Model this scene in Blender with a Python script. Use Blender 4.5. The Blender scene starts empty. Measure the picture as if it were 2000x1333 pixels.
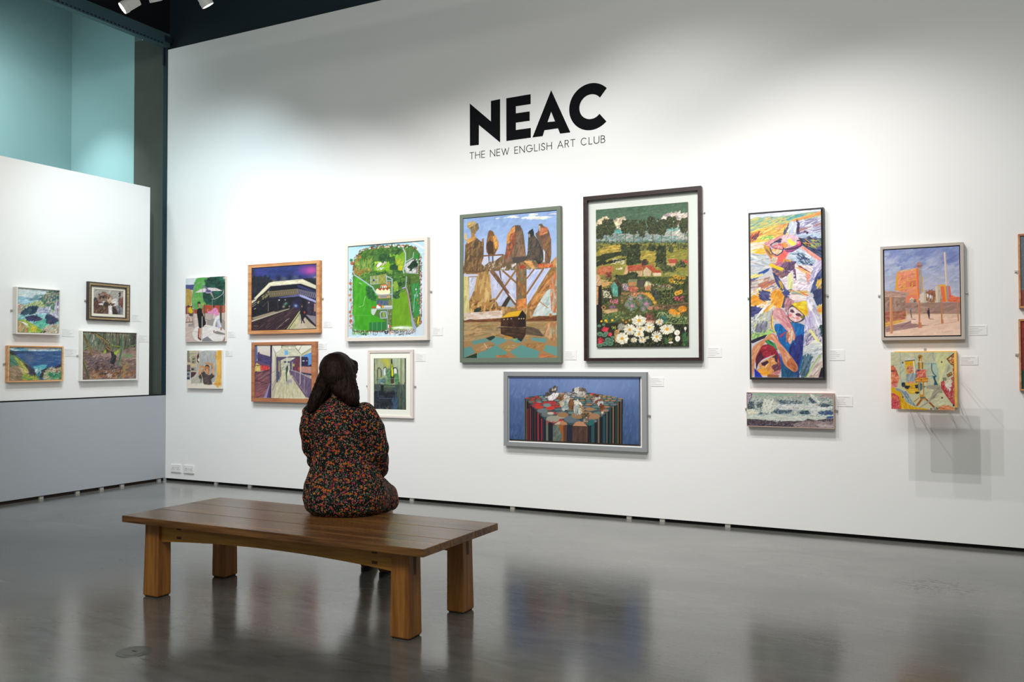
import bpy, math, random
import numpy as np
from mathutils import Vector, Matrix, noise as mnoise

scene = bpy.context.scene
col = scene.collection
R = math.radians

# ---------------------------------------------------------------- camera, world, exposure
F_PX, YAW, PITCH, ROLL = 1702.95, 0.472944, 0.023249, -0.002997
CAM = np.array([7.60305, -6.67139, 1.27])
_fw = np.array([-math.sin(YAW)*math.cos(PITCH), math.cos(YAW)*math.cos(PITCH), math.sin(PITCH)])
_rt = np.cross(_fw, [0, 0, 1.0]); _rt /= np.linalg.norm(_rt)
_up = np.cross(_rt, _fw)
_r2 = _rt*math.cos(ROLL)+_up*math.sin(ROLL)
_u2 = -_rt*math.sin(ROLL)+_up*math.cos(ROLL)
cam_data = bpy.data.cameras.new('camera')
cam_data.sensor_width = 36.0
cam_data.lens = F_PX*36.0/2000.0
cam_data.clip_end = 60
cam = bpy.data.objects.new('camera', cam_data)
col.objects.link(cam)
M = Matrix.Identity(4)
for i in range(3):
    M[i][0], M[i][1], M[i][2], M[i][3] = _r2[i], _u2[i], -_fw[i], CAM[i]
cam.matrix_world = M
scene.camera = cam

def ray(x, y):
    return (x-1000)/F_PX*_r2-(y-666.5)/F_PX*_u2+_fw
def onY(x, y, Y=0.0):
    g = ray(x, y); return CAM+g*(Y-CAM[1])/g[1]
def onX(x, y, X=0.0):
    g = ray(x, y); return CAM+g*(X-CAM[0])/g[0]
def onZ(x, y, Z=0.0):
    g = ray(x, y); return CAM+g*(Z-CAM[2])/g[2]

world = bpy.data.worlds.new('world'); scene.world = world
world.use_nodes = True
bg = world.node_tree.nodes['Background']
bg.inputs[0].default_value = (0.88, 1.0, 0.97, 1)
bg.inputs[1].default_value = 0.27

scene.view_settings.view_transform = 'Standard'
scene.view_settings.look = 'None'
scene.view_settings.gamma = 1
scene.view_settings.use_curve_mapping = False
scene.view_settings.exposure = 0.0
scene.cycles.use_denoising = True
scene.cycles.max_bounces = 8
scene.cycles.diffuse_bounces = 4
scene.cycles.glossy_bounces = 4
scene.cycles.sample_clamp_indirect = 4

def spot(name, loc, target, watt, cone, blend=.7, size=.04, color=(1, .985, .95)):
    d = bpy.data.lights.new(name, 'SPOT'); d.energy = watt; d.spot_size = R(cone); d.spot_blend = blend
    d.shadow_soft_size = size; d.color = color
    o = bpy.data.objects.new(name, d); col.objects.link(o)
    o.location = loc
    o.rotation_euler = (Vector(target)-Vector(loc)).to_track_quat('-Z', 'Y').to_euler()
    return o

def area(name, loc, target, watt, sx, sy, color=(1, 1, 1)):
    d = bpy.data.lights.new(name, 'AREA'); d.shape = 'RECTANGLE'; d.size = sx; d.size_y = sy; d.energy = watt; d.color = color
    o = bpy.data.objects.new(name, d); col.objects.link(o); o.location = loc
    o.rotation_euler = (Vector(target)-Vector(loc)).to_track_quat('-Z', 'Y').to_euler()
    return o

# track spotlights washing the long picture wall; last three are added low fill
for (x, y, z, tx, tz, w, cone, c) in [
        (1.57, -1.80, 4.10, 0.7, 1.7, 155, 104, (.76, .94, 1)),
        (2.45, -1.80, 4.00, 2.1, 1.5, 145, 92, (.97, .99, 1)),
        (3.40, -2.1, 4.05, 3.3, 1.4, 130, 86, (1, .99, .98)),
        (4.40, -2.1, 4.05, 4.3, 1.6, 125, 90, (1, .985, .97)),
        (5.30, -2.0, 4.05, 5.7, 1.9, 122, 94, (1, .985, .97)),
        (6.55, -1.95, 4.0, 6.9, 1.3, 92, 86, (1, .97, .95)),
        (6.68, -2.3, 4.0, 7.5, .9, 148, 90, (1, .97, .95)),
        (3.90, -2.6, 4.05, 3.9, .35, 150, 72, (1, .985, .97)),
        (2.00, -2.5, 4.05, 1.5, .40, 150, 74, (1, .985, .98)),
        (5.60, -2.6, 4.05, 5.9, .35, 180, 76, (1, .985, .97))]:
    spot('spot_light', (x, y, z), (tx, 0, tz), w, cone, .9, .025, c)
# left wall panel
spot('spot_light', (2.2, -1.2, 4.3), (0, -0.7, 1.5), 80, 78, .85, .03)
spot('spot_light', (2.3, -2.6, 4.3), (0, -2.2, 1.6), 148, 86, .85, .03)
# light inside the recess above the panel
spot('spot_light', (-.85, -1.3, 4.62), (-1.08, .1, 2.9), 140, 54, 1, .05, (.92, 1, 1))
spot('spot_light', (-.6, -2.4, 4.6), (-1.8, -1.7, 3.6), 190, 120, 1, .05, (.92, 1, 1))
spot('spot_light', (-.3, -1.9, 4.3), (-1.4, -.3, 3.4), 55, 150, 1, .15, (.9, 1, 1))
# soft area fill added behind the camera for the gallery's ambient level
area('gallery_fill', (6.5, -7.5, 5.0), (4.5, -2.5, 0.6), 200, 5, 1.2, (1, .97, .93))
# ---------------------------------------------------------------- tags and helpers
def tag(o, label=None, cat=None, group=None, kind=None):
    if label: o['label'] = label
    if cat: o['category'] = cat
    if group: o['group'] = group
    if kind: o['kind'] = kind
    return o

def empty(name, loc, rz=0.0):
    o = bpy.data.objects.new(name, None); col.objects.link(o)
    o.empty_display_size = .05; o.location = loc; o.rotation_euler = (0, 0, rz)
    return o

class MB:
    """collects verts and faces; build() links them as one mesh"""
    def __init__(s): s.v = []; s.f = []
    def add(s, v, f):
        n = len(s.v); s.v += [tuple(map(float, p)) for p in v]; s.f += [tuple(i+n for i in q) for q in f]
        return s
    def box(s, x0, x1, y0, y1, z0, z1):
        return s.add([(x0, y0, z0), (x1, y0, z0), (x1, y1, z0), (x0, y1, z0), (x0, y0, z1), (x1, y0, z1), (x1, y1, z1), (x0, y1, z1)],
                     [(0, 3, 2, 1), (4, 5, 6, 7), (0, 1, 5, 4), (1, 2, 6, 5), (2, 3, 7, 6), (3, 0, 4, 7)])
    def rings(s, rings, cap=True):
        n = len(rings[0]); v = [p for r in rings for p in r]; f = []
        for i in range(len(rings)-1):
            for j in range(n):
                a, b = i*n+j, i*n+(j+1) % n
                f.append((a, b, b+n, a+n))
        if cap:
            f.append(tuple(range(n-1, -1, -1))); f.append(tuple((len(rings)-1)*n+j for j in range(n)))
        return s.add(v, f)
    def tube(s, pts, rads, n=10, cap=True):
        pts = [Vector(p) for p in pts]; rings = []
        if not hasattr(rads, '__len__'): rads = [rads]*len(pts)
        up = None
        for i, p in enumerate(pts):
            d = (pts[min(i+1, len(pts)-1)]-pts[max(i-1, 0)]).normalized()
            if up is None: up = Vector((0, 0, 1)) if abs(d.z) < .9 else Vector((1, 0, 0))
            a = d.cross(up).normalized(); b = a.cross(d).normalized(); up = b
            rings.append([tuple(p+a*math.cos(t)*rads[i]+b*math.sin(t)*rads[i]) for t in [2*math.pi*k/n for k in range(n)]])
        return s.rings(rings, cap)
    def ball(s, c, r, n=16, m=10, rot=None):
        r = (r, r, r) if not hasattr(r, '__len__') else r
        rings = []
        for i in range(1, m):
            th = math.pi*i/m; rings.append([(r[0]*math.sin(th)*math.cos(2*math.pi*k/n), r[1]*math.sin(th)*math.sin(2*math.pi*k/n), -r[2]*math.cos(th)) for k in range(n)])
        v = [p for q in rings for p in q]+[(0, 0, -r[2]), (0, 0, r[2])]
        if rot is not None: v = [tuple(rot @ Vector(p)) for p in v]
        v = [(p[0]+c[0], p[1]+c[1], p[2]+c[2]) for p in v]
        f = []
        for i in range(m-2):
            for j in range(n): f.append((i*n+j, i*n+(j+1) % n, (i+1)*n+(j+1) % n, (i+1)*n+j))
        b, t = len(v)-2, len(v)-1
        for j in range(n): f.append((b, (j+1) % n, j)); f.append(((m-2)*n+j, (m-2)*n+(j+1) % n, t))
        return s.add(v, f)
    def chain(s, pts, rads, n=14):
        """capsule chain: closed tube with round ends"""
        s.tube(pts, rads, n)
        for p, r in zip(pts, rads): s.ball(p, r, n, 8)
        return s
    def build(s, name, mat, parent=None, smooth=False, bevel=0.0, seg=2):
        me = bpy.data.meshes.new(name); me.from_pydata(s.v, [], s.f); me.update()
        if smooth:
            me.polygons.foreach_set('use_smooth', [True]*len(me.polygons))
        if mat: me.materials.append(mat)
        o = bpy.data.objects.new(name, me); col.objects.link(o)
        if parent: o.parent = parent
        if bevel:
            b = o.modifiers.new('bevel', 'BEVEL'); b.width = bevel; b.segments = seg; b.limit_method = 'ANGLE'; b.angle_limit = R(40)
        return o

def structure(o): o['kind'] = 'structure'; return o

def copy_tree(o, parent=None):
    c = o.copy(); col.objects.link(c); c.parent = parent
    for ch in [k for k in bpy.data.objects if k.parent == o]: copy_tree(ch, c)
    return c

# ---------------------------------------------------------------- materials
def srgb(h, k=1.0):
    out = []
    for i in (0, 2, 4):
        c = int(h[i:i+2], 16)/255
        out.append((c/12.92 if c <= .04045 else ((c+.055)/1.055)**2.4)*k)
    return (*out, 1)

MATS = {}
def mat(name, color, rough=.6, spec=.4, metal=0.0, noise=None, bump=None, coat=0.0, emit=None):
    """noise = (scale, amount, stretch xyz); bump = (scale, strength, distance, stretch)"""
    if name in MATS: return MATS[name]
    m = bpy.data.materials.new(name); m.use_nodes = True; nt = m.node_tree; b = nt.nodes['Principled BSDF']
    c = srgb(color) if isinstance(color, str) else color
    b.inputs['Base Color'].default_value = c
    b.inputs['Roughness'].default_value = rough; b.inputs['Specular IOR Level'].default_value = spec; b.inputs['Metallic'].default_value = metal
    b.inputs['Coat Weight'].default_value = coat
    def coords(st):
        t = nt.nodes.new('ShaderNodeTexCoord'); mp = nt.nodes.new('ShaderNodeMapping'); mp.inputs['Scale'].default_value = st
        nt.links.new(t.outputs['Object'], mp.inputs['Vector']); return mp
    if noise:
        sc, am, st = noise
        n = nt.nodes.new('ShaderNodeTexNoise'); n.inputs['Scale'].default_value = sc; n.inputs['Detail'].default_value = 5
        nt.links.new(coords(st).outputs[0], n.inputs['Vector'])
        mx = nt.nodes.new('ShaderNodeMix'); mx.data_type = 'RGBA'
        mx.inputs[6].default_value = (*[v*(1-am) for v in c[:3]], 1); mx.inputs[7].default_value = (*[min(1, v*(1+am)) for v in c[:3]], 1)
        nt.links.new(n.outputs['Fac'], mx.inputs[0]); nt.links.new(mx.outputs[2], b.inputs['Base Color'])
    if bump:
        sc, stg, di, st = bump
        n = nt.nodes.new('ShaderNodeTexNoise'); n.inputs['Scale'].default_value = sc; n.inputs['Detail'].default_value = 4
        nt.links.new(coords(st).outputs[0], n.inputs['Vector'])
        bp = nt.nodes.new('ShaderNodeBump'); bp.inputs['Strength'].default_value = stg; bp.inputs['Distance'].default_value = di
        nt.links.new(n.outputs['Fac'], bp.inputs['Height']); nt.links.new(bp.outputs[0], b.inputs['Normal'])
    if emit:
        b.inputs['Emission Color'].default_value = (*emit[:3], 1); b.inputs['Emission Strength'].default_value = emit[3]
    MATS[name] = m
    return m

def wood(name, dark, light, rough=.45, axis=0, scale=9, coat=0.0):
    if name in MATS: return MATS[name]
    m = bpy.data.materials.new(name); m.use_nodes = True; nt = m.node_tree; b = nt.nodes['Principled BSDF']
    b.inputs['Roughness'].default_value = rough; b.inputs['Specular IOR Level'].default_value = .4; b.inputs['Coat Weight'].default_value = coat
    t = nt.nodes.new('ShaderNodeTexCoord'); mp = nt.nodes.new('ShaderNodeMapping')
    st = [scale]*3; st[axis] = scale*.06; mp.inputs['Scale'].default_value = st
    nt.links.new(t.outputs['Object'], mp.inputs['Vector'])
    n1 = nt.nodes.new('ShaderNodeTexNoise'); n1.inputs['Scale'].default_value = 3.0; n1.inputs['Detail'].default_value = 7; n1.inputs['Distortion'].default_value = .6
    n2 = nt.nodes.new('ShaderNodeTexNoise'); n2.inputs['Scale'].default_value = 16; n2.inputs['Detail'].default_value = 3
    nt.links.new(mp.outputs[0], n1.inputs['Vector']); nt.links.new(mp.outputs[0], n2.inputs['Vector'])
    ad = nt.nodes.new('ShaderNodeMath'); ad.operation = 'MULTIPLY_ADD'; ad.inputs[1].default_value = .45
    nt.links.new(n2.outputs['Fac'], ad.inputs[0]); nt.links.new(n1.outputs['Fac'], ad.inputs[2])
    rp = nt.nodes.new('ShaderNodeValToRGB'); rp.color_ramp.elements[0].position = .52; rp.color_ramp.elements[1].position = .88
    rp.color_ramp.elements[0].color = srgb(dark); rp.color_ramp.elements[1].color = srgb(light)
    nt.links.new(ad.outputs[0], rp.inputs[0]); nt.links.new(rp.outputs[0], b.inputs['Base Color'])
    bp = nt.nodes.new('ShaderNodeBump'); bp.inputs['Strength'].default_value = .12; bp.inputs['Distance'].default_value = .002
    nt.links.new(ad.outputs[0], bp.inputs['Height']); nt.links.new(bp.outputs[0], b.inputs['Normal'])
    MATS[name] = m
    return m

WHITE = mat('white_wall_paint', (.80, .80, .79, 1), .85, .2, noise=(.7, .012, (1, 1, 1)), bump=(60, .05, .002, (1, 1, 1)))
DADO = mat('blue_grey_wall_paint', (.38, .405, .44, 1), .6, .35, noise=(.8, .05, (1, 1, 1)), bump=(40, .06, .002, (1, 1, 1)))
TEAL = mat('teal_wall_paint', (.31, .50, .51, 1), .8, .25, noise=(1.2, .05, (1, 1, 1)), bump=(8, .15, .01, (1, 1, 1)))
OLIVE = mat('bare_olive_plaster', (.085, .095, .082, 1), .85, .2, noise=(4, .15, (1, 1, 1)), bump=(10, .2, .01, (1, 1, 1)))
STEEL = mat('dark_blue_painted_steel', (.012, .028, .04, 1), .5, .4)
STEEL2 = mat('teal_painted_steel', (.05, .10, .12, 1), .45, .5, noise=(6, .1, (1, 1, 1)))
BLACK = mat('black_gap', (.012, .011, .011, 1), .8, .2)
VOID = mat('dark_ceiling_paint', (.008, .010, .012, 1), .9, .2)

def floor_material():
    m = bpy.data.materials.new('polished_concrete'); m.use_nodes = True; nt = m.node_tree; b = nt.nodes['Principled BSDF']; L = nt.links
    t = nt.nodes.new('ShaderNodeTexCoord')
    def N(sc, det, st=(1, 1, 1), rot=0.0, dist=0.0):
        mp = nt.nodes.new('ShaderNodeMapping'); mp.inputs['Scale'].default_value = st; mp.inputs['Rotation'].default_value = (0, 0, rot)
        L.new(t.outputs['Object'], mp.inputs['Vector'])
        n = nt.nodes.new('ShaderNodeTexNoise'); n.inputs['Scale'].default_value = sc; n.inputs['Detail'].default_value = det; n.inputs['Distortion'].default_value = dist
        L.new(mp.outputs[0], n.inputs['Vector']); return n
    big = N(.9, 5, (1, 1.6, 1), .4, .5)
    mid = N(5, 6, (1, 2.6, 1), .47, .8)
    rp = nt.nodes.new('ShaderNodeValToRGB'); e = rp.color_ramp.elements
    e[0].position = .3; e[0].color = (.096, .097, .090, 1); e[1].position = .75; e[1].color = (.19, .188, .176, 1)
    L.new(big.outputs['Fac'], rp.inputs[0])
    rp2 = nt.nodes.new('ShaderNodeValToRGB'); e = rp2.color_ramp.elements
    e[0].position = .3; e[0].color = (.82, .82, .82, 1); e[1].position = .7; e[1].color = (1.12, 1.12, 1.12, 1)
    L.new(mid.outputs['Fac'], rp2.inputs[0])
    mul = nt.nodes.new('ShaderNodeMix'); mul.data_type = 'RGBA'; mul.blend_type = 'MULTIPLY'; mul.inputs[0].default_value = 1
    L.new(rp.outputs[0], mul.inputs[6]); L.new(rp2.outputs[0], mul.inputs[7])
    # worn dark scuffs and scratches
    scf = N(20, 8, (1, 5, 1), .75, 1.6); area_ = N(1.3, 3, (1, 1, 1), 0)
    sr = nt.nodes.new('ShaderNodeValToRGB'); e = sr.color_ramp.elements
    e[0].position = .655; e[0].color = (0, 0, 0, 1); e[1].position = .70; e[1].color = (1, 1, 1, 1)
    L.new(scf.outputs['Fac'], sr.inputs[0])
    ar = nt.nodes.new('ShaderNodeValToRGB'); e = ar.color_ramp.elements
    e[0].position = .5; e[0].color = (0, 0, 0, 1); e[1].position = .62; e[1].color = (1, 1, 1, 1)
    L.new(area_.outputs['Fac'], ar.inputs[0])
    am = nt.nodes.new('ShaderNodeMath'); am.operation = 'MULTIPLY'; L.new(sr.outputs[0], am.inputs[0]); L.new(ar.outputs[0], am.inputs[1])
    # three worn, scratched patches where the photograph shows them
    sr2 = nt.nodes.new('ShaderNodeValToRGB'); e = sr2.color_ramp.elements
    e[0].position = .56; e[0].color = (0, 0, 0, 1); e[1].position = .60; e[1].color = (1, 1, 1, 1)
    L.new(scf.outputs['Fac'], sr2.inputs[0])
    for (sx_, sy_, rad_) in ((1835, 1145, .30), (1612, 1258, .16), (508, 1228, .12), (300, 1290, .10)):
        c_ = onZ(sx_, sy_)
        ds = nt.nodes.new('ShaderNodeVectorMath'); ds.operation = 'DISTANCE'; ds.inputs[1].default_value = (c_[0], c_[1], 0)
        L.new(t.outputs['Object'], ds.inputs[0])
        mr = nt.nodes.new('ShaderNodeMapRange'); mr.inputs['From Min'].default_value = rad_*.4; mr.inputs['From Max'].default_value = rad_
        mr.inputs['To Min'].default_value = .8; mr.inputs['To Max'].default_value = 0
        L.new(ds.outputs['Value'], mr.inputs['Value'])
        pm = nt.nodes.new('ShaderNodeMath'); pm.operation = 'MULTIPLY_ADD'; pm.use_clamp = True
        L.new(mr.outputs[0], pm.inputs[0]); L.new(sr2.outputs[0], pm.inputs[1]); L.new(am.outputs[0], pm.inputs[2]); am = pm
    mx = nt.nodes.new('ShaderNodeMix'); mx.data_type = 'RGBA'; mx.inputs[7].default_value = (.045, .026, .020, 1)
    L.new(am.outputs[0], mx.inputs[0]); L.new(mul.outputs[2], mx.inputs[6]); L.new(mx.outputs[2], b.inputs['Base Color'])
    rr = nt.nodes.new('ShaderNodeMapRange'); rr.inputs['To Min'].default_value = .11; rr.inputs['To Max'].default_value = .20
    L.new(mid.outputs['Fac'], rr.inputs['Value'])
    rs = nt.nodes.new('ShaderNodeMath'); rs.operation = 'MULTIPLY_ADD'; rs.inputs[1].default_value = .3; L.new(am.outputs[0], rs.inputs[0]); L.new(rr.outputs[0], rs.inputs[2])
    L.new(rs.outputs[0], b.inputs['Roughness'])
    b.inputs['Specular IOR Level'].default_value = .8; b.inputs['Coat Weight'].default_value = .12; b.inputs['Coat Roughness'].default_value = .16
    fine = N(14, 6, (1, 4, 1), .5, .6)
    bp = nt.nodes.new('ShaderNodeBump'); bp.inputs['Strength'].default_value = .07; bp.inputs['Distance'].default_value = .004
    L.new(fine.outputs['Fac'], bp.inputs['Height']); L.new(bp.outputs[0], b.inputs['Normal'])
    return m

# ---------------------------------------------------------------- the room
structure(MB().add([(-2.5, -9.5, 0), (11, -9.5, 0), (11, .35, 0), (-2.5, .35, 0)], [(0, 1, 2, 3)]).build('floor', floor_material()))
TOP = 4.668
GAP = .028                                     # the walls stop short of the floor
structure(MB().box(0, 10.5, 0, .18, GAP, TOP).build('wall_front', WHITE))
structure(MB().box(-.02, 10.5, .03, .18, 0, GAP).build('baseboard_front', BLACK))
structure(MB().box(-.2, 0, -8.5, -.001, GAP+.004, .915).build('wall_left', DADO))
structure(MB().box(-.2, -.03, -8.5, -.001, 0, GAP+.004).build('baseboard_left', mat('brown_gap', (.035, .022, .016, 1), .8)))
# white display panel standing on the grey base wall, dark joint between
structure(MB().box(-.19, -.004, -8.5, -.02, .915, .928).build('trim_1', BLACK))
structure(MB().box(-.17, 0, -8.5, -.222, .928, 3.125).build('wall_left_panel', WHITE, bevel=.002))
# recess behind and above the panel
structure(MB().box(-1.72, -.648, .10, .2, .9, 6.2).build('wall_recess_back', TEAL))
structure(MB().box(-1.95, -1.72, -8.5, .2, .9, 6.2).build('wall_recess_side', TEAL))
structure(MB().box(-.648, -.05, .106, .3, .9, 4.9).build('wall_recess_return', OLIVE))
# steel column in the corner and the beams under the roof
structure(MB().box(-.075, -.03, .005, .12, .93, 4.70).box(-.03, -.002, -.012, .12, .93, 4.70).build('trim_2', STEEL))
b_ = MB().box(-.05, .03, -8.5, .0, 4.70, 4.83).box(-.04, .034, -8.5, .0, 4.688, 4.70)
structure(b_.build('trim_3', STEEL2))
dots = MB()
for i in range(120):
    y = -.12-i*.045
    dots.box(.0305, .0315, y, y+.024, 4.704, 4.716)
structure(dots.build('trim_4', mat('slot_dark', (.004, .006, .007, 1), .9)))
structure(MB().box(-.06, .035, -.07, .03, 4.735, 4.80).box(-.05, -.034, -.03, .0, 4.50, 4.74).build('trim_5', STEEL))
structure(MB().box(-.05, 10.5, .06, .16, TOP, 5.25).build('trim_6', mat('navy_beam', (.012, .024, .034, 1), .6)))
structure(MB().box(-.14, -.06, -8.5, .12, 4.83, 6.2).build('wall_left_upper', VOID))
structure(MB().box(-.06, 10.5, .12, .2, 5.2, 6.2).build('wall_front_upper', VOID))
structure(MB().box(-2.6, 11, -9.5, .4, 6.2, 6.3).build('ceiling', VOID))

# pale packers in the shadow gap under the walls
PACK = mat('pale_packer', (.36, .35, .31, 1), .7)
pk = [(x, 0) for x in (1.05, 1.72, 3.05, 3.95, 4.75, 5.5, 6.35)]
pk0 = None
for i, x in enumerate([onY(q, 948+(q-324)*.0855)[0] for q in (420, 486, 722, 803, 1000, 1228, 1293, 1421)]):
    if pk0 is None: pk0 = MB().box(-.020, .020, -.002, .022, 0, GAP-.004).build('wall_packer', PACK)
    o = pk0 if i == 0 else pk0.copy()
    if i: col.objects.link(o)
    o.location = (x, .008, 0)
    tag(o, 'small pale packer wedged in the dark gap at the foot of the picture wall', 'packer', 'packers under the picture wall')
for i, q in enumerate((82, 153, 200, 240, 312)):
    y = onX(q, 989-(q*.1565))[1]
    o = pk0.copy(); col.objects.link(o); o.rotation_euler = (0, 0, R(90)); o.location = (-.008, y, 0)
    tag(o, 'small pale packer wedged in the gap at the foot of the blue grey wall', 'packer', 'packers under the blue grey wall')

# ---------------------------------------------------------------- bench
def bench():
    X0, X1, Y0, Y1, H = 3.553, 5.490, -3.408, -2.705, .44
    root = empty('bench', ((X0+X1)/2, (Y0+Y1)/2, 0))
    tag(root, 'long low oak gallery bench with three-plank top and four square tapered legs', 'bench')
    top = wood('oak_top', '4c3019', '8e6236', .26, 0, 7)
    leg = wood('oak_leg', '7a4a1c', 'a87034', .40, 2, 9)
    rail = wood('oak_rail', '8a5c22', 'b88236', .42, 0, 9)
    peg = mat('dark_peg', '4e2c10', .6)
    x0, x1, y0, y1 = -(X1-X0)/2, (X1-X0)/2, -(Y1-Y0)/2, (Y1-Y0)/2
    w = (y1-y0)/3
    for i in range(3):
        MB().box(x0, x1, y0+i*w+(.0012 if i else 0), y0+(i+1)*w-(.0012 if i < 2 else 0), H-.036, H).build('plank', top, root, bevel=.0025)
    zt = H-.036
    fx = {(-1, -1): (3.645, 3.755, -3.345, -3.252), (1, -1): (5.262, 5.368, -3.337, -3.230), (1, 1): (5.278, 5.378, -2.863, -2.758), (-1, 1): (3.655, 3.755, -2.863, -2.757)}
    cx_, cy_ = (X0+X1)/2, (Y0+Y1)/2
    for (sx, sy), (a, b, c, d) in fx.items():
        a, b, c, d = a-cx_, b-cx_, c-cy_, d-cy_
        t = .007
        ta, tb = (a+t, b-.001) if sx < 0 else (a+.001, b-t)
        tc, td = (c+t, d-.001) if sy < 0 else (c+.001, d-t)
        m = MB().rings([[(a+.004, c+.004, .004), (b-.004, c+.004, .004), (b-.004, d-.004, .004), (a+.004, d-.004, .004)],
                        [(a, c, .012), (b, c, .012), (b, d, .012), (a, d, .012)], [(ta, tc, zt), (tb, tc, zt), (tb, td, zt), (ta, td, zt)]])
        lg = m.build('leg', leg, root, bevel=.004)
        MB().box(a+.008, b-.008, c+.008, d-.008, 0, .005).build('foot_pad', mat('dark_pad', (.01, .009, .008, 1), .8), lg)
        if sx > 0:
            cyy = (tc+td)/2
            MB().box(tb-.004, tb+.0024, cyy-.010, cyy+.010, zt-.115, zt-.03).build('tenon', peg, lg)
    def arch(yc, name):
        n = 24; lo, hi = -.80, .80
        fr = []
        for i in range(n+1):
            x = lo+(hi-lo)*i/n; u = 2*i/n-1
            zb = zt-.108+.034*(1-u*u)
            fr.append([(x, yc-.016, zb), (x, yc+.016, zb), (x, yc+.016, zt), (x, yc-.016, zt)])
        r_ = MB().rings(fr).build(name, rail, root)
        return r_
    r1 = arch(y0+.107, 'rail'); arch(y1-.107, 'rail')
    for px in (-.635, .64):
        for dz in (.024, .073):
            MB().box(px-.016, px+.016, y0+.0900, y0+.0914, zt-dz-.0065, zt-dz+.0065).build('peg', peg, r1)
    for sx in (-1, 1):
        MB().box(sx*.52-.016, sx*.52+.016, y0+.14, y1-.14, zt-.10, zt).build('cross_rail', rail, root)
    return root
bench()

# ---------------------------------------------------------------- sockets, floor cover
def socket(xc, zc, label):
    root = empty('wall_socket', (xc, 0, zc-.043)); tag(root, label, 'socket', 'double sockets low on the picture wall')
    pl = mat('white_plastic', (.78, .77, .76, 1), .35)
    dk = mat('socket_hole', (.10, .09, .09, 1), .6)
    MB().box(-.073, .073, -.012, 0, 0, .086).build('face_plate', pl, root, bevel=.003)
    for s in (-1, 1):
        m = MB().box(s*.038-.003, s*.038+.003, -.0128, -.0118, .045, .054)
        m.box(s*.038-.014, s*.038-.006, -.0128, -.0118, .030, .034); m.box(s*.038+.006, s*.038+.014, -.0128, -.0118, .030, .034)
        m.build('pin_holes', dk, root)
        MB().box(s*.012-.006, s*.012+.006, -.016, -.0118, .052, .066).build('switch', pl, root)
    return root
socket(.166, .140, 'white double wall socket nearest the grey wall corner')
socket(.356, .138, 'white double wall socket further from the corner, right of its twin')
c_ = onZ(262, 1274)
root = empty('floor_cover', (c_[0], c_[1], 0)); tag(root, 'small round cover plate set in the concrete floor before the bench', 'floor cover')
MB().tube([(0, 0, 0), (0, 0, .002)], [.075, .074], 40).build('rim', mat('worn_metal', (.16, .16, .15, 1), .35, metal=.6), root)
MB().tube([(0, 0, .002), (0, 0, .003)], [.05, .049], 40).build('lid', mat('concrete_lid', (.13, .13, .12, 1), .3), root)
MB().box(-.012, .012, -.003, .003, .003, .0036).build('slot', BLACK, root)

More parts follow.
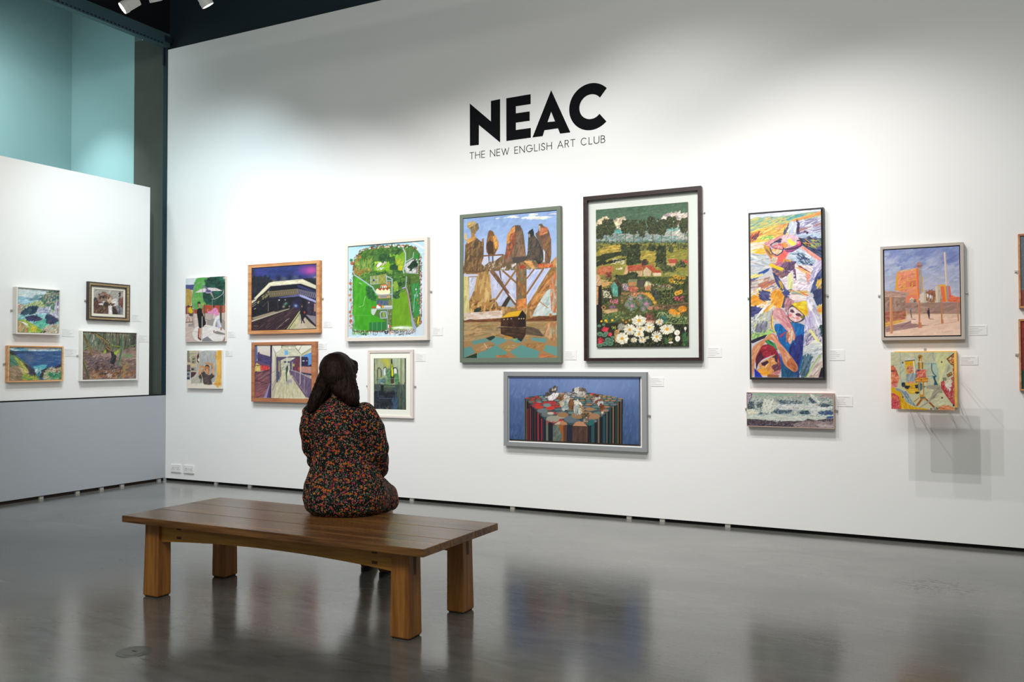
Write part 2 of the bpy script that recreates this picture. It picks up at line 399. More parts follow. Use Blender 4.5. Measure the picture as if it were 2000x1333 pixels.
# ---------------------------------------------------------------- lettering on the wall
def letters():
    INK = mat('black_vinyl', (.005, .006, .007, 1), .9, .08)
    x0, x1 = onY(918, 285)[0], onY(1185, 258)[0]
    zb = onY(918, 285)[2]; zt = onY(918, 203)[2]
    hh = zt-zb
    root = empty('wall_lettering', ((x0+x1)/2, -.0, zb-.30)); tag(root, 'large black letters NEAC over a small line of thin lettering, high on the wall', 'wall lettering')
    ox, oz = (x0+x1)/2, zb-.30
    def W(px, py): p = onY(860+px/5, 140+py/5); return (p[0]-ox, p[2]-oz)
    def plate(name, pts, holes=None):
        m = MB(); n = len(pts)
        cu = bpy.data.curves.new(name, 'CURVE'); cu.dimensions = '2D'; cu.fill_mode = 'BOTH'; cu.extrude = .001
        for loop in [pts]+(holes or []):
            sp = cu.splines.new('POLY'); sp.points.add(len(loop)-1); sp.use_cyclic_u = True
            for q, (a, b) in zip(sp.points, loop): q.co = (a, b, 0, 1)
        tmp = bpy.data.objects.new(name, cu); me = bpy.data.meshes.new_from_object(tmp); bpy.data.objects.remove(tmp); bpy.data.curves.remove(cu)
        me.materials.clear(); me.materials.append(INK); me.name = name
        o = bpy.data.objects.new(name, me); col.objects.link(o); o.parent = root; o.rotation_euler = (R(90), 0, 0); o.location = (0, -.0012, 0)
        return o
    plate('letter_n', [W(*q) for q in ((290, 725), (289, 312), (495, 487), (495, 287), (584, 269), (584, 692), (377, 521), (376, 716))])
    plate('letter_e', [W(*q) for q in ((646, 678), (645, 261), (882, 221), (882, 317), (738, 339), (738, 408), (873, 389), (873, 480), (738, 499), (738, 571), (884, 551), (884, 645))])
    plate('letter_a', [W(*q) for q in ((901, 643), (1083, 183), (1270, 594), (1170, 606), (1149, 554), (1017, 573), (1000, 630))],
          [[W(*q) for q in ((1047, 494), (1121, 486), (1083, 392))]])
    # C: two arcs measured on the wall
    cxp, czp = W(1452, 345); R1 = (W(1452, 117)[1]-W(1452, 574)[1])/2; mz = (W(1452, 117)[1]+W(1452, 574)[1])/2
    xl = W(1259, 370)[0]; cc = xl+R1; r2 = (W(1470, 224)[1]-W(1470, 466)[1])/2
    a0, a1 = math.atan2(W(1625, 161)[1]-mz, W(1625, 161)[0]-cc), 2*math.pi+math.atan2(W(1625, 489)[1]-mz, W(1625, 489)[0]-cc)
    b0, b1 = math.atan2(W(1564, 249)[1]-mz, W(1564, 249)[0]-cc), 2*math.pi+math.atan2(W(1564, 420)[1]-mz, W(1564, 420)[0]-cc)
    n = 48
    out = [(cc+R1*math.cos(a0+(a1-a0)*i/n), mz+R1*math.sin(a0+(a1-a0)*i/n)) for i in range(n+1)]
    inn = [(cc+r2*math.cos(b1+(b0-b1)*i/n), mz+r2*math.sin(b1+(b0-b1)*i/n)) for i in range(n+1)]
    plate('letter_c', out+inn)
    # thin line of lettering, drawn stroke by stroke
    G = {'T': (.62, [[(0, 1), (1, 1)], [(.5, 1), (.5, 0)]]), 'H': (.72, [[(0, 0), (0, 1)], [(1, 0), (1, 1)], [(0, .52), (1, .52)]]),
         'E': (.5, [[(1, 1), (0, 1), (0, 0), (1, 0)], [(0, .52), (.92, .52)]]), 'N': (.75, [[(0, 0), (0, 1), (1, 0), (1, 1)]]),
         'W': (1.15, [[(0, 1), (.26, 0), (.5, .95), (.74, 0), (1, 1)]]), 'L': (.45, [[(0, 1), (0, 0), (1, 0)]]), 'I': (.02, [[(.5, 0), (.5, 1)]]),
         'A': (.8, [[(0, 0), (.5, 1), (1, 0)], [(.2, .33), (.8, .33)]]), 'U': (.7, [[(0, 1), (0, .32)]+[(.5-.5*math.cos(t), .32-.32*math.sin(t)) for t in [math.pi*i/10 for i in range(11)]]+[(1, 1)]]),
         'R': (.55, [[(0, 0), (0, 1), (.5, 1), (.8, .94), (.95, .76), (.8, .58), (.5, .5), (0, .5)], [(.5, .5), (1, 0)]]),
         'B': (.55, [[(0, 0), (0, 1), (.5, 1), (.8, .93), (.9, .76), (.8, .6), (.5, .53), (0, .53)], [(.5, .53), (.85, .46), (1, .27), (.85, .07), (.5, 0), (0, 0)]]),
         'S': (.55, [[(.92, .84), (.78, .96), (.5, 1), (.2, .94), (.08, .76), (.2, .6), (.5, .51), (.85, .4), (.97, .22), (.82, .05), (.45, 0), (.15, .05), (0, .17)]]),
         'C': (.85, [[(.5+.5*math.cos(t), .5+.5*math.sin(t)) for t in [R(45+270*i/16) for i in range(17)]]]),
         'G': (.95, [[(.5+.5*math.cos(t), .5+.5*math.sin(t)) for t in [R(45+300*i/16) for i in range(17)]]+[(1, .46), (.58, .46)]])}
    lb = onY(919, 311)[2]-oz; lt = onY(919, 298.5)[2]-oz; h = lt-lb
    xs, xe = onY(918, 304)[0]-ox, onY(1181.5, 270)[0]-ox
    text = 'THE NEW ENGLISH ART CLUB'
    gap, sp_ = .30, .62
    tot = sum(sp_ if c == ' ' else G[c][0]+gap for c in text)-gap
    k = (xe-xs)/tot; x = xs; w = .0056
    m = MB()
    for c in text+' ':
        if c == ' ':
            x += sp_*k; m.build('thin_word', INK, root); m = MB(); continue
        gw, strokes = G[c]
        for st in strokes:
            P_ = [(x+a*gw*k, lb+b*h) for a, b in st]
            for (a, b), (c2, d) in zip(P_[:-1], P_[1:]):
                L_ = math.hypot(c2-a, d-b); ux, uz = (c2-a)/L_*w/2, (d-b)/L_*w/2
                q = [(a-ux-uz, b-uz+ux), (a-ux+uz, b-uz-ux), (c2+ux+uz, d+uz-ux), (c2+ux-uz, d+uz+ux)]
                m.rings([[(p[0], -.001, p[1]) for p in q], [(p[0], -.0002, p[1]) for p in q]])
        x += (gw+gap)*k
letters()
# ---------------------------------------------------------------- painting engine: every picture is brushed in numpy, stroke by
# stroke, and stored as a colour attribute on the fine canvas mesh
def homog(src, dst):
    A = []
    for (x, y), (u, v) in zip(src, dst):
        A.append([x, y, 1, 0, 0, 0, -u*x, -u*y]); A.append([0, 0, 0, x, y, 1, -v*x, -v*y])
    b = np.array([c for uv in dst for c in uv], float)
    h = np.linalg.solve(np.array(A, float), b)
    return np.append(h, 1).reshape(3, 3)

def hexc(s):
    return np.array([int(s[i:i+2], 16) for i in (0, 2, 4)], float)/255

class Canvas:
    SS = 2
    al = .85
    soft = False
    def __init__(self, w, h, seed=1):
        self.w, self.h = int(w)*self.SS, int(h)*self.SS
        self.a = np.ones((self.h, self.w, 3))*.8
        self.r = np.random.RandomState(seed)
        self.cr = (0, 0, 1)
    def frame(self, quad, crop):            # quad in crop coordinates
        self.Hm = homog([((x), (y)) for x, y in quad], [(0, 0), (self.w, 0), (self.w, self.h), (0, self.h)])
        (x0, y0), (x1, y1), (x2, y2), (x3, y3) = quad
        self.k = self.w/((math.hypot(x1-x0, y1-y0)+math.hypot(x2-x3, y2-y3))/2)
        self.base = crop; self.cur = crop
    def tr(self, P):
        P = np.asarray(P, float).reshape(-1, 2)
        bx, by, bs = self.base; cx_, cy_, cs = self.cur
        X = (P[:, 0]/cs+cx_-bx)*bs; Y = (P[:, 1]/cs+cy_-by)*bs
        q = self.Hm @ np.stack([X, Y, np.ones_like(X)])
        return np.stack([q[0]/q[2], q[1]/q[2]], 1)
    def kk(self):
        return self.k*self.base[2]/self.cur[2]
    def mask(self, Q):
        x0 = max(0, int(Q[:, 0].min())-1); x1 = min(self.w, int(Q[:, 0].max())+2)
        y0 = max(0, int(Q[:, 1].min())-1); y1 = min(self.h, int(Q[:, 1].max())+2)
        if x1 <= x0 or y1 <= y0: return None
        X, Y = np.meshgrid(np.arange(x0, x1)+.5, np.arange(y0, y1)+.5)
        m = np.zeros(X.shape, bool)
        for (ax, ay), (bx, by) in zip(Q, np.roll(Q, -1, 0)):
            if ay == by: continue
            m ^= ((ay > Y) != (by > Y)) & (X < (bx-ax)*(Y-ay)/(by-ay)+ax)
        return x0, x1, y0, y1, m, X, Y
    def rnd(self, pts):                     # round the corners of organic outlines
        if not self.soft or len(pts) < 8: return pts
        P_ = np.asarray(pts, float)
        for _ in range(2):
            N_ = np.roll(P_, -1, 0); P_ = np.stack([P_*.78+N_*.22, P_*.22+N_*.78], 1).reshape(-1, 2)
        return P_
    def P(self, c, pts):
        r = self.mask(self.tr(self.rnd(pts)))
        if r: self.a[r[2]:r[3], r[0]:r[1]][r[4]] = hexc(c)
    def G(self, c1, c2, pts):
        r = self.mask(self.tr(pts))
        if r:
            t = np.clip((r[6]-r[2])/max(1, r[3]-r[2]), 0, 1)[..., None]
            col = hexc(c1)*(1-t)+hexc(c2)*t
            self.a[r[2]:r[3], r[0]:r[1]][r[4]] = col[r[4]]
    def cap(self, q0, q1, w0, w1, col, al=1.0):
        m = max(w0, w1)
        x0 = max(0, int(min(q0[0], q1[0])-m)-1); x1 = min(self.w, int(max(q0[0], q1[0])+m)+2)
        y0 = max(0, int(min(q0[1], q1[1])-m)-1); y1 = min(self.h, int(max(q0[1], q1[1])+m)+2)
        if x1 <= x0 or y1 <= y0: return
        X = np.arange(x0, x1)[None, :]+.5; Y = np.arange(y0, y1)[:, None]+.5
        dx, dy = q1[0]-q0[0], q1[1]-q0[1]; L = dx*dx+dy*dy+1e-9
        t = np.clip(((X-q0[0])*dx+(Y-q0[1])*dy)/L, 0, 1)
        d = np.hypot(X-q0[0]-t*dx, Y-q0[1]-t*dy)
        k = np.clip(w0+(w1-w0)*t-d+.5, 0, 1)*al
        s = self.a[y0:y1, x0:x1]
        s += (np.asarray(col)-s)*k[..., None]
    def L(self, c, w, pts):
        Q = self.tr(pts); w = w*self.kk()/2; c = hexc(c)
        for a, b in zip(Q[:-1], Q[1:]): self.cap(a, b, w, w, c)
    def E(self, c, x, y, rx, ry, ang=0):
        t = np.linspace(0, 2*math.pi, 25)[:-1]; ca, sa = math.cos(math.radians(ang)), math.sin(math.radians(ang))
        X, Y = rx*np.cos(t), ry*np.sin(t)
        self.P(c, np.stack([x+X*ca-Y*sa, y+X*sa+Y*ca], 1))
    def S(self, c, x, y, rx, ry, al=.8):
        q = self.tr([(x, y)])[0]; k = self.kk(); rx *= k; ry *= k
        x0 = max(0, int(q[0]-rx*1.6)); x1 = min(self.w, int(q[0]+rx*1.6)+1)
        y0 = max(0, int(q[1]-ry*1.6)); y1 = min(self.h, int(q[1]+ry*1.6)+1)
        if x1 <= x0 or y1 <= y0: return
        X = np.arange(x0, x1)[None, :]+.5; Y = np.arange(y0, y1)[:, None]+.5
        d = ((X-q[0])/rx)**2+((Y-q[1])/ry)**2
        g = (np.exp(-1.6*d)*al)[..., None]
        s = self.a[y0:y1, x0:x1]; s += (hexc(c)-s)*g
    def D(self, cols, n, ln, wd, ang, jit, pts):
        Q = self.tr(pts); r = self.mask(Q)
        if not r: return
        ys, xs = np.nonzero(r[4])
        if len(xs) == 0: return
        R = self.r; k = self.kk(); cs = [hexc(c) for c in cols.split('|')]
        for i in R.randint(0, len(xs), int(n)):
            x, y = xs[i]+r[0]+.5, ys[i]+r[2]+.5
            l = ln*k*R.uniform(.4, 1.3)/2; w = wd*k*R.uniform(.6, 1.3)/2
            a = math.radians(-(ang+R.uniform(-jit, jit)))
            c = np.clip(cs[R.randint(len(cs))]*R.uniform(.9, 1.1)+R.uniform(-.02, .02, 3), 0, 1)
            dx, dy = l*math.cos(a), l*math.sin(a)
            self.cap((x-dx, y-dy), (x+dx, y+dy), w, w*R.uniform(.3, 1), c, self.al)
    def K(self, *a):                        # dabs that stay inside their outline
        r = self.mask(self.tr(self.rnd(a[6])))
        if not r: return
        keep = self.a.copy(); self.D(*a)
        m = np.zeros(self.a.shape[:2], bool); m[r[2]:r[3], r[0]:r[1]] = r[4]
        self.a[~m] = keep[~m]
    def F(self, c, cc, x, y, rx, ry, n):
        q = self.tr([(x, y)])[0]; k = self.kk(); c = hexc(c); n = int(n)
        for i in range(n):
            a = 2*math.pi*(i+self.r.uniform(-.25, .25))/n; f = self.r.uniform(.85, 1.1)
            e = (q[0]+rx*k*f*math.cos(a), q[1]+ry*k*f*math.sin(a))
            m = (q[0]+(e[0]-q[0])*.25, q[1]+(e[1]-q[1])*.25)
            self.cap(m, e, rx*k*.09, rx*k*.13, c*self.r.uniform(.85, 1.03))
        self.cap(q, q, rx*k*.26, rx*k*.26, hexc(cc))
    def N(self, amt, sx, sy):
        h, w = int(self.h/sy/self.SS)+3, int(self.w/sx/self.SS)+3
        g = self.r.uniform(-1, 1, (h, w))
        yy = np.linspace(0, h-1.01, self.h); xx = np.linspace(0, w-1.01, self.w)
        yi, xi = yy.astype(int), xx.astype(int); fy = (yy-yi)[:, None]; fx = (xx-xi)[None, :]
        v = (g[yi][:, xi]*(1-fx)+g[yi][:, xi+1]*fx)*(1-fy)+(g[yi+1][:, xi]*(1-fx)+g[yi+1][:, xi+1]*fx)*fy
        self.a *= 1+amt*v[..., None]
    def run(self, text):
        for line in text.strip().split('\n'):
            t = line.split()
            if not t or t[0][0] == '#': continue
            o = t[0]; f = lambda a: [float(x) for x in a]
            pts = lambda a: [tuple(float(v) for v in p.split(',')) for p in a]
            if o == 'A': self.al = float(t[1])
            elif o == 'C': self.cur = tuple(f(t[1:4]))
            elif o == 'P': self.P(t[1], pts(t[2:]))
            elif o == 'G': self.G(t[1], t[2], pts(t[3:]))
            elif o == 'L': self.L(t[1], float(t[2]), pts(t[3:]))
            elif o == 'E': self.E(t[1], *f(t[2:]))
            elif o == 'S': self.S(t[1], *f(t[2:]))
            elif o == 'D': self.D(t[1], *f(t[2:7]), pts(t[7:]))
            elif o == 'K': self.K(t[1], *f(t[2:7]), pts(t[7:]))
            elif o == 'F': self.F(t[1], t[2], *f(t[3:]))
            elif o == 'N': self.N(*f(t[1:]))
    def out(self):
        s = self.SS
        return np.clip(self.a.reshape(self.h//s, s, self.w//s, s, 3).mean((1, 3)), 0, 1)

def paint(name, scale=1.35):
    crop, quad, text = ART[name]
    w = max(math.dist(quad[0], quad[1]), math.dist(quad[3], quad[2]))/crop[2]*scale
    h = max(math.dist(quad[0], quad[3]), math.dist(quad[1], quad[2]))/crop[2]*scale
    c = Canvas(round(w), round(h), len(text))
    c.soft = name in ('bridge', 'kids', 'arms', 'climbers', 'selfportrait', 'village', 'stilllife', 'woods', 'garden', 'headland')
    c.frame(quad, crop); c.run(text)
    return c.out()
# ---------------------------------------------------------------- the pictures, brush stroke lists (crop, corners, strokes)
ART = {}
ART['footbridge'] = ((475, 500, 8.08), [(133, 203), (1152, 130), (1145, 1142), (135, 1178)], '''
G 2c3a74 2f3a78 120,100 1170,100 1170,400 120,420
P 22242c 120,340 330,330 520,420 1170,330 1170,1200 120,1200
A .4
D 27326a|34468a|2a2f66|30407c 160 90 34 10 25 120,180 1160,120 1160,340 120,360
S 43409a 270 270 120 50 .7
S 2a2a40 140 260 60 80 .8
S 7a3c9c 960 230 130 90 .8
S b0489c 1070 235 130 85 .95
S c04a9c 1080 230 80 55 .9
S 343f9c 900 320 90 60 .7
A .85
S 5a6a9c 1120 330 60 60 .5
S e0a898 1140 340 40 14 .8
S 6a6a6e 830 350 70 50 .6
S 77715a 640 370 60 40 .6
S 7a6c38 490 400 50 24 .8
D 22262c|262a34|2c2d3c 120 60 40 80 30 130,360 420,340 430,420 240,640 130,700
S 202334 560 355 45 55 .95
S 202438 735 350 45 50 .95
S 262a4c 900 335 40 36 .9
P 2a2b4a 400,480 900,440 1150,560 1150,720 880,640 400,700
P d8cfb2 170,680 410,430 480,412 935,368 1150,470 1150,525 905,440 435,485 210,690
P eadfc2 200,660 415,440 500,425 925,385 1040,430 900,410 430,455 240,650
D f4ecd4|e6dabc|d9cda8 80 60 12 8 10 420,430 920,380 920,425 430,470
P cfc6a8 130,720 210,680 235,672 130,760
L e8e2cc 9 130,760 210,700
L bfb59a 7 130,790 210,735
L a8a08c 7 130,820 205,770
L d0c8b0 10 130,880 200,835
P 1d1d28 425,490 900,445 1150,545 1150,580 880,520 430,565
P 2c3058 850,450 1150,560 1150,600 860,500
L 3a4a80 5 860,470 1150,590
P 4a4238 400,570 850,525 850,615 400,665
L 8a7a54 5 400,570 850,525 1145,590
L 8a7a54 5 400,610 850,575 1145,625
P 3c3a58 850,525 1145,590 1145,670 850,610
P 5c5f94 560,660 870,610 1145,700 1145,745 870,640 600,680
P a4a6d4 880,610 960,630 1145,710 1145,742 900,640
''' + '\n'.join('L a08a60 5 %d,%d %d,%d\nL b8a87c 4 %d,%d %d,%d' % (x, 572-(x-400)*.1, x+22, 660-(x-400)*.1, x+22, 570-(x-400)*.1, x, 655-(x-400)*.1) for x in range(405, 850, 27))
+ '\n' + '\n'.join('L b0a49c 5 %d,%d %d,%d\nL 9a8c98 4 %d,%d %d,%d' % (x, 525+(x-850)*.22, x+26, 612+(x-850)*.24, x+26, 530+(x-850)*.22, x, 606+(x-850)*.24) for x in range(855, 1140, 30)) + '''
P 2c2a26 215,720 400,560 420,660 240,830
D d8ca8c|8c8050|f0e4b0 22 34 8 75 20 225,735 290,720 275,790 230,800
D 9a8c60|c4b47c 40 30 6 60 30 300,620 400,560 405,640 310,700
L d8d090 6 300,610 400,515
P 1e1d24 400,680 870,645 1145,760 1145,900 130,950 130,860 260,830
D 1c1b22|26232a|201e2c 160 60 30 0 40 280,720 560,690 560,900 200,960
L 6a5f4a 6 310,810 400,710
L 8c8878 8 398,735 398,880
L 50504c 6 550,700 550,850
S ffffff 570 702 14 14 1
S 4f7f70 668 765 40 30 1
S 6aa08c 680 745 22 14 .8
E 1c2224 690 795 20 26
S b8a888 640 805 26 24 .9
S c8b0a0 730 800 12 22 .8
S d8d8d0 665 698 14 12 .8
P 28203a 770,720 900,660 930,700 900,880 780,900
S 3c4878 830 780 70 70 .9
S 1c1c34 850 750 80 50 .8
S c8d4f8 830 790 20 16 1
S 7c90c8 830 785 34 34 .6
P 6a6458 130,1010 620,850 740,830 735,840 130,1050
P c8bca4 130,1030 720,835 740,835 130,1052
P 9a8c74 130,985 480,880 560,890 200,1010
P 3c2a30 130,1055 740,840 800,830 890,850 690,1160 135,1175
D 46323a|33242c|5a4048|2a1e26 120 130 14 36 4 170,1070 760,850 860,860 650,1150 150,1165
L a89088 5 520,1160 600,1090
L c8b4a0 6 670,1030 730,985
L b8a090 4 560,1120 700,1000
P 7a7458 690,1160 900,870 930,880 960,950 1143,1140 1143,1145
P c8b8a0 820,1150 930,960 990,1000 1143,1120 1143,1140
P 8c8088 990,930 1143,900 1143,1090
P b8a890 960,950 1060,1060 1143,1140 1000,1140
L e0d890 10 695,1155 895,870
P a8a484 730,1150 900,900 920,960 830,1150
D c8c07c|b0a884|d8d0a8 50 60 10 50 10 740,1140 880,940 900,1000 850,1140
P 3c3048 1000,700 1145,760 1145,950 1010,930
P b08078 1115,750 1145,755 1145,880 1112,870
P 5c3c40 1060,780 1110,760 1110,900 1060,900
D 2e2638|40344a|241e30 50 60 16 80 20 960,700 1110,760 1100,920 1000,920
S fff0d0 1035 738 14 12 1
E 3a2c28 922 775 16 20
E 8a6450 926 800 12 16
P 24202a 905,815 945,810 965,870 975,960 945,1010 915,1000 905,930 890,900
P 2c2630 915,990 975,960 950,1000 975,1060 955,1060 930,1010 925,1065 912,1062
L c09078 7 918,1065 912,1110
L c09078 7 970,1062 980,1110
P c8402c 955,880 972,868 980,900 962,915
L b09a58 5 170,1112 240,1112
''')
ART['station'] = ((480, 660, 10.256), [(177, 158), (1312, 141), (1314, 1221), (184, 1212)], '''
P c8bca4 150,130 1340,130 1340,1240 150,1240
P 5c6c9c 175,150 225,150 235,420 200,520 178,500
G e8e0d8 dcc8b8 225,155 500,150 500,400 250,330
P 4c426e 240,300 275,290 280,325 500,385 500,560 240,470
D 54487a|463c66|5c4f80 70 60 16 -15 12 250,320 500,390 500,540 240,450
P 6a5078 180,500 240,460 490,560 490,640 300,560 180,600
P e0c060 215,505 285,550 285,685 190,680 195,560
P 3c2c40 190,560 285,550 285,565 190,575
P b03c48 300,550 420,560 485,590 485,660 300,670
D ff5050|e83c3c|f07058|d04040 70 22 14 70 40 300,560 480,600 480,640 300,660
D f0d060|fff0a0 14 20 12 80 20 200,580 280,570 280,660 200,660
P 2c2430 190,680 290,690 480,640 480,655 290,715 190,700
G 5c3c50 9c6464 180,700 490,655 500,1200 184,1210
D 6c4450|8c5860|a06a68|7c4c58 140 140 20 30 12 185,720 480,680 400,1190 190,1190
P 8c7470 285,820 385,750 392,760 310,830
P 4c3848 190,850 450,920 440,930 190,870
P a08cc0 370,1205 500,880 500,960 430,1205
P 54446a 430,1205 500,900 520,900 520,1210
D d06858|b86060 12 40 16 20 15 210,1090 330,1100 280,1180 200,1180
P 3c2c50 492,155 530,155 520,900 510,1210 490,1205
P 463a64 498,400 520,400 516,860 500,880
G e8e4d4 d0c4ac 530,155 600,330 600,900 530,980
P f2efe2 540,155 720,155 720,220 610,310 545,200
P c4bca0 585,330 612,320 618,900 580,950
L 6c6454 6 545,200 600,330 600,380
L 4c4440 5 530,710 590,670
L 5c5048 6 530,970 620,820
P dcd8bc 600,340 720,220 760,160 990,160 1000,230 1090,320 1090,390 620,390
A .5
D e8e4cc|d4d0ac|c8c4a0 120 60 18 0 60 620,330 720,230 990,220 1080,330 1080,370 620,375
L 5c4c40 10 720,160 720,210
L 4c4038 6 720,165 840,185 990,175
P 88c0e8 778,262 850,255 850,350 778,355
P 74b4e4 790,270 845,265 845,335 790,340
S ffffff 880 200 26 22 1
L 8c7c7c 6 760,250 850,240 990,245
L 60504c 7 990,200 1100,330
L 60504c 6 1050,270 1130,165
P f4f0e0 1010,155 1110,155 1050,250 1000,190
P ece8d8 1130,155 1312,150 1312,200 1105,330 1060,270
P b0ac84 1110,330 1312,200 1312,230 1115,370
P f0e8d0 1120,370 1312,250 1312,290 1200,340
L 50484c 5 1120,385 1312,262
P 5c9cdc 1110,385 1312,290 1312,550 1250,560 1245,420
P 343050 1110,385 1230,385 1250,430 1245,560 1312,530 1312,580 1110,580
D 3c3658|2c2846|4a3c58 60 40 14 80 20 1115,400 1240,400 1245,570 1120,570
P c8c0d8 1135,455 1178,455 1178,478 1135,478
P c8c0d8 1212,455 1230,455 1230,475 1212,475
P 5c4c70 615,390 1090,380 1090,700 615,900
D 4c4468|6c5c80|58507c 80 50 20 80 20 620,400 700,400 690,880 620,900
P 4c5878 620,640 660,620 660,850 620,900
L e0c060 16 670,480 670,680
L a8a060 10 690,500 690,840
L 6c6474 8 705,480 700,860
P 504858 860,380 1080,370 1080,420 900,450
P ccc8b0 700,460 820,400 1000,400 880,480 890,640 860,700 720,720
D e0dcc8|b0ac98|8c8878|d4d0bc 90 30 14 40 60 710,470 860,410 880,600 720,700
E 4c4858 790 490 30 18
E 4c4858 860 490 26 16
S ffffff 945 420 30 14 .9
P 7c7080 760,600 800,570 740,620
P 6c3c4c 990,420 1090,390 1090,680 930,690
D 7c4454|5c3848|8c5058|64404c 70 60 16 85 10 980,430 1085,400 1085,670 930,670
P b44840 1040,590 1090,580 1090,660 1040,660
L e8e4d8 8 930,490 930,650
S f0e050 960 550 22 34 1
P c88c80 1110,580 1312,580 1312,720 1110,690
D d09888|b87c74|c08880 40 40 14 85 8 1115,585 1310,585 1310,710 1115,690
P 3c3450 1110,690 1312,720 1312,760 1110,720
P 6c5878 890,650 1110,700 1312,810 1312,1215 1200,1180 950,790
D 7c6484|6a5474|8c7490|5c4c6c 140 80 18 80 12 900,670 1110,710 1300,810 1250,1180 1000,900
L dcd4cc 9 905,650 1000,675 1110,715 1305,815
L d0c8b8 14 1095,330 1090,930
L b8b0a8 7 1180,770 1172,1060
L a098a0 5 1000,660 1000,770
L 9c8c98 4 1240,800 1230,1120
L 54405c 9 880,710 1000,890 1190,1150
L d8c8b4 6 900,760 1010,920 1170,1150
L c8a898 6 925,740 1040,900 1200,1120
P e0d8b4 725,660 860,640 900,760 1180,1160 1200,1220 570,1210 620,930 700,870
D d8d4a4|e8e0c4|c8c094|d0c8b0|bcb48c 260 80 26 88 10 730,700 870,690 1150,1160 600,1200 640,930
S 9c94a8 890 870 70 40 .9
S 8c8498 840 900 40 80 .5
P 2f5c50 805,600 850,590 850,660 830,720 832,880 815,870 802,720
P 4c3c4c 820,560 845,555 850,605 815,610
L e8ece8 9 826,350 826,560
L b8b088 5 560,1200 640,940 800,700
L dcd4c0 5 620,1000 600,1200
P d4ccac 990,1120 1100,1120 1080,1180 1000,1180
L c0b898 4 820,900 820,1200
L a09c80 4 580,1180 620,960
L 5c4c48 6 540,1060 610,880
''')
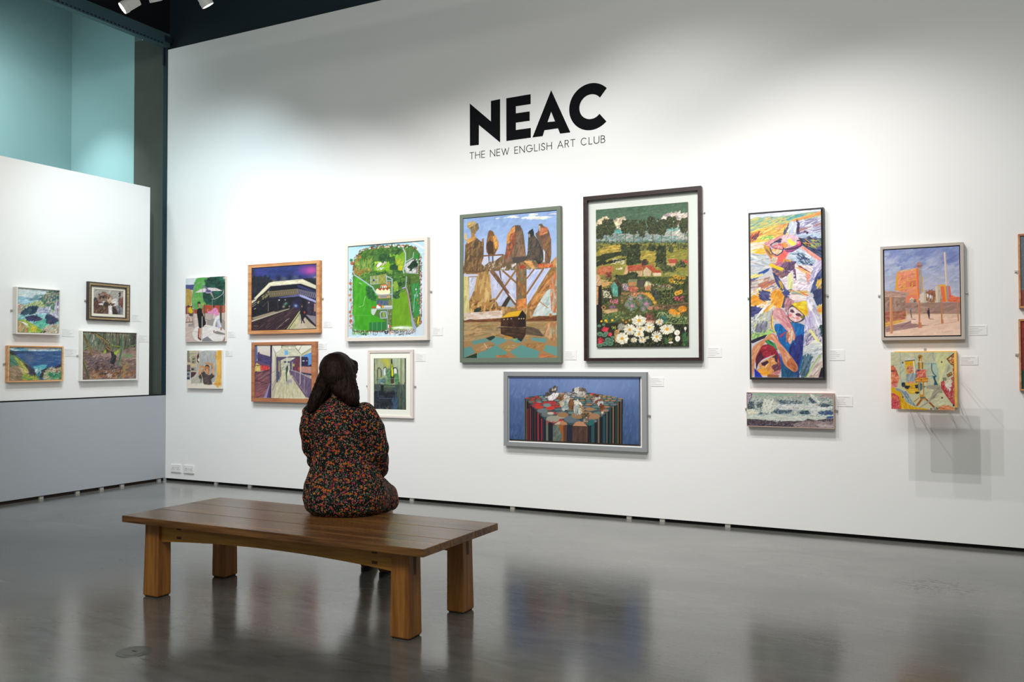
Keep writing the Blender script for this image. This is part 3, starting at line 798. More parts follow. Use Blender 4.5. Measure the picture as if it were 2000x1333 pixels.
ART['village'] = ((675, 470, 7.02), [(24, 82), (1074, 8), (1082, 1310), (30, 1340)], '''
G b8dcec c4dcec 0,0 1100,0 1100,1360 0,1360
A .45
D d8e8f4|a8d4e8|c8dff0|e4eef4 300 70 26 60 60 0,0 1100,0 1100,1360 0,1360
S 58a8cc 300 60 200 30 .6
S 60b4d4 560 50 300 24 .7
S dce4ea 1050 700 50 500 .9
S d8dce4 1040 1200 60 150 .9
L e4e4e6 24 900,20 1000,70 1060,110
A .85
P 4f7a34 105,460 120,260 200,150 330,100 480,75 700,70 900,80 980,130 1015,200 1020,460 1020,1150 960,1210 900,1225 620,1225 110,1245
D 3f6e2c|5c8c34|35602c|7a9c3c|4a7838 500 50 24 40 60 115,450 130,270 210,160 480,80 900,85 1010,200 1010,500 600,560 250,560
D c07838|a86030|8c5028|d09048 70 24 12 70 30 105,460 125,270 220,160 260,180 190,260 190,470
D d8a838|c88838|b87830 50 40 10 25 10 140,230 460,90 470,115 180,260
D 6c9c44|88a83c|4c7c3c|9cac48 200 36 12 85 20 130,300 360,260 380,400 150,420
D b87c38|a05c30|c89448 70 24 8 85 20 120,390 370,390 360,440 200,460 120,430
P 7cb414 400,290 590,290 640,330 600,430 390,430
D 8cc41c|78b018|9cc828 60 40 20 10 30 400,300 600,300 600,420 400,420
P 74ac28 600,190 780,170 820,120 830,300 690,400 600,300
D 84b82c|68a428|7cb034 70 50 20 85 20 610,200 800,180 810,360 620,290
D 2f5c2c|264c28|3c6c34 160 36 26 40 60 480,200 580,190 590,260 530,290 480,260
D 30602c|28502a|3c7034 80 30 22 40 60 600,240 680,230 680,300 610,300
D 2c5c30|244e2c 70 30 22 40 60 625,335 700,330 710,390 630,390
D 9cb42c|88a428|b0c434 70 24 18 60 60 690,270 780,260 780,340 700,330
E b8c020 752 380 32 38
D c8cc24|a8b41c 26 20 10 80 30 722,350 782,350 782,410 722,410
D 3c6430|2c5028|4c7838 90 36 24 30 60 640,130 740,120 740,180 640,180
D 44702c|355c28|5c8830 200 44 20 30 50 200,170 580,100 580,170 220,220
P 4f7a38 820,130 900,115 1000,180 1010,260 930,220 830,290
L 3c6430 5 850,140 830,270
L 6c9048 5 880,130 870,250
L 3c6430 5 920,140 900,240
P 2f8c34 930,180 1010,190 1010,290 930,230
P c0c0c4 815,330 900,270 980,255 1000,330 995,460 840,450 810,400
D e0e0e0|a8a8ac|d0d0d4|888c8c 90 34 12 40 30 820,340 960,270 990,450 850,440
D 1f3c28|2c4c34|16301c 90 34 18 50 25 860,360 950,270 985,340 880,410
L 602c24 7 970,360 970,450
L 602c24 7 990,350 990,450
L 3c4830 9 1000,200 1016,460
L b8c4d0 14 785,110 820,180 822,290 790,420 800,450
L b8c4d0 11 822,300 920,240
L b8c4d0 9 920,240 930,170
P 3fa41c 105,475 240,560 370,640 440,760 440,900 360,930 380,1020 470,1060 560,1110 560,1240 110,1245
A .35
D 48ac20|38981c|54b428|3fa020 260 90 50 85 8 110,490 360,640 430,780 340,1000 330,1240 112,1240
L 6cc048 4 130,1030 350,1030
L c4e4b0 7 190,580 215,590 220,605
L a8dc90 6 190,915 250,890 265,800 280,760
P 6ca41c 650,740 830,690 880,900 930,1225 640,1225
A .3
D 74ac20|64981c|6ca01c 120 90 40 88 6 660,740 830,720 900,1150 660,1150
A .85
S e8f0e0 790 1190 140 26 1
D f0f4ec|ffffff|d8e8c8 50 60 8 5 10 660,1180 920,1185 915,1220 650,1215
D 2f6c30|24582c|3c7c3c 140 36 22 60 50 285,630 360,640 420,800 380,830 310,760
P 2c8440 900,590 1010,590 1015,1020 930,1070 915,960
D 389048|2c7c3c|44984c 120 40 14 85 15 905,600 1005,600 1010,1010 930,1030
L b0c8c0 6 905,1030 935,950 945,790 980,700
E c8c8cc 965 670 12 14
E 9cc4c0 950 755 9 18
E 9cb8c0 985 755 8 20
E b07038 983 812 10 12
E b07038 1000 858 10 12
P 4c702c 860,470 1005,465 1010,585 860,590
D 5c7c34|44642c|6c8438 90 40 10 5 10 862,475 1005,470 1005,580 862,585
P 3c5428 845,470 890,500 915,950 930,1060 895,990 860,700
D 2f4c24|50682c|687830 80 30 12 80 20 850,480 890,500 915,1000 890,960
D 6c8034|88943c|b8a838|4c6830 120 28 10 60 50 930,1070 1030,1010 1030,1140 960,1190
L f0d020 16 1005,1050 990,1130
D 34682c|4c8034|2a5828|7c9c40 330 34 18 50 60 200,470 330,430 640,420 760,430 840,560 840,640 700,780 640,770 600,560 330,480 230,540
D 7ca838|94b838 60 34 18 80 40 665,570 710,560 715,680 670,690
E 88ac38 688 610 24 52
E 2c4830 752 600 30 32
D 2c4c38|1f3c30|446c44 40 24 14 60 60 640,700 740,690 740,790 650,790
P 8c9c50 340,490 440,480 560,455 560,590 345,600
L b4bcc0 8 345,490 345,600 445,595 445,485
L b4bcc0 8 345,545 445,540
L b4bcc0 8 395,490 395,600
E 3c4c5c 388 547 16 16
P 8c9440 455,475 560,455 555,590 455,600
L c0bc78 5 460,480 555,590
L c0bc78 5 555,465 460,595
L b0bcd0 15 105,462 240,550 370,640 420,720 440,745 640,735
L b0bcd0 13 565,490 640,530 640,930 450,940
L a8b4c8 12 560,480 570,600
L a8b4c8 12 565,550 640,555
P c08038 572,570 615,565 618,640 575,645
E 5c8ca0 592 600 11 16
P d86c3c 490,605 565,600 570,650 480,650
P f4f0e0 485,625 565,620 565,655 485,655
P 1c2430 492,628 504,628 504,652 492,652
P 1c2430 518,628 528,628 528,652 518,652
P 1c2430 542,628 552,628 552,652 542,652
P b04828 430,660 600,650 610,690 440,700
P f4ecb8 415,690 440,655 470,690 500,660 525,690 550,658 575,690 600,655 615,690 615,735 450,740 415,715
P a03c24 450,655 500,650 485,690
P a03c24 505,655 550,652 530,690
P a03c24 555,652 600,650 578,688
P c09870 450,755 620,750 620,790 450,798
P 7c8c94 480,760 570,758 570,782 480,785
P 54647c 430,820 590,830 590,885 490,890 430,870
D 5c6c84|4c5c74 30 30 12 85 10 435,825 585,835 585,880 440,870
P 7c8444 590,820 640,800 640,890 595,890
P f4f0ec 425,930 430,890 455,875 485,895 485,930
P e43c2c 425,890 445,875 475,880 488,905 470,905 450,885
P c84c28 360,925 372,905 405,905 418,928
P c8ccd0 500,895 635,890 635,920 500,925
E e8a030 517 907 16 16
P c4ccc4 355,940 440,935 400,1020 380,1025 358,1000
L b8c4d0 11 430,940 630,935
L b8b4d4 13 490,975 560,975 570,1060 490,1065 480,1000 500,975
P 8cac50 510,985 545,985 548,1050 512,1050
L 8c98a8 12 580,940 580,1235
D 8c6c50|b0a488|706048 60 18 8 60 60 590,940 640,960 620,1230 590,1230
P 2c7c3c 332,1125 560,1115 560,1235 330,1242
L 7cb488 5 375,1125 375,1240
L 7cb488 5 437,1122 437,1238
L 7cb488 5 500,1120 500,1238
P f0ece8 585,1155 600,1150 605,1200 590,1200
P d83838 600,1170 620,1160 622,1195 600,1195
L a8a4c8 17 780,655 825,640 850,700 880,860 900,1000 960,1200
L b8705c 8 825,650 860,760 885,960 935,1210
L a8b4c8 11 835,500 825,640
P 9ca4c4 905,1040 975,1190 970,1215 930,1215 900,1090
P f8f4f0 410,330 440,340 440,310 500,300 490,350 450,360 450,375 430,370
D ffffff|f0e0e0|3c3028|e0b0b0 60 16 7 70 30 410,310 570,290 560,320 480,360 420,360
D ffffff|8cb4d8|f0f0f0|d88080 34 16 7 30 40 425,380 550,370 545,395 430,410
E b87848 68 592 20 20
E 4c8450 72 675 20 20
E c89850 64 752 20 18
E b87040 74 818 16 16
E b06838 66 985 18 20
E c08048 72 1040 18 20
E b06838 76 1110 20 30
E 3c8058 78 270 22 20
E a86c48 92 312 28 28
L c04848 5 76,600 78,1200
D c05040|b86848|e0a098|804030|ffffff 120 16 7 80 40 60,560 105,460 108,1240 55,1200
D a83c30|4c6038|ffffff|6c3028|385838 330 15 8 60 70 105,1240 600,1230 960,1215 960,1250 600,1262 110,1265
D 9c4c34|3c5c34|702c24|ffffff|587048 220 15 8 60 70 95,470 110,240 200,130 340,80 480,60 480,80 350,105 215,150 130,260 112,470
D 8c3028|b85050|e8e0e0|444c3c|2c4030 260 15 8 70 60 1000,180 1040,230 1045,1140 1015,1150 1015,460 1005,230
D 2c6838|3c8048|b84838|f0ece0|244c30 160 22 14 60 70 330,85 700,60 960,90 990,130 900,95 600,80 340,110
P d8b8a0 530,90 555,75 600,85 605,102 535,103
P e8e0e0 715,80 740,72 745,100 715,100
P c04840 712,78 745,68 745,82
P e8e0e0 765,80 795,72 800,98 765,98
P c04840 762,80 800,68 800,82
P 3c88c0 385,90 425,80 428,100 388,103
P f4f4f4 320,110 340,98 350,115 322,122
L 1c2c34 6 180,1285 190,1290
D 1c2c38|24404c 26 12 8 80 30 210,1275 450,1275 450,1298 210,1298
D 1c3040|2c4c50 26 18 10 80 30 545,1245 590,1245 590,1275 545,1275
P e08850 605,1245 620,1245 620,1290 608,1290
P e8e0d8 625,1265 665,1262 665,1285 625,1290
D 2c4c3c|b8b8c0|a09ca8|d8d8e0 130 20 10 60 60 670,1240 960,1230 960,1280 680,1290
L 14401c 5 108,480 108,1245 560,1243
''')
ART['stilllife'] = ((690, 670, 8.33), [(333, 252), (860, 252), (858, 1088), (335, 1080)], '''
G 9aa878 8c9c78 330,250 860,250 860,680 330,680
A .6
D a4ac7c|b0b488|949c74|a8b090 130 110 26 85 12 345,255 500,255 500,600 345,650
S c8c040 530 290 60 50 .9
S d0c83c 560 350 50 70 .9
S c0bc48 480 290 40 40 .7
G b4c4ac b8c4a8 640,255 830,255 830,680 640,680
D b8c4a4|acbc9c|c0c898|a8b48c 90 130 22 86 8 645,258 830,258 830,670 740,670 640,500
P 8c9470 765,258 790,258 795,680 755,680
P 4a4c4c 333,250 350,250 346,670 335,670
P 4a4c50 835,250 860,250 860,700 838,700
D 3c4040|54585c 30 60 14 88 6 335,255 350,255 346,665 335,665
L 3c443c 14 400,560 398,450 405,415 425,412 450,440 460,500 455,560
P b0ac84 412,425 445,440 452,540 410,545
D d8d8dc|f0f0f0|c8d0dc 30 60 16 75 14 500,420 535,420 545,540 500,510
L 30383c 12 500,430 505,405 530,400 545,440 555,540
P 8cb0ac 470,450 500,440 495,500 475,520
P 6c9c58 525,600 600,560 608,670 540,670
P 5c8c5c 555,430 600,415 606,580 560,560
D 6c9868|4c7858|80a46c 60 60 20 70 30 530,440 600,430 605,665 540,660
L 2c3c30 15 650,430 665,410 700,412 718,450 718,510
P e4ece4 662,425 700,420 712,500 665,505
P 508450 668,520 720,510 748,580 745,660 720,680 675,670
D 5c9058|44744c|6c9c64 60 50 20 80 20 672,520 735,520 742,660 680,670
P 2c3c2c 608,670 606,560 615,300 612,268 638,268 636,300 668,520 665,665
P c4cc20 622,340 636,350 655,520 645,560 620,540 618,420
P dce018 630,400 645,430 652,530 630,540
P 4c3c38 612,590 665,585 665,665 612,665
P 5a7a78 415,600 520,570 525,660 425,660
D 3c5050|78a0a0|90b4b0|2c3c40|a8b8a8 60 40 10 40 50 390,560 525,560 525,665 410,665
L 2c3434 10 400,550 392,610 405,640 400,665
D 8ca838|c0d048 14 24 8 30 40 415,545 510,540 510,570 420,570
L b8ccb8 3 350,580 745,583
P 3c4440 335,672 860,690 860,705 335,690
D 6c6c64|2c3230|4c544c 30 60 10 2 6 340,670 850,690 850,700 340,685
G 4c5650 343a46 335,690 860,705 858,1088 335,1080
A .6
D 54605a|404844|5c6458 90 110 24 4 16 340,700 710,705 700,800 340,790
P 5c7c50 425,700 680,702 680,722 425,720
D 4c7050|688c58 20 40 14 4 8 430,700 680,702 680,720 430,718
P 1f2428 445,690 500,690 495,780 480,800 450,790
D 23262e|2c3038|1c2028|343c48 240 90 30 4 30 340,810 710,800 715,1075 340,1070
G 4c5c50 3c443e 715,700 858,710 858,1085 725,1085
D 54645a|46524a|5c6c58|3a4440 130 120 26 86 12 720,705 855,710 855,1080 725,1080
L 3c5474 12 408,700 405,880
L 3c5474 12 688,700 690,900
L 445c74 10 420,905 680,905
D 34506c|4c6c88|3c5c7c 50 90 12 85 20 640,900 715,900 718,1075 640,1075
D 4c6074|6c8090|b0b4a8 22 30 7 85 20 360,1010 650,1030 640,1075 360,1070
S b8b4a0 558 1070 14 12 .8
''')
ART['kids'] = ((350, 530, 8.89), [(110, 128), (798, 85), (796, 1222), (110, 1228)], '''
P e0ccc4 100,80 810,80 810,1240 100,1240
G d4dce0 e0e4e8 105,120 320,110 270,240 105,250
S b8d8dc 135 190 30 50 .8
P 4c5488 105,240 285,235 250,330 105,330
P 5cac4c 270,190 300,120 480,100 485,200 440,260 470,420 560,600 400,670 220,670 220,420
A .5
D 64b454|54a444|7cc460|4c9c44 140 60 30 60 60 280,200 480,110 450,260 460,420 500,600 250,660 240,430
S b4c850 420 590 60 50 .8
S a8c858 330 480 60 40 .5
P 1f4c3c 480,105 798,85 798,640 740,600 560,600 450,560 410,480 410,370 470,230
D 1c4438|28584a|163a30|2f6450|0f302c 220 60 34 40 60 480,110 795,90 790,600 480,570 420,420
S 2c8468 730 150 60 50 .6
S 2f7c6c 660 380 70 40 .7
S 3c8c74 570 270 60 30 .5
P b89848 105,310 180,310 220,360 222,500 210,590 105,610
D c4a454|ac8c40|bc9c4c 70 50 26 80 20 108,320 215,340 215,560 108,600
P a84830 200,660 400,670 450,580 560,600 740,600 740,570 760,640 798,690 798,735 110,750 110,600 150,610
P b84c30 420,590 798,600 798,720 400,720
D c05434|ac4428|b84c34 80 50 14 3 10 420,600 790,610 790,715 420,715
P 8c3c28 108,610 150,610 230,600 225,745 108,750
P d4bcb4 105,745 798,725 798,1225 105,1225
D d8c0b8|ccb4ac|e0c8c0 160 70 24 10 40 110,760 790,740 790,1000 110,1200
P c0aca4 440,740 600,735 560,850 460,850
P a09894 470,870 580,830 760,840 796,880 796,1100 600,1060 480,920
P ece4e0 230,1060 290,960 480,930 600,960 796,1010 796,1130 740,1225 320,1225 240,1150
D f4ece8|e4dcd8|ece0dc 120 70 22 10 40 260,1060 480,940 780,1110 700,1215 340,1215
L b0a49c 6 235,1110 260,1190 330,1225
P 8c7870 780,1150 798,1120 798,1200 750,1225
L 8c8480 5 255,1040 330,1065
L 504848 4 400,970 470,960
P 8c8890 400,1180 490,1130 590,1215 400,1220
P 8c8480 590,1060 660,1040 796,1085 796,1110 640,1090
L 90989c 10 250,330 262,270 330,205 420,190
P e4d8d8 265,375 370,310 480,290 620,290 755,345 560,350 450,365
L 6c5c64 4 265,375 400,305 520,288 650,300 755,345
P 8c84a8 390,230 420,240 510,320 480,350 440,290
P 6c6490 400,240 500,310 490,330
E a094b8 505 360 58 30
E 544878 505 350 44 18
P a89c9c 530,380 560,370 600,470 590,475
L c4b4bc 9 770,340 750,400 690,450 620,485 565,488
D 5c5460|8c3c3c 12 12 8 60 50 400,320 700,320 700,335 400,335
L 8c9090 12 255,370 258,980
L 808c8c 9 402,230 402,640
L a8a4a4 8 770,320 770,700
L 888c94 9 572,490 576,830
L 989898 7 775,700 772,1020
P 5c5440 435,570 452,570 448,840 430,850
L 504c3c 6 440,830 520,860
P 4c4838 705,590 735,580 735,900 700,915
E 382c28 345 555 26 26
P 302c2c 320,560 330,540 340,620 325,630
E c08c78 345 590 16 26
P b88070 335,610 360,610 362,650 335,650
P 17181c 310,670 340,645 380,645 410,700 420,770 475,915 420,960 395,985 340,990 330,860 310,760
P b08070 395,670 415,670 412,740 398,730
L c4c0c0 13 398,790 398,1215
P b04c34 335,990 358,990 352,1150 325,1150
P c49078 362,990 390,990 385,1180 362,1170
P 6c3428 325,1140 355,1150 388,1190 380,1205 330,1170
E 4c3c34 598 612 18 20
P c88c80 485,665 500,655 500,700 488,700
P e088b8 490,700 560,700 600,640 640,635 675,690 695,760 640,785 610,740 560,750 500,740
D f09cc8|d878a8|ec90c0 50 34 14 30 40 500,705 600,650 660,660 680,760 600,730 520,740
P e8e8e8 640,785 700,765 700,830 650,860 625,920 620,1030 590,1040 585,930 610,850
P c4bcd8 650,850 700,820 710,930 690,1010 660,960
P d8d8e0 660,860 700,850 735,980 715,1000
P b07858 590,1030 615,1030 612,1070 592,1070
P b07858 712,980 735,975 740,1030 715,1030
E 4c3430 165 610 22 18
P dcc018 160,640 200,620 245,700 215,740 165,715
P b08070 140,630 165,640 160,720 140,740
P 4c4448 170,740 240,735 240,785 180,780
L a87458 13 150,790 130,860
L a87458 13 170,800 185,870
L b07850 13 225,790 240,920
L 3c3434 12 115,885 235,880
P a09490 160,920 270,900 240,960 160,965
''')
ART['arms'] = ((350, 675, 14.03), [(215, 150), (1165, 127), (1158, 1188), (212, 1180)], '''
P f2e6d6 190,100 1190,100 1190,1220 190,1220
P b4b4b0 560,150 1050,135 1000,420 1030,700 980,1010 900,1010 600,1040 320,1040 330,900 470,740 480,500
A .5
D b8bcbc|acacac|c4c4bc|b0b8bc 130 120 44 80 30 570,160 1040,150 1000,420 1010,700 940,900 880,880 600,560
S d0d0c8 900 150 80 60 .8
P c0bcac 320,900 470,740 560,560 600,800 640,1040 330,1045
D c4c0b4|b4b0a0|d0c8b8|c8bcb4 60 90 30 60 40 340,900 480,720 560,620 620,1030 350,1030
P cbbda4 215,150 560,150 560,500 470,520 470,740 215,740
P 8c8470 215,155 280,150 275,250 295,240 290,420 330,440 320,470 215,480
D d8ccb0|c0b498|b8ac90 60 70 26 60 50 290,170 470,170 470,640 320,600
L 8c8068 12 280,235 470,230
P b0a484 340,300 460,290 460,510 340,515
P 3c3834 365,375 435,360 430,385 370,405
P 8c8880 355,430 450,430 450,490 355,495
P 3c3c40 370,440 395,440 390,485 368,488
P d8c098 215,490 460,520 460,600 215,540
P 746460 215,540 310,540 305,700 215,700
P 2f2c30 215,690 310,690 310,720 215,725
P a89c90 320,610 465,605 465,705 320,710
P 34344c 338,632 400,632 400,685 338,685
P 543c40 320,735 465,735 465,780 400,850 320,900
P 8c94a4 215,735 300,735 300,950 215,950
P 344058 215,775 290,780 285,805 215,815
P 2c3c5c 215,880 295,880 290,925 215,930
P 5c2c38 485,300 540,200 545,330 490,385
P 2c2428 490,400 520,350 530,420 540,500 490,440
P f2ece4 500,400 550,360 550,450 520,430
P f0b040 1005,230 1060,150 1168,128 1160,1105 920,1060 1000,1000 1040,700 1020,420 1000,350
D f4bc58|f8c870|eca838|f0b84c 170 160 46 82 14 1030,160 1160,140 1155,1080 1000,1040 1040,800
S ec9830 1010 300 30 60 .8
D e8a44c|e09840 20 80 26 10 20 930,1050 1150,1020 1150,1090 950,1070
P 4c4440 610,740 690,700 740,800 800,820 870,800 880,740 960,820 965,860 900,900 870,930 870,980 920,1070 800,1080 670,1060 650,960 640,870 620,900 560,930 520,850 590,790
P 6c5c54 680,950 860,950 900,1060 690,1065
D 54484a|685850|3c3838|7c6c60 110 80 26 60 40 650,800 860,820 860,1060 680,1050
P 4c443c 595,900 620,880 605,1020 585,1020
P d8935c 525,845 540,700 560,550 600,545 720,590 770,600 760,650 700,640 600,600 590,700 575,800
P e8a470 545,700 570,560 600,560 590,690 570,790 540,830
P d08850 610,740 650,640 690,640 680,700 640,750
P d8935c 705,470 780,470 920,500 940,560 940,760 935,820 900,790 880,680 880,560 850,530 740,520 705,500
P e8ac78 890,540 935,540 935,760 900,760
P 8c5c3c 880,540 905,560 910,640 890,650
P c08050 720,560 800,550 830,620 830,720 805,800 770,810 720,720 700,640
P e0a070 740,640 790,650 790,740 770,790 730,720
P 3c3430 705,580 730,530 800,535 830,590 825,630 800,580 740,560 715,600
P 3c3430 700,640 715,650 720,690 705,680
P a06050 805,640 830,650 825,690 800,680
L e8dcd0 10 600,780 630,880 640,1020
''')
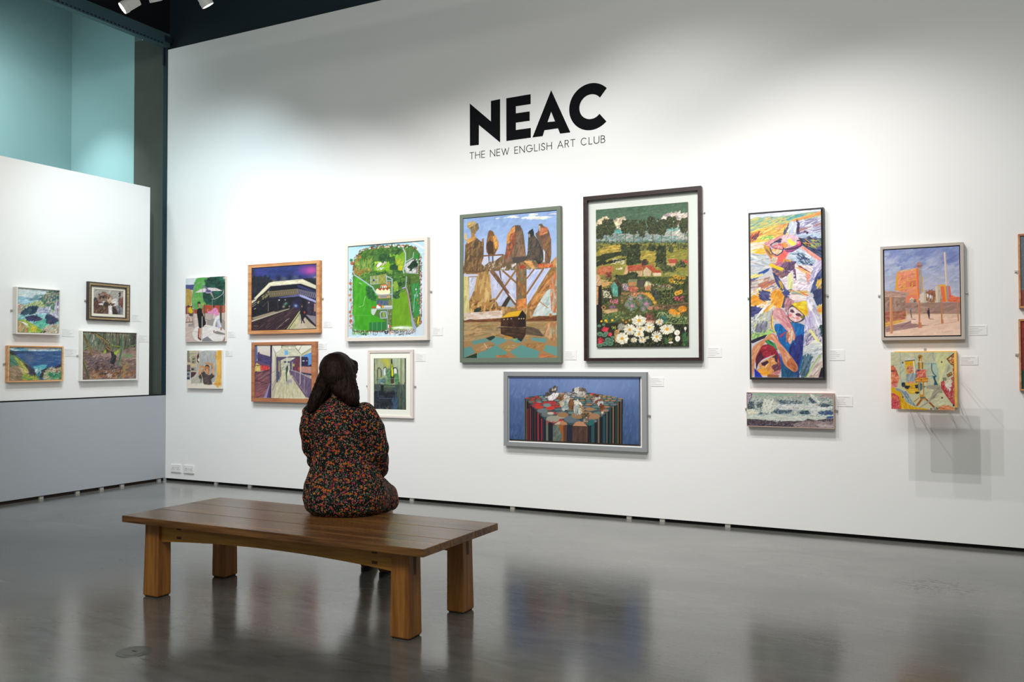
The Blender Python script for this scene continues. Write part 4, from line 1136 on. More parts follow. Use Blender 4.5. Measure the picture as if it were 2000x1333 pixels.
ART['bridge'] = ((885, 395, 4.164), [(80, 137), (839, 68), (849, 1267), (84, 1268)], '''
G 8aa8d8 a8bce0 60,50 860,50 860,480 60,480
A .35
K 8caade|94b2e2|80a0d2|9cb6e0 260 60 24 50 60 70,70 850,60 850,330 70,330
S b8c8e8 700 380 140 70 .7
S c0ccec 300 380 160 90 .7
A .7
D e4ead8|f0f2e8|d0dccc 40 60 9 3 5 570,130 640,112 800,120 740,138 610,138
D e4ead8|f0f2e8 14 34 8 3 5 620,98 690,98 690,106 620,110
D e4ead8|f0f2e8 16 34 8 3 5 450,118 520,112 520,128 450,128
D e4ead8|f0f2e8 8 26 7 3 5 785,98 838,92 838,103 785,104
D e4ead8 8 20 6 3 5 330,132 440,125 430,132 330,140
P 8c7040 80,560 840,530 848,1270 84,1270
K c08850|a87040|c89860|8c6038|d0a870 500 60 18 80 25 85,560 845,540 848,1265 84,1265
G b8bcd8 b4b8d0 290,560 512,545 512,790 440,850 330,840 290,700
K c0c4e0|b0b4d0|c8cce4 160 60 20 70 30 300,570 510,555 510,780 350,820
P c0c8e8 596,545 790,535 600,840 596,760
K b8c4e8|c4cce8|b0bce4 80 80 16 55 8 600,550 780,540 610,800
P b4c4c0 700,800 800,650 830,700 840,920 640,930
K b8c8c4|c4d0cc|a8bcb4|d4d0cc 120 60 20 60 30 690,830 800,680 835,760 838,910 650,925
P 9cacb8 430,850 470,780 500,850
P c0c4d8 130,610 200,610 190,660 130,810
K b4b8d0|c8ccdc 40 50 12 70 20 132,615 195,612 180,700 132,800
K c8a060|b08848|987040|d0b070|b88c50 220 70 20 86 12 200,560 300,560 320,900 140,900
K d8cc8c|c8bc74|d0c888 60 100 16 88 4 84,600 125,600 135,950 84,950
P 5c4030 372,560 385,560 395,640 412,655 400,650 385,620
L 8a6238 15 405,560 512,655
L 94683c 15 505,560 348,790
P 6a4c38 290,555 340,560 420,680 512,820 512,850 470,800 400,700 330,610
K 7c5840|5c4030|94704c 60 50 10 -55 8 300,560 340,565 500,810 490,820
L e4e8f4 8 455,745 508,815
P 3c342c 420,800 450,760 470,780 430,850 390,850
L 8a5c34 11 655,548 600,620
L 8a6238 14 730,545 598,745
P a8743c 598,860 700,700 800,560 835,560 830,680 760,720 650,880
K b88048|945c30|c89050|784828|d89850 200 60 16 50 14 605,860 800,560 830,600 660,880
L b08860 9 705,810 770,860
K b8643c|c8784c|b0a48c|d0a080 120 50 12 84 12 780,640 838,560 842,900 800,900
P 4a4436 512,480 594,470 596,600 512,600
G 64503c a0703c 512,590 594,590 592,860 512,860
K 7c5c3c|5c4838|945f34|6c6c50|b07c40 220 60 16 86 14 514,490 592,480 590,850 514,850
K d08038|c87038|e09048 50 40 14 60 40 520,790 590,780 600,860 520,880
K a87838|c89858|503828|d8b070|8c5c30 160 40 14 60 50 140,800 340,780 390,880 150,930
K 1f2c28|2c3c30 40 26 16 50 40 165,910 175,870 215,850 235,880 225,912
L 8ca08c 6 170,915 225,912
K dccfc4|d8c4b8|e4d8cc|c8a890 120 90 20 5 20 90,900 400,880 400,940 90,960
P 744830 84,965 140,950 200,958 390,945 390,975 84,980
K 6c4028|845034|5c3420 50 50 10 2 6 86,962 380,950 385,972 86,976
P 744428 590,960 700,925 790,935 845,915 845,968 594,968
K 6c3c24|84502c|5c3420 70 60 12 6 10 600,955 700,930 840,925 842,962
K b86c38 10 16 12 60 40 780,905 800,900 805,930 785,935
G a08458 a87c4c 84,975 845,968 849,1268 84,1268
K b08c5c|987848|a89468|88704c|c09868 420 90 14 6 16 86,980 845,972 848,1100 86,1130
K c08050|a06038|d0a070 90 60 16 80 20 760,980 846,975 848,1110 800,1130 740,1080
S 98a888 810 1050 50 60 .6
P 5c4c3c 590,1010 660,1020 700,1040 740,1095 592,1075
K 54443a|6c5844 50 60 12 -12 8 595,1015 680,1030 730,1090 600,1070
P 6c6450 345,1020 388,1010 388,1030
P 3a241c 388,945 530,925 530,1018 388,1010
P 2c1e1a 530,925 590,920 592,1015 530,1018
K 3c261c|2c1a16|4c3024 60 50 10 88 4 390,950 528,935 528,1010 390,1006
P d8a418 388,942 455,895 562,878 528,928
P e4b020 400,935 460,898 550,884 520,920
P 1c1c1a 533,925 562,878 594,918 592,950 533,950
E d8b890 414 954 4 5
E d8b890 443 951 4 5
E d8b890 473 948 4 5
E d8b890 535 948 5 5
E d8b890 555 947 5 5
E d8b890 574 947 5 5
P 3c2a20 388,1015 592,1020 590,1080 555,1135 500,1110 420,1082 388,1070
K 4c3224|33241c|5c4028 70 60 9 2 6 392,1020 588,1024 586,1070 520,1100 400,1070
P c08820 410,1080 490,1100 470,1110 425,1090
P 609088 150,1130 260,1105 300,1130 165,1160
P 1f3c34 265,1105 325,1085 342,1090 340,1118 300,1125
P 609490 300,1130 350,1095 380,1100 450,1125 360,1165
P 609490 455,1120 520,1105 560,1140 520,1145
P 609088 560,1140 600,1120 590,1115
P 60948c 635,1100 762,1110 752,1145 640,1125
P 5c9088 88,1185 148,1170 180,1222 88,1266
P 5c9488 200,1230 350,1160 445,1225 400,1268 195,1268
P 5c948c 460,1218 555,1160 705,1215 690,1268 530,1268
P 60988c 755,1160 848,1180 848,1255 735,1210
P 1f3c30 88,1266 195,1226 195,1268
P 8ca84c 480,1110 520,1115 500,1130
P 1f3430 520,1115 575,1105 555,1135
K a88050|b89060|98704c|c8a070 80 34 10 20 30 250,1160 345,1160 250,1215 180,1200
K a88c58|b89868|98804c 80 34 10 20 30 380,1165 545,1160 450,1220
K a87844|946c3c|b88850 70 34 10 20 30 580,1150 745,1145 720,1210 600,1180
K c06c40|d08850|b05c38 40 40 10 10 20 700,1230 840,1260 700,1266
K b87848|a86838 30 34 10 10 30 340,1245 440,1240 460,1266 350,1266
L d8d0b0 5 255,1150 275,1185
K 6c5438|7c5c3c|584830|8c6c44|9c7444 400 34 14 80 40 84,500 240,430 300,500 400,420 500,450 600,440 780,500 838,450 840,545 300,560 84,580
P 6c5034 100,340 150,285 185,285 235,330 250,300 250,420 235,500 245,560 200,580 110,570 84,560 95,470
K 7c5c3c|5c4830|8c6840|4c4434|a87c48 260 50 15 80 22 105,340 180,300 240,340 235,500 230,560 110,560
K d09850|e0a858|c88c48 50 34 12 35 20 105,310 150,285 185,275 190,300 120,340
P a87c40 140,215 185,215 175,280 150,290
K c8a058|b08c4c|d8b870|98804c 70 20 12 60 50 115,170 150,152 190,165 195,200 175,225 140,225 115,205
K 7c6848|6c5c40|8c7450 50 20 12 70 50 140,205 200,170 212,215 180,260 150,250
K c8a05c|d8b46c 20 30 10 75 20 92,260 112,250 115,300 95,320
K a07850|8c6040 20 34 9 88 8 235,300 250,295 245,360 232,360
K 8c5c38|c88c48|6c4c34 60 36 12 75 30 95,345 130,340 120,380 100,370
P 7c5430 285,240 300,228 325,240 335,270 368,320 370,370 350,400 335,435 275,425 265,370 275,300
K 94643c|7c5430|5c3c28|a8743c 90 36 12 78 20 285,270 330,275 335,420 280,410
K e0a050|d09448|f0b058 40 34 11 70 20 320,280 345,270 370,340 365,390 340,380
P 4a3626 270,340 300,310 325,330 330,420 285,420
L 4c3828 9 290,420 290,495
L 4c3828 9 322,420 322,490
L 7c5038 12 245,438 405,428
P 6c5840 440,280 470,210 500,188 540,188 570,240 590,430 590,470 420,520 400,540 430,380
K 7c6450|6c5440|8c6c50|54483c|946850 300 60 14 84 14 445,270 500,200 550,210 585,440 420,500
K d89850|e0a860|c87c40 70 34 11 60 30 435,270 470,215 500,195 500,240 460,330 430,340
K a84c30|c06038|8c3c28 60 22 10 70 40 470,240 500,230 505,340 430,500 420,440
P 5c4c44 515,195 545,190 550,225 520,230
P 3c3a38 600,245 615,250 645,218 655,245 655,270 690,310 730,400 735,480 700,500 660,470 590,465 590,440 635,370 620,290
K 4c443e|343636|5c5044|54483c|6c5840 180 44 13 70 30 610,265 650,260 690,330 730,480 600,460
P 2c2c30 610,240 645,215 655,265 630,290 620,270
K 8c8478|a8988c 12 26 10 80 20 605,255 622,260 625,290 612,285
P 6c5440 690,185 715,172 735,200 765,205 790,280 798,400 790,490 765,505 740,480 730,400 700,330 660,260 690,240
K 7c6048|5c4838|8c5c40|6c5038|94683c 160 44 13 76 25 700,200 760,220 795,300 790,480 745,480 730,380
K c87848|d89058|b8603c 50 26 11 50 50 690,200 770,205 765,250 700,280
K c8bcac|a89c90 16 26 10 80 20 690,195 705,190 710,240 695,235
K c84c30|d87038|e89850|b83c28 110 22 11 60 50 685,500 770,505 830,480 835,530 690,535
K 2c2c2c 14 26 12 60 40 665,470 720,500 690,505
K e0a058|d08c48|f0b068 50 30 13 20 50 540,455 580,455 580,475 640,480 660,540 640,540
P 4c4440 480,450 590,440 590,475 520,500 485,490
K a83828|c0482c 14 26 10 60 30 540,520 590,500 590,540 540,545
K c09058|a87840 40 26 12 80 30 800,480 838,440 840,530 810,530
P c0c4d8 84,590 100,575 105,585 200,585 205,600 95,608
L bcc4dc 12 250,470 245,500
P c4c8dc 250,445 285,440 290,490 250,520 230,500
P c4c8dc 330,440 400,435 330,485
P c8ccdc 730,380 745,405 742,480 735,480
''')
# the garden: top half measured in one crop, lower half in another
def garden_trees():
    o = []
    for x, y, rx, ry, tx in ((150, 560, 70, 130, 160), (290, 480, 130, 140, 260), (590, 470, 80, 120, 590), (730, 480, 80, 130, 730), (880, 500, 70, 150, 880),
                             (1040, 400, 80, 100, 1060), (1060, 520, 90, 90, 1065), (1210, 480, 90, 140, 1210), (1390, 400, 120, 100, 1380), (1610, 450, 80, 130, 1620)):
        o.append('L 5c4838 9 %d,%d %d,790' % (tx, y, tx))
        q = ' '.join('%d,%d' % (x+rx*math.cos(a)*f, y+ry*math.sin(a)*f) for a, f in [(i*math.pi/6, 1+.12*(-1)**i) for i in range(12)])
        o.append('D 26301c|323c22|1e2818|424a2c %d 30 20 30 80 %s' % (rx*ry/48, q))
        o.append('D 58603c|6c6c44|4c5430 %d 16 9 30 80 %s' % (rx*ry/110, q))
    return '\n'.join(o)
def petals(lst):
    return '\n'.join('F f0ead0 e0a020 %d %d %d %d %d' % q for q in lst)
ART['garden'] = ((1155, 390, 8.885), [(76, 180), (1665, 40), (1690, 2555), (92, 2552)], '''
G 46644c 5c7860 60,0 1720,0 1720,420 60,420
P 5c7c64 60,400 1720,400 1720,800 60,800
P 8c8434 60,790 1720,790 1720,1500 60,1500
A .4
K 4c6c54|58785c|426048|5c7c60 140 160 30 4 10 60,0 1720,0 1720,420 60,420
A .85
D e8d4a8|d8c49c|f0e0b8|c8b090 70 50 34 30 60 80,420 160,350 250,310 290,340 290,430 80,450
D e8d4a8|d8c49c|f0e0b8|b8a890|a89c94 110 50 34 30 60 400,350 570,310 600,400 540,520 420,480
D e8dcc8|d0bcac|f0e4d0|b0a098|a09498 220 60 40 30 60 1150,380 1280,280 1450,220 1640,250 1660,420 1500,470 1240,420
D 98a09c|a8a8a0|8c9494|b8b0a0|7c8c88 260 60 30 10 40 80,560 1660,480 1660,720 80,740
D 5cb0a8|58a4a0 40 60 16 5 10 400,530 560,540 560,580 400,570
D 5cb0a8|70a8a0|80b4a8 60 60 16 5 10 960,520 1580,470 1660,640 1100,560
D c8c0b0|b4aca4|d8d0bc 70 50 20 10 30 1280,540 1660,540 1660,700 1280,660
D 6c9490|8cb0a8|5c7c80 80 60 14 5 10 200,640 1660,640 1660,730 200,720
''' + garden_trees() + '''
P 8c8434 70,760 1700,760 1700,1480 70,1480
D 38422a|4c5634|5c6444|2c3420 360 30 18 60 80 80,720 1675,740 1675,860 80,900
D c8a440|b09438|d8b450|a88c34 90 90 20 5 8 200,840 350,800 640,800 640,880 300,920 90,960
P 8c8434 80,960 640,880 850,920 1675,880 1675,1300 90,1300
K 9c9440|8c8838|a8a04c|78782c|b09c44 260 70 16 12 10 80,940 640,890 1670,880 1675,1200 90,1200
D c09838|a88830|b8a848 70 60 14 8 8 830,900 1120,900 1120,1080 860,1060
D 26301c|32381e|3c4426 160 60 24 12 20 80,1000 240,950 430,920 640,900 640,950 420,980 180,1040 80,1060
P 2c3620 85,1080 400,960 410,990 90,1120
D 1e2818|2c3820 60 70 24 8 8 85,1090 600,1020 560,1060 90,1160
D 26301c|303a22|1e2616|465030 300 40 24 40 70 620,800 830,780 850,1100 620,1130
D 26301c|303a22|1e2616|3e4a2a 200 40 22 60 60 1130,820 1280,800 1290,1130 1120,1150
D 26301c|465030|38422a 150 34 22 50 70 520,780 600,800 620,960 540,980
D 26301c|38422a|505832 110 34 20 50 70 1000,780 1110,790 1100,880 1000,880
D 38422a|505832 60 30 20 50 70 1340,820 1420,830 1400,920 1350,900
D 3c2c28|4c3830 60 34 22 60 60 870,1080 930,1030 990,1130 860,1140
D e8dcc4|d8ccb0 34 26 12 5 20 390,1020 560,1040 590,1120 300,1120
D e8dcc4 12 26 12 5 20 420,1180 540,1180 540,1220 440,1220
P b86844 160,1160 370,1150 385,1180 350,1300 110,1300 100,1230
K b85c3c|c87048|a04c30|c07c54 90 50 14 5 20 150,1165 380,1150 350,1290 110,1290
L c87048 24 192,1130 192,1165
P d0a078 590,1180 620,1150 640,1300 560,1300
P b05038 620,1150 860,1130 885,1230 640,1250
K b05434|a04428|c06440|b85c44 80 50 10 8 8 620,1150 860,1130 885,1230 640,1250
P c4a474 640,1250 880,1240 890,1330 650,1330
L b06040 22 858,1110 862,1150
P b04c34 885,1150 1055,1140 1130,1240 900,1240
K b85838|a04028 40 40 10 8 8 885,1150 1055,1140 1130,1240 900,1240
P c8b088 900,1230 950,1170 1030,1240 1030,1330 900,1330
L b86844 24 1042,1100 1044,1150
P b04c30 1040,1270 1060,1230 1180,1225 1215,1275
P d8c09c 1060,1275 1210,1275 1200,1330 1060,1330
P b04c34 1320,1040 1480,1035 1500,1110 1350,1120
P c8a070 1310,1110 1500,1110 1500,1160 1320,1160
P b45038 1580,1050 1675,1060 1675,1120 1560,1100
D 38422a|4c5634|606838|2c3420 260 34 20 50 70 1090,1090 1310,1150 1670,1180 1560,1060 1480,1080 1440,1300 1280,1300 1200,1200
C 1155 530 8.885
P 4a4c28 85,95 600,60 900,100 1690,100 1695,1310 95,1310
K b0904c|c8a860|a88848|706c38|8c8440 160 60 16 5 20 90,95 480,70 480,280 180,300
D 50582c|687038|3c4424|7c7c40 420 40 16 40 70 90,60 1680,40 1690,700 95,700
P c89c5c 190,190 330,180 300,240 190,270
D 2c3420|3c4426|1e2618|50582e 220 44 24 50 70 400,60 560,90 620,60 640,20 780,20 820,180 440,180
D 7c3830|5c2c28|8c4438 50 30 16 60 60 250,20 350,20 340,110 250,110
D 3a4a20|4c5a28|28341a|5c6830 260 40 18 50 60 820,130 1360,110 1400,200 1060,220
D 303c20|202a18|44502a 120 40 18 50 60 1420,80 1680,80 1690,230 1560,230
D 8c9044|a8a050|707838 120 50 14 8 20 1240,20 1680,10 1680,90 1300,80
K 8c7044|a88c58|6c5434|947848 220 50 16 10 30 480,360 1100,380 1180,640 520,560
P 1f1814 85,230 180,240 190,900 90,900
P c8a078 85,60 130,60 190,200 150,250 85,250
K d8b088|a88058|c09468 30 50 14 75 10 90,70 130,70 180,210 90,240
P c08c5c 85,260 125,260 120,575 90,575
L 3c2c20 4 85,340 125,340
L 3c2c20 4 85,420 125,420
L 3c2c20 4 85,500 125,500
P 3c2c20 310,270 395,155 440,140 530,240 470,280 395,170
K 4c3828|604838|2f2018 40 70 14 -50 8 400,165 440,140 530,240 470,280
P 58a08c 335,270 395,175 460,270 460,440 385,430
K 64ac98|4c9480|70b8a0|448874 60 90 14 86 6 340,275 395,185 458,275 458,435 388,425
L 2c5c50 6 360,430 358,255 408,250 410,430
P 2c2c20 460,280 520,250 520,400 462,430
D 2c3420|404828|1e2418 120 34 20 50 70 190,290 340,290 380,460 200,560
D e8e0c8|f0e8d8|d8c8a8|e8d89c 80 14 11 50 70 195,330 310,330 350,460 220,450
D c8607c|d87890|b84860|e090a0 60 16 12 50 70 330,480 460,480 460,560 330,540
D 7c5474|94688c 40 20 12 50 70 330,580 430,600 420,660 320,640
D a888a0|c8a8b8|8c7088|e0d0d8 80 18 12 50 70 540,210 620,220 640,330 550,330
P 7c8058 630,170 650,140 800,140 790,190 780,260 640,260
P b87848 640,190 780,190 770,240 640,250
P 4c4840 800,170 830,150 1000,160 1030,180 1020,240 950,270 810,260
L 383830 10 800,180 815,155 1010,155
D c8c08c|d8d0a0 22 60 12 80 12 930,200 1030,195 1030,260 930,260
D c06850|d07c5c|a04838|b05848 80 40 22 20 50 640,270 800,280 780,360 640,330
D d07850|e09468|b86040 60 40 14 75 10 640,390 920,370 920,430 660,440
D b87050|d89468 50 26 12 50 60 920,260 1030,250 1020,330 940,330
P 3c3c34 1030,300 1180,320 1200,480 1110,500 1050,420
K 4c5044|2c2e28|5c5c4c|383c34 80 50 18 80 20 1035,305 1180,330 1200,480 1110,490
D 6c7040|808850|585c34 50 60 12 4 10 1040,290 1380,280 1400,320 1180,340
D b05838|e0783c|f0f0f0|8cb0c0|c89868 40 20 12 50 60 1060,220 1400,240 1400,290 1080,260
D 24301c|344424|1a2416|48582c 300 40 18 50 70 1180,360 1440,320 1470,560 1220,580
D 5c6c38|7c8444|c0b060 90 18 8 50 70 1200,370 1440,330 1450,560 1230,570
D d8a030|e8b440|c88c28|a86c20 90 26 14 50 60 900,380 1000,370 1060,450 1130,560 1090,560 1000,440
D e8a828|d89020|f0bc3c 34 30 18 50 60 1440,370 1500,350 1510,430 1450,430
D e8a828|d89020|f0bc3c 30 30 18 50 60 1520,340 1570,340 1560,390 1520,390
''' + '\n'.join('F e0a828 7c4018 %d %d %d %d 12\nE 8c4c1c %d %d 14 14' % (x, y, r, r, x, y) for x, y, r in ((1385, 165, 45), (1455, 100, 38), (1515, 120, 40), (1600, 120, 34), (1570, 200, 26), (1480, 395, 40), (1545, 362, 32))) + '''
D 34401f|48542a|202a16 110 40 16 70 50 1400,220 1660,210 1660,330 1460,320
D e8c848|d8b038 12 20 12 50 60 1430,180 1600,180 1600,230 1440,240
D d8405c|e8607c|c83050 30 20 14 50 70 1440,450 1620,430 1600,530 1460,530
D 24301c|3c4c28 70 34 14 60 60 1440,420 1670,420 1670,540 1460,560
D d8405c|e8607c 22 18 14 50 70 1440,450 1620,430 1600,530 1460,530
L 5c4438 26 1180,600 1400,600 1680,570
L 8c6c4c 8 1180,590 1400,590 1680,555
D 6c5438|8c7450|4c3c28 80 40 16 10 30 1150,610 1500,610 1500,660 1150,660
''' + '\n'.join('E 4c5c44 %d %d %d %d\nD 7c8c74|98a088|5c6c54|6c7c6c 46 %d 12 60 80 %d,%d %d,%d %d,%d %d,%d\nE 9c7088 %d %d %d %d\nE c08898 %d %d %d %d' % (
    x, y, r, r*.9, r*.7, x-r, y, x, y-r, x+r, y, x, y+r, x, y, r*.38, r*.36, x, y, r*.18, r*.18) for x, y, r in ((700, 600, 95), (680, 480, 62), (850, 465, 80), (950, 570, 110), (900, 650, 60), (620, 580, 50))) + '''
E b87860 1020 640 44 34
E a06c54 1130 640 44 30
D 546434|687c44|3c4a28|8c9458 300 40 16 50 70 200,690 1000,690 720,840 200,860
D b08c58|c8a470|947044 70 60 18 8 10 220,670 440,650 460,690 260,720
P a87848 170,620 220,580 260,630 205,670
P 2c2418 195,620 220,605 235,630 210,645
P c8a070 240,690 430,660 460,690 280,730
E d88820 1400 705 72 46
E d0801c 1580 662 76 56
E e09428 1475 765 66 58
D e8a438|c87818|f0b048 60 40 9 80 30 1340,670 1640,620 1640,700 1480,820 1360,740
E c87818 1475 765 10 50
D 2c4024|3c5430|22341c|50683c 460 60 20 50 70 1080,700 1340,700 1340,800 1680,800 1690,960 1200,940
D 7c9050|98a464|6c8044|b0b078 170 44 11 50 70 1130,700 1340,720 1560,760 1680,800 1680,960 1260,940
D 2f6058|3c7064 30 50 18 50 70 1200,780 1330,780 1330,880 1200,880
L b0bc88 9 1140,790 1170,730 1260,720 1320,780
D a03848|c05060 22 60 10 60 40 950,740 1120,760 1100,880 960,880
D d89c84|c88878 26 26 18 50 60 950,860 1100,860 1100,910 960,910
P 2c2a1c 95,880 460,880 470,1310 95,1310
P 20201a 460,900 1690,930 1690,1310 460,1310
D 34401f|28341a|48562a|5c6c34|1a2014 560 44 10 70 40 400,900 1690,920 1690,1300 400,1300
D 8c8c4c|b0a868|707838|d8cc88 160 30 5 75 30 420,940 1400,940 1400,1300 420,1300
P c09460 400,1020 620,910 650,900 560,980 480,1020 470,1200 410,1240 400,1100
K a87c4c|8c6c40|c89c68 40 40 14 80 30 400,1030 470,1030 470,1200 410,1230
P 201c14 300,980 400,930 450,920 470,1010 300,1000
D b8c058|8ca040 16 26 12 60 50 340,960 430,950 430,1000 340,1000
D 3c5430|506c3c|2c4428|688450 150 34 14 50 70 200,780 440,760 460,880 220,900
E f0b820 177 860 17 18
E f0b820 250 848 22 20
E e8b020 270 870 15 15
E f0b820 364 844 21 21
E e8b020 424 787 12 12
E e08838 552 845 14 18
E e08838 603 883 14 18
E e08838 657 848 12 18
''' + '\n'.join('E 28483a %d %d %d %d\nE 6c9478 %d %d %d %d\nE 3c6848 %d %d %d %d\nL 88a888 4 %d,%d %d,%d %d,%d' % (x, y, r, r*.75, x, y, r*.86, r*.62, x, y, r*.62, r*.44, x-r*.5, y+r*.1, x, y-r*.3, x+r*.5, y+r*.1) for x, y, r in
    ((150, 1080, 55), (230, 1100, 50), (260, 1060, 42), (350, 1200, 50), (290, 1180, 58), (330, 1250, 56), (240, 1250, 58), (150, 1270, 52), (370, 1140, 36), (140, 940, 34), (215, 920, 30))) + '''
D c83040|a82030|e05060|d83848 80 20 15 50 80 185,1000 230,955 295,985 280,1040 200,1040
D c83040|a82030|e05060|d83848 60 18 14 50 80 290,1090 325,1055 360,1080 345,1115 310,1115
D c83040|a82030|e05060|d83848 80 20 15 50 80 105,1190 160,1135 225,1190 200,1235 130,1235
''' + '\n'.join('F a8a898 8c8c78 %d %d %d %d %d' % q for q in ((515, 960, 60, 62, 18),)) + '\n' +
petals(((825, 855, 112, 82, 24), (665, 1010, 96, 90, 20), (845, 1000, 82, 48, 18), (1005, 975, 80, 88, 20), (1180, 885, 64, 52, 16), (1310, 1010, 110, 82, 20),
        (535, 1165, 102, 92, 24), (825, 1090, 82, 52, 18), (1130, 1140, 84, 90, 18), (738, 1190, 52, 48, 16), (882, 1192, 62, 52, 16), (968, 1155, 34, 30, 10))) + '''
E f0ead8 1485 1072 50 48
E f4eee0 1495 1175 44 52
E e8dcc8 1630 1000 22 30
E e8dcc8 1375 1242 42 17
E c8b890 1490 1078 14 10
E c8b890 1498 1180 12 12
L e8dcc8 7 1630,1020 1625,1060
E 3c6438 1300 1215 32 56
D 3c6438|4c7840|2c5030 60 50 24 70 40 1560,1090 1680,1090 1670,1290 1600,1290
D c8b860|e0d080 16 34 7 80 10 1330,1150 1410,1150 1410,1210 1330,1210
N .1 3 3
''')
def table_tops():
    o = []
    R = np.random.RandomState(4)
    cols = {'r': ['c03028', 'b83c30', '6c7860', '7c9090'], 'm': ['607478', '5c6c70', 'b0a090', '6c8480'], 'n': ['a87c54', '5c8078', 'b08458', '64807c', '6c7478']}
    rows = [(228, 1240, 700, 11, 7), (248, 1400, 560, 11, 9), (270, 1700, 400, 12, 10), (296, 1830, 230, 13, 12), (324, 1900, 110, 13, 13), (358, 1880, 130, 14, 14), (392, 1840, 170, 15, 16),
            (430, 1790, 215, 17, 18), (474, 1740, 270, 19, 20), (526, 1660, 340, 21, 24), (590, 1600, 430, 26, 30), (668, 1480, 500, 32, 38), (740, 1420, 560, 38, 46)]
    for k, (y, x1, x0, rh, _) in enumerate(rows):
        rx = 30+k*k*.65; st = rx*2.5; x = x0+rx+(st*.5 if k % 2 else 0)
        while x < x1-rx*.4:
            u = (x-150)/1700
            c = cols['r' if u < .33 and k > 2 else 'm' if u < .52 else 'n']
            o.append('E %s %d %d %d %d' % (c[R.randint(len(c))], x, y, rx*1.12, rh))
            x += st
    return '\n'.join(o)
def stripes():
    o = []
    L = [(95, 12, '6c6450', 330), (110, 8, '1c1c20', 345), (124, 7, 'a08c50', 360), (138, 10, '1c1c20', 370), (152, 9, 'd83034', 520), (168, 10, '5c2830', 400), (186, 8, '242430', 420), (199, 10, 'c84c38', 500),
         (216, 14, '262430', 440), (236, 12, '4c3048', 470), (256, 14, '262430', 480), (284, 14, '6c3438', 500), (305, 16, '262830', 540), (342, 20, 'd83040', 600), (372, 20, '262a38', 620),
         (409, 14, 'd82c34', 700), (440, 34, '2c3040', 700), (508, 42, '6c7468', 740), (577, 80, '20242e', 780)]
    for x, w, c, y in L: o.append('L %s %d %d,%d %d,1300' % (c, w, x, y, x+3))
    Rr = [(1290, 76, '22242e', 830), (1358, 56, '2c5458', 800), (1418, 52, '1e2228', 760), (1466, 30, '7c6c58', 700), (1510, 48, '1c2028', 690), (1568, 44, '26505a', 660), (1620, 20, '66685e', 590), (1645, 26, '1c2024', 590),
          (1682, 22, '284c4c', 540), (1708, 24, '1c1e22', 500), (1736, 20, '94704e', 470), (1762, 20, '1c2020', 460), (1790, 18, '2c4c48', 430), (1808, 14, '1c2020', 420), (1826, 12, 'a07448', 400), (1846, 20, '1c1e1c', 390), (1880, 14, '806640', 360), (1898, 22, '16181a', 340)]
    for x, w, c, y in Rr: o.append('L %s %d %d,%d %d,1300' % (c, w, x, y, x))
    return '\n'.join(o)
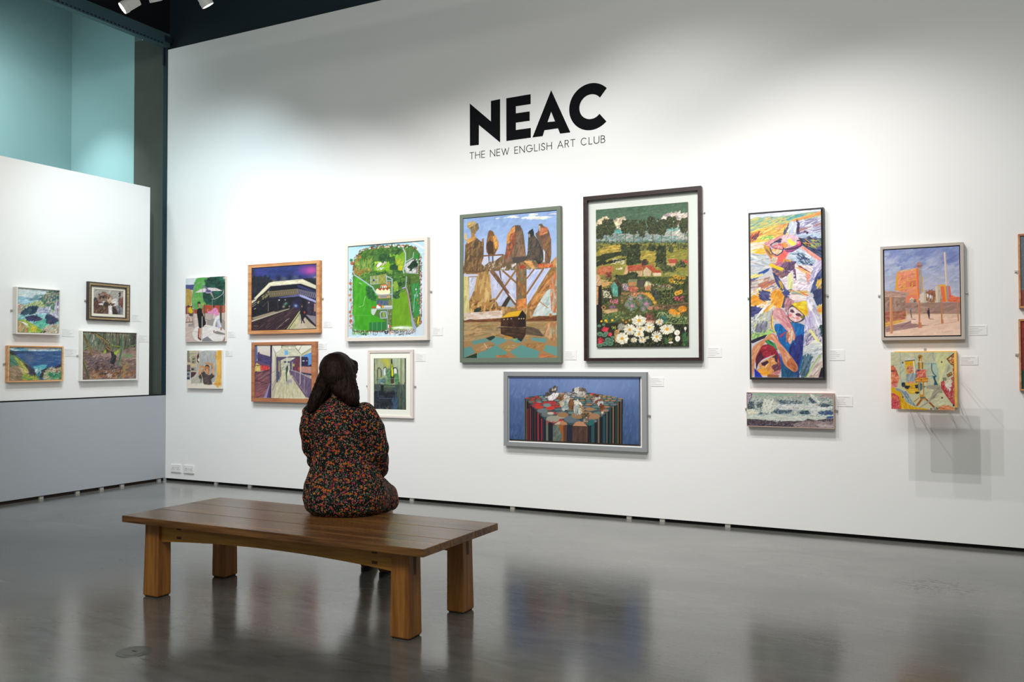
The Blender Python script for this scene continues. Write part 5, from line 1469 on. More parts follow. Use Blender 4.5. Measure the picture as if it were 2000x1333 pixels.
ART['hounds'] = ((1015, 745, 9.524), [(-230, -125), (2220, -131), (2232, 1176), (-226, 1083)], '''
G 6c84b8 34507c -260,-160 2260,-160 2260,1300 -260,1300
S 7c94c8 1300 60 900 340 .8
A .3
K 6c88bc|7890c4|6480b4|7088bc 240 110 34 80 20 -250,-150 2240,-150 2240,330 -250,330
K 4c6898|54709c|44608c|5c78a8 140 110 34 85 10 -250,330 95,330 110,1100 -250,1100
K 4c6898|46608c|3c5680|5470a0 140 110 34 85 10 1910,330 2240,330 2240,1190 1910,1190
A .85
P 1c1e24 88,325 1915,325 1905,1300 100,1300
P 3c5054 90,325 200,290 440,262 700,215 1000,200 1300,215 1600,260 1915,330 1700,520 1480,700 1250,830 880,810 540,790 330,590 180,420
K 46585c|3c484e|50605c|343c48 220 60 18 10 30 200,300 700,225 1300,225 1850,330 1500,660 1200,790 560,760 340,580 200,410
''' + stripes() + '\n' + table_tops() + '''
D e8d4cc|c8a8a0|b08c88|f0e4dc|7c4c50 90 44 8 3 8 740,205 1000,200 1250,260 1150,300 740,270
P 6a7268 618,815 820,815 800,1150 614,1140
K 6a7268|5c6860|78806c|5c6c68 60 70 30 80 30 618,815 780,815 770,1145 614,1140
P a85c20 725,815 880,822 870,1150 775,1145 790,1000 740,880
P 5c4038 810,825 880,825 872,1150 815,1148
P 262a3a 885,810 980,815 978,1160 878,1155
P 543c34 978,838 1252,840 1250,1170 978,1160
K 5c4038|4c362e|543a30 50 90 30 88 6 980,845 1250,845 1248,1165 980,1158
L b87850 5 1252,830 1250,1170
E 6c7474 510 620 105 52
E a09c88 615 705 122 62
E c4bca8 580 600 70 24
E 6c7c80 420 550 95 44
P c08460 640,800 730,745 800,735 870,770 885,815 640,812
P c4b49c 650,800 720,750 760,750 740,805
P c48a68 978,830 1040,760 1100,742 1190,760 1252,835
E 64727c 935 705 112 62
E a07850 800 625 105 48
E a07850 1080 640 120 60
E a87c58 1380 650 110 56
E a88058 1300 520 90 34
P 2c6868 1240,800 1290,720 1390,720 1380,790 1300,830
D c02838 8 40 12 60 60 500,740 640,740 640,800 500,790
D e03440 10 30 12 20 60 620,580 700,590 690,620 630,610
D d83038|c02c34 40 80 14 5 12 180,390 700,390 700,440 300,520 190,430
E d83830 570 498 80 38
E 7c9090 510 450 72 34
E c83c30 360 488 80 34
K e8e4e0|f4f0ec|c8c8cc 110 50 16 70 30 540,290 640,210 720,220 730,270 650,340 545,370
D f0ecea|d8d8dc 40 30 14 60 50 470,290 560,280 640,300 620,360 560,350
D 4c4038|3c3430|5c4c40 60 40 22 60 40 600,170 640,100 700,110 705,180 650,200
D 4c4038|3c3430|5c4c40 40 40 22 60 40 545,170 590,150 620,200 580,220
D 4c4038|5c4c40 30 36 20 40 40 490,220 550,220 540,280 490,280
D e0d8cc 14 40 8 60 30 590,150 680,130 680,160 600,190
D 50443c|3c3430 34 34 20 20 40 985,150 1040,140 1040,180 990,185
D d4ccbc|bcb8ac|a8a49c|e4e0d4 90 34 16 60 50 1030,130 1100,120 1110,200 1060,230 1020,180
D 6c5c54|8c7c70|544840 90 36 18 60 50 1100,130 1220,150 1235,210 1120,210
D c8c4b8|e8e4dc|8c8c88 70 34 12 80 20 1060,200 1230,200 1220,290 1080,280
D 7c5430|94683c|5c3c24|a87c4c 90 44 20 70 40 735,290 780,260 840,260 850,330 770,400 735,350
D d8d0c4|f0e8dc|b8aea0|988c80 130 44 18 60 50 830,280 900,280 930,350 900,400 830,360
D b0b8b4|8c9c98|c8ccc4|6c7c7c 120 70 16 85 12 760,390 910,380 910,500 800,520
D e0c8a8|c8a880 26 60 12 80 12 745,380 790,380 790,460 750,460
D 7c5434|5c3820|946440|8c5c3c 130 50 22 70 40 920,350 1010,350 1010,520 930,510
D e8e0d4|d0c8b8|f0e8dc 120 44 18 -50 30 1010,370 1080,360 1160,440 1150,500 1030,460
D b4b8b0|8c9890|c8c8bc|707c78 140 80 16 85 12 1000,470 1150,470 1140,580 1020,580
D 5c3c28|c8a078|7c5434|e8d8b8 70 44 14 -50 20 1120,460 1170,450 1200,560 1150,590
L 6c7c7c 8 1060,560 1062,720
L 8c9c98 12 1040,560 1040,640
L 7c8c88 8 780,500 782,600
L e8e4e0 14 790,520 880,520
D 6c5c40|4c3c28|8c7c58|2c2c24 100 40 16 50 60 1150,600 1280,590 1280,690 1180,690
D 8c5c38|d8d8d0|6c7068|4c3c30 60 40 14 60 40 1190,680 1280,680 1270,770 1210,770
D 6c3c28|4c2c20|8c5438 60 34 20 50 50 1390,260 1450,250 1460,300 1400,300
D d8d0c8|b0a8a4|8c8480 90 40 14 60 50 1390,300 1500,300 1530,340 1440,380 1370,400
D 7c4c34|5c3424|946048 80 50 18 40 30 1410,370 1540,320 1530,360 1430,430
D d0ccc8|b0aeb0 60 40 14 80 20 1440,400 1540,370 1550,430 1480,480
D 7c4428|5c2c1c|945434 90 60 18 80 20 1490,430 1560,460 1575,560 1520,590
D e8e4dc 14 40 8 60 30 1510,560 1560,560 1540,630 1515,620
E a87c60 1590 545 60 18
E 1c4c80 450 272 18 12
E e03030 1350 232 38 12
''')
ART['climbers'] = ((1455, 400, 7.842), [(72, 157), (1166, 68), (1190, 2648), (105, 2650)], '''
P c8c4cc 40,40 1230,40 1230,2700 40,2700
G d8dce8 dce0ea 60,60 1180,60 1180,110 600,180 300,210 70,230
D d8dcec|e4e4f0|c8d0e0 60 110 20 8 8 70,150 1160,70 1160,90 300,190 75,220
P a8b888 70,230 200,190 300,225 600,180 1170,90 1170,200 680,280 400,400 90,600
D c8d078|98c098|5c98a8|e8d060|80a8a0|e8c068 260 100 16 14 12 75,240 200,200 600,190 1160,110 1160,180 700,260 400,360 80,440
D f0c850|e8b040|f0d870|e87c3c|d0c870|f0a048 240 100 16 18 14 80,420 400,340 660,300 640,480 300,560 90,600
D e86c40|d85c34|8c4848|e87c38 40 60 14 45 20 85,480 220,420 220,480 90,590
D 6c3c4c|7c4c54 14 80 22 55 10 110,500 210,440 200,500 110,560
D e8e058|f0ec74|40a85c 60 70 14 10 14 210,500 440,480 420,540 220,540
D f0b830|f4cc48 40 90 16 5 8 100,560 560,560 560,600 180,620
D 44547c|3c4870 20 70 12 70 12 590,400 680,280 660,360 620,480
D e89050|f0a058 40 110 20 16 8 740,240 1160,110 1150,150 800,260
D 4c98a4|58a8a0 26 80 16 18 12 640,220 860,140 860,180 660,240
P c4c4d4 680,280 1170,180 1175,560 900,540 820,480 660,460
D d4d8e4|a8a8c8|8c84ac|c0c4d8|e8e4ec|7c78a4 300 110 16 16 14 690,290 1165,190 1170,460 860,500
D b07c7c|c89488|a86c70 50 90 12 22 12 700,390 850,420 1160,280 1160,320 860,370
D 342c50|4c4470 34 80 18 80 20 780,280 820,280 830,450 810,440
D 302438|4c3050|845488 40 40 20 30 60 860,430 960,410 960,450 870,470
D b8c8dc|c8d4e4|9cb0cc 110 110 18 10 20 820,460 1165,460 1170,520 900,545
D dce0e8|c0ccd8 80 90 26 70 20 680,300 780,310 780,430 680,400
P 343c58 840,530 1175,520 1180,860 1100,820 860,650
D 2c3450|3c4a70|54628c|1e243c|5c6484 240 110 16 -28 14 850,530 1175,530 1175,820 880,640
D 7c9c58|d8c048|b8cc58|2c4ccc|6c8c54|e08838 60 60 12 -30 20 900,560 1170,540 1170,720 920,620
P f08c80 840,650 890,640 1170,830 1165,900 1100,860
K f49c8c|f8b0a0|e87c70 60 110 10 -34 6 840,645 890,640 1170,830 1165,900
P b8c8d8 720,700 840,690 1120,900 1080,1000 900,960 720,880
D b8d0e0|dce4ec|8ca8c4|a0b8d0|e8ecf0 260 90 16 -20 20 720,720 860,690 1120,890 1080,980 740,880
D 34486c|4c6490|2c3c60 70 60 12 -20 40 740,760 900,760 1080,940 900,930
P f0d8c8 90,600 300,580 320,760 90,760
D f0e0c0|e8c898|f0d0c0|e8b8a8|f4e8d8 130 110 26 3 10 95,600 300,600 300,740 95,740
D f4c838|f0b830 30 70 22 8 10 110,700 340,680 320,790 120,740
P c4c8cc 90,760 390,800 420,950 300,1050 95,1120
D c8ccd4|b0bcc4|d4d0cc|a8b4c0|dcd8d0 200 130 26 -10 20 95,760 380,820 420,960 100,1080
D 2c4c9c|24448c|3458a8 70 80 20 24 10 100,1130 340,1000 340,1030 110,1190
D e0d4a0|e8d870 26 80 20 24 10 100,1100 240,1060 240,1100 110,1140
P d8c8bc 100,1190 430,1080 480,1300 280,1340 100,1300
D d8ccc0|c8bcb4|b0a8a8|e4d8cc|c89878|886c84 200 100 20 14 20 100,1180 450,1120 500,1300 110,1300
D c87850|b86c54|7c5c7c 60 90 18 24 20 240,1220 470,1160 460,1210 260,1290
P f07070 310,690 340,640 390,640 400,700 480,760 560,760 620,700 700,700 640,800 590,900 480,940 410,900 390,830 330,760
K ff5c58|f46860|e84c50|f87c6c 130 60 30 30 40 380,760 640,700 620,880 460,930 400,880
D e8d8b8|d0c8a8|b8a88c 40 60 24 60 30 410,830 480,820 480,900 430,890
D b88c30|d8a838|8c6c50 60 80 24 -60 15 310,660 350,660 410,790 380,800
P e0a8a0 290,600 500,500 600,470 560,540 420,610 330,650
K e0a0a0|d08890|e8b8b0|c88084 70 70 18 24 20 290,600 500,500 600,470 560,540 420,610 330,650
D 4c3c68|3c3458 70 60 16 30 15 390,620 560,520 580,560 430,650
E b8a8ac 490 680 104 92
D d8586c|e8a0a8|c83c54|f0c8c0|e87c84 120 40 16 20 60 430,640 580,600 590,690 480,690
D e8e0d0|f0b060|e89c40|d8ccc0 80 44 22 40 40 410,690 560,710 540,770 430,760
L 4c2c58 8 400,640 450,680 580,700
L 3c3c68 16 385,680 420,760 500,790 570,740 600,650 575,600
P 8c4078 600,690 740,650 830,600 860,620 820,680 720,740 640,740
K 944080|7c3c70|a85088|c83c78|604078 90 70 22 24 14 600,690 740,650 830,600 860,620 820,680 640,740
E e84c6c 825 598 34 34
E f8a8b8 815 592 20 18
L 34304c 16 760,570 850,550 880,600 850,650 720,690 590,690
P e8c8cc 560,500 660,480 700,460 830,520 800,560 700,600 640,640 580,600
D e8b8d0|f0d0d8|d8a8b8|e8d0c0 120 60 20 30 50 580,500 700,470 820,530 760,570 650,640 590,580
P f0e058 650,540 700,530 780,600 760,640 700,630 660,590
K f4e868|e8d848 40 60 24 -40 15 650,540 700,530 780,600 760,640 700,630
D e08838|f0a050 18 40 22 30 40 590,600 640,610 640,650 600,640
P b88098 410,920 540,880 700,880 720,900 600,930 470,960
D b86c94|d89cb8|e8484c|a05c88 90 70 22 14 14 430,920 620,890 680,900 500,960
D e8a038|f0b048 26 60 22 0 10 600,850 700,870 700,890 610,890
P 5c4c74 400,960 560,960 580,920 640,890 760,900 780,1000 800,1190 720,1160 700,1020 620,1140 500,1100 430,1040
D 5c4870|4c3c64|7c5c84|8c5c58|6c5078 260 80 22 80 30 590,920 760,910 770,1150 720,1140 690,1020 620,1140
D a87470|8c5c5c|b08074|5c4c6c 120 50 22 30 50 420,970 590,1010 600,1130 500,1100
D f0d028|e8c020 50 60 28 -24 10 410,930 580,990 560,1020 420,960
P e4d8dc 560,1180 640,1130 720,1010 740,1020 740,1180 1010,1200 990,1333 560,1333
D e8dce4|d8c4d0|f4ecec|c8b0c4 140 90 22 30 60 560,1180 720,1030 740,1200 980,1220 900,1300
D dce098|c8cc84|e8e8a8 50 110 26 85 6 660,1150 730,1120 720,1300 680,1290
P 44447c 420,1040 500,1100 600,1250 640,1340 700,1400 600,1400 480,1220
K 3c4484|4c5490|34386c|5c5c8c 90 90 26 -60 12 420,1040 500,1100 600,1250 680,1390 600,1400 480,1220
D b0903c|c8a040 24 60 22 -70 10 530,1200 570,1210 580,1280 550,1270
P f0e8e8 770,920 1100,960 1080,1100 1010,1200 860,1130 790,1180
D f8f0ec|e8dce0|f4ece8|d8ccd4 160 80 20 -24 30 780,930 1050,980 1060,1120 860,1120
D f0c080|e8a860|f0b898 50 80 18 -30 10 800,980 860,980 1010,1050 940,1070
D d88068|e88c74|f0a890 60 90 18 -50 20 950,1070 1030,1120 1010,1300 980,1200
D c03c34|4c2c38 16 70 9 -30 8 790,920 980,1020 980,1040 800,950
D d8d8e8|b8a8d0|e8e0f0|9c94c0 140 110 22 60 20 1080,900 1160,900 1150,1000 1060,1200 980,1330 1000,1180
P 384470 1180,980 1185,1360 1000,1360 1040,1220 1100,1080
K 34447c|44548c|283460|5c6898 130 100 22 65 12 1180,980 1185,1360 1000,1360 1040,1220 1100,1080
D e8c038|d8b048|e0b8c0 30 60 22 65 20 1100,1200 1170,1150 1170,1300 1120,1260
C 1455 570 7.406
P e8d8c0 95,0 580,0 570,240 300,400 100,460
D f0e8dc|e8d0a8|f4f0e8|f0b848|e8a838|dccab0 320 80 30 30 40 100,0 570,0 530,220 300,280 110,300
D f0a028|e89420|f4b040 90 80 26 30 30 100,90 280,90 260,160 150,190
D f0a028|e89420|f4b040 90 80 26 60 20 400,0 580,60 520,230 420,180
D 44487c|5c5c8c|343c70 110 80 18 -24 30 230,20 330,0 340,130 250,130
D 3c4484|4c5090|2c346c|5c5c94 150 80 24 10 40 95,230 230,250 180,350 100,380
D f4f0ec|e8e4e4|d8d0cc 80 100 20 50 10 100,440 300,220 340,240 140,460
D f0b040|e8a030 40 80 16 48 10 230,380 340,210 350,230 250,370
D b8b8c0|d8dcd8|e0d878|9ca4a8|c8ccc4|8c8c98 300 70 20 60 40 105,380 400,300 400,600 120,680
D 7c8090|8c90a0|6c7080 60 90 24 70 16 180,480 330,460 300,640 150,640
D 98c878|60a860|b8cc68 50 60 20 20 50 110,620 400,570 380,610 120,690
P 2c2440 105,710 280,640 330,630 290,680 110,760
D 342c48|241c34 30 80 16 24 8 110,715 290,650 280,670 112,750
P 4c4c6c 580,60 530,240 560,250 640,150 640,80
P 4c4c84 560,0 680,0 620,60 570,60
D 3c4480|4c5490|5c5c8c 40 60 22 30 40 560,0 660,0 600,60
P b08088 590,100 720,130 700,200 600,280 570,230
D b87c84|a87078|c89098 60 60 22 70 20 590,110 710,140 640,240 590,270
P f0e4e0 690,60 900,60 880,130 740,140
D f8ece8|f0d8d4|e8bcb4|f4f0ec 90 90 18 -4 8 690,60 890,60 890,130 700,130
D e8d870|f0a048|70b0a8|d86c58 60 60 14 -20 14 660,0 900,0 900,60 700,50
P 343c68 980,0 1130,0 1130,200 1020,200 1000,100
D 34406c|44507c|2c345c 90 90 22 55 16 990,0 1130,0 1130,190 1030,180
P d8d4e4 920,150 1000,120 1130,440 1135,700 1000,500 940,300
D e4e0ec|ccc8dc|f0ecf4|b4b0cc|dcd8e8 260 140 26 -65 8 920,160 1000,150 1120,430 1120,560 1000,540 950,300
D e8d058|f0dc70|c8b8d0 60 50 22 60 30 1050,220 1130,190 1130,320 1080,300
D e89038|f0a040 22 50 22 60 30 1060,240 1110,230 1110,280 1070,280
P 1c4c4c 1080,490 1130,480 1130,690 1050,600
P c8b8dc 890,360 1000,350 1040,560 900,540
D c8bcdc|b0a4cc|dcd4e8|9c90bc|d8c8e4 160 120 24 -75 10 860,340 990,350 1030,560 880,540
D 9c9cb8|d8c0cc|b8b0c8|e0d8e4|6c6c94 200 70 22 60 40 860,540 1080,560 1100,740 860,800
P e8e088 910,550 980,570 1090,740 1040,740
K f0ec9c|e0d878|f4f0b0 50 100 18 -48 6 910,550 980,570 1090,740 1040,740
P d8dcdc 820,850 1000,700 1130,760 1100,820 940,880
K e8ecec|c8ccd8|f0f0f4|e8e8c0 140 110 18 10 14 820,850 1000,700 1130,760 1100,820 940,880
D d0d0d8|b8c4c4|e0dcdc|98a8b0 180 90 22 40 30 850,880 1120,830 1130,900 940,1040 860,960
D 54788c|6c8c9c|344c6c|4c6c64 140 90 22 70 20 830,940 960,960 900,1200 820,1240
P d0c0b0 890,1240 1120,930 1140,930 1140,1100 1060,1240
K d8ccc0|b89c8c|e8e0d8|c8b0a4 120 110 22 50 10 890,1240 1120,930 1140,930 1140,1100 1060,1240
L a8c840 14 885,1240 950,1120 1080,920
P 201c2c 1060,1240 1100,1100 1150,1090 1150,1240
P 0c60a8 430,480 520,480 640,440 780,460 860,490 850,700 830,1000 770,1240 520,1240 520,900 480,660 430,560
K 1068b4|0c5ca4|1878c0|1060ac 200 110 30 80 20 430,480 640,440 860,490 840,760 640,830 480,660
K 242c74|2c3080|1c2464|343c8c 160 110 30 80 16 740,660 850,600 830,900 760,1200 640,1000 640,830
K 1c547c|14486c|246890|2c3c74 140 110 26 80 16 530,960 760,1040 800,1240 530,1240
D 98306c 6 60 10 60 30 460,620 560,640 560,660 470,640
P 4c5460 640,230 680,200 800,260 880,350 850,430 720,470 640,420 610,340
P ecd0cc 625,300 650,240 700,225 830,310 850,380 790,440 680,450 640,400
K f0dcd8|e8c0bc|f4e4e0|dcb0b0 90 44 22 60 40 630,300 700,230 840,330 800,430 680,440
S e85c5c 655 350 34 28 .9
S e86c6c 760 390 40 26 .8
D 4c3444|5c3c50 16 30 16 -40 14 670,280 705,280 700,310 675,310
D 4c3444|6c3c54 22 36 18 -30 14 750,330 800,330 800,360 760,360
L a85c54 9 690,375 720,395
L 4c4044 12 625,370 660,420 720,455 790,445 850,400
P f0d018 680,190 720,165 800,165 830,140 890,145 900,210 910,280 900,350 870,360 800,300 720,230
K f4d820|e8c414|f8e040|e8b018 140 60 24 -30 20 680,190 720,165 890,145 910,280 890,350 800,300
S e8a020 890 300 30 60 .9
L 40404c 10 685,205 790,290 850,345
D 8c7c30|4c4840 12 24 14 40 40 810,360 860,360 850,400 820,400
P d898a0 415,260 480,235 560,270 640,420 700,530 660,600 620,590 500,450 405,400
K e0a0a8|d08890|e8b4b4|c87c84|dca8a0 150 90 26 -50 14 415,260 480,235 560,270 640,420 700,530 650,600 500,450 405,400
L b83c44 10 410,290 385,400 390,520 430,600
L f0d830 16 400,360 400,500 420,570 450,605
L c83c34 9 600,350 700,540 730,620 720,700
P e8b89c 630,560 690,540 725,640 715,720 690,690 670,760 640,770 650,700 620,720 610,700
K f0c8b0|e0a888|d8906c|f4dcc8 90 70 22 75 20 630,560 690,540 725,640 700,690 650,770 615,700
D c86c40|e0905c 20 70 12 75 14 600,600 640,600 630,700 610,710
P c83848 500,650 590,580 600,590 520,660
P d88c60 105,830 160,770 300,680 370,610 440,620 480,720 560,800 640,900 760,1060 770,1130 720,1170 640,1120 560,1050 520,900 460,760 400,700 320,720 230,830 150,1000 130,1240 105,1240
K e09c74|d0845c|e8ac88|c8744c|dc9068 300 100 26 -50 20 340,640 440,620 500,740 640,900 700,1000 600,1040 520,900 400,700
K d8885c|c87c50|e09c70 90 110 26 62 10 105,830 300,690 240,820 140,1000 110,1240
K b05c38|a04c30|c46c40|d08050 90 80 26 -50 14 620,1000 680,950 770,1120 720,1160 600,1060
S e8a030 350 650 26 20 .9
P 2c7848 290,720 340,700 440,760 480,860 420,830 330,770
K 348c50|286c40|3ca060 40 60 22 -30 14 290,720 340,700 440,760 480,860 330,770
P 982438 225,830 260,780 340,765 420,800 490,900 520,1000 525,1120 480,1200 460,900 270,980 200,1030 160,1060 160,960
K b02c3c|8c1c30|c83c40|981c34 150 70 26 30 30 230,830 260,780 420,800 480,880 300,960 210,1000
K 4c1c34|3c1830|5c2438 90 60 26 50 30 160,980 230,860 280,960 200,1050 170,1140
P d8905c 200,1050 330,980 380,950 440,900 490,1000 510,1100 490,1190 400,1230 300,1210 220,1130
K e8a068|d88850|f0b880|c87848|e0a030 200 60 24 60 50 200,1050 330,980 400,960 500,1080 480,1190 300,1210
D f0a030|e89428 60 60 24 -10 14 210,1130 330,1150 340,1210 260,1200
P 3c2440 240,1040 330,1000 350,1030 290,1080 250,1070
P 4c2c44 390,960 470,900 480,1040 440,1010 430,960
D 4c2c40|6c3c50|8c4c54 60 50 18 60 30 400,1080 500,1030 500,1130 440,1140
D d89090|c87880 30 60 20 30 20 420,1180 500,1140 490,1190 440,1220
P 1c34b0 140,1110 220,1180 260,1240 150,1240
L 1c44c0 10 500,900 520,1010 560,1060
P a05c40 330,1200 500,1210 490,1240 330,1240
''')
ART['waves'] = ((1445, 755, 8.7), [(118, 110), (1585, 128), (1588, 709), (125, 672)], '''
A .55
G a8b0a0 c0c8c4 100,100 1600,100 1600,720 100,720
D 98b0a0|a8b8a8|b0a898|c0b8a8|88a498|a89c8c 420 50 18 12 40 120,110 1585,130 1585,260 120,260
D c09c94|a89098 60 50 18 12 40 1380,130 1580,130 1580,200 1380,180
D 88b8a0|7cac98 80 50 14 5 20 200,115 900,125 900,160 240,160
D c0ccc4|d4dcd0|a8b4b0|98a8a8|d8dccc|8c9c9c|6c7c84 1300 50 16 30 60 120,220 1585,200 1585,500 120,480
D 3c4c5c|4c6070|2c3c4c|6c7c88 150 40 12 20 60 640,240 1050,260 1060,310 700,310
D 34506c|2c445c|1c3448|4c7088 160 36 14 40 60 550,440 640,390 880,400 880,450 700,470
D 1c3848|2c4858|3c5c6c 130 40 22 50 60 1040,430 1190,420 1190,480 1060,480
D 34589c|2c4880|3c4c5c|4c6ca0 160 50 18 10 30 1340,430 1500,400 1585,440 1585,480 1380,470
D 3c4c54|4c5c64|2c3c40 120 44 18 50 50 130,260 230,280 260,400 140,390
D 3c4c50|5c6c6c 90 40 18 50 50 290,300 400,280 410,350 310,360
D 4c5c6c|34485c 90 50 16 -30 30 1190,200 1260,240 1270,290 1220,280
D 3c5460|4c5c64 110 50 16 0 30 1290,320 1440,300 1585,340 1560,350 1400,350
D 4c6878|2c4858 110 44 18 20 50 360,460 560,440 420,500 340,480
D e8e4d0|dce4dc|f0ecdc|e0dcb8|ccd8d0 420 44 14 60 50 400,230 560,230 660,330 500,470 380,440
D e8e4dc|dcdcd8|f0ece4|c8ccc8|b8bcc0 420 70 14 0 20 640,320 1320,300 1320,400 700,400
D e8e4d0|e0dcb8|f0ecdc 90 44 16 30 60 130,400 240,390 330,460 140,470
D e4e8dc|f0ece0|d8dccc 160 50 14 -50 30 1210,140 1340,260 1340,300 1230,190
D e8e8e0|dce0dc 160 60 14 20 40 1200,380 1580,340 1580,390 1330,430 1300,490 1200,480
D d4dcd0|e0e4d4|c4d0c8|e8e4cc|b8c8c4 520 80 14 -2 12 125,490 500,480 1200,480 1585,500 1500,560 1000,600 500,580 125,550
D 3858a8|2c4c90 30 50 14 5 10 1480,520 1585,510 1585,530 1500,540
P 5c4c54 120,560 330,565 430,585 620,610 800,590 1090,590 1160,550 1300,580 1470,550 1590,540 1590,720 120,700
D 5c4c58|3c3440|6c5c64|4c404c|2c2834 700 40 16 20 60 125,570 800,600 1100,600 1585,560 1585,705 125,670
D 8c7478|a08c88|b09c98|9c8488|786468 500 50 16 20 50 900,640 1150,590 1585,600 1587,705 950,690
D c0b0ac|b8a8a8 90 60 12 10 30 1300,640 1585,650 1587,700 1380,690
D 5c3c5c|6c4868|a890a8|3c2c44 130 34 14 70 50 120,115 220,115 200,180 150,280 125,340
D d8c8d0|e0dcdc 40 30 10 70 50 125,120 200,130 140,300
D e0e4d8|c8d4cc|a0b0b0|6c8088|e8e4cc|48586c 900 26 8 20 70 120,160 1585,170 1585,520 120,500
D e4e4dc|c8ccc4|4c404c|9c8c90 260 16 6 40 70 120,540 1585,520 1585,700 120,670
L 8c5c54 4 118,112 1585,130
''')
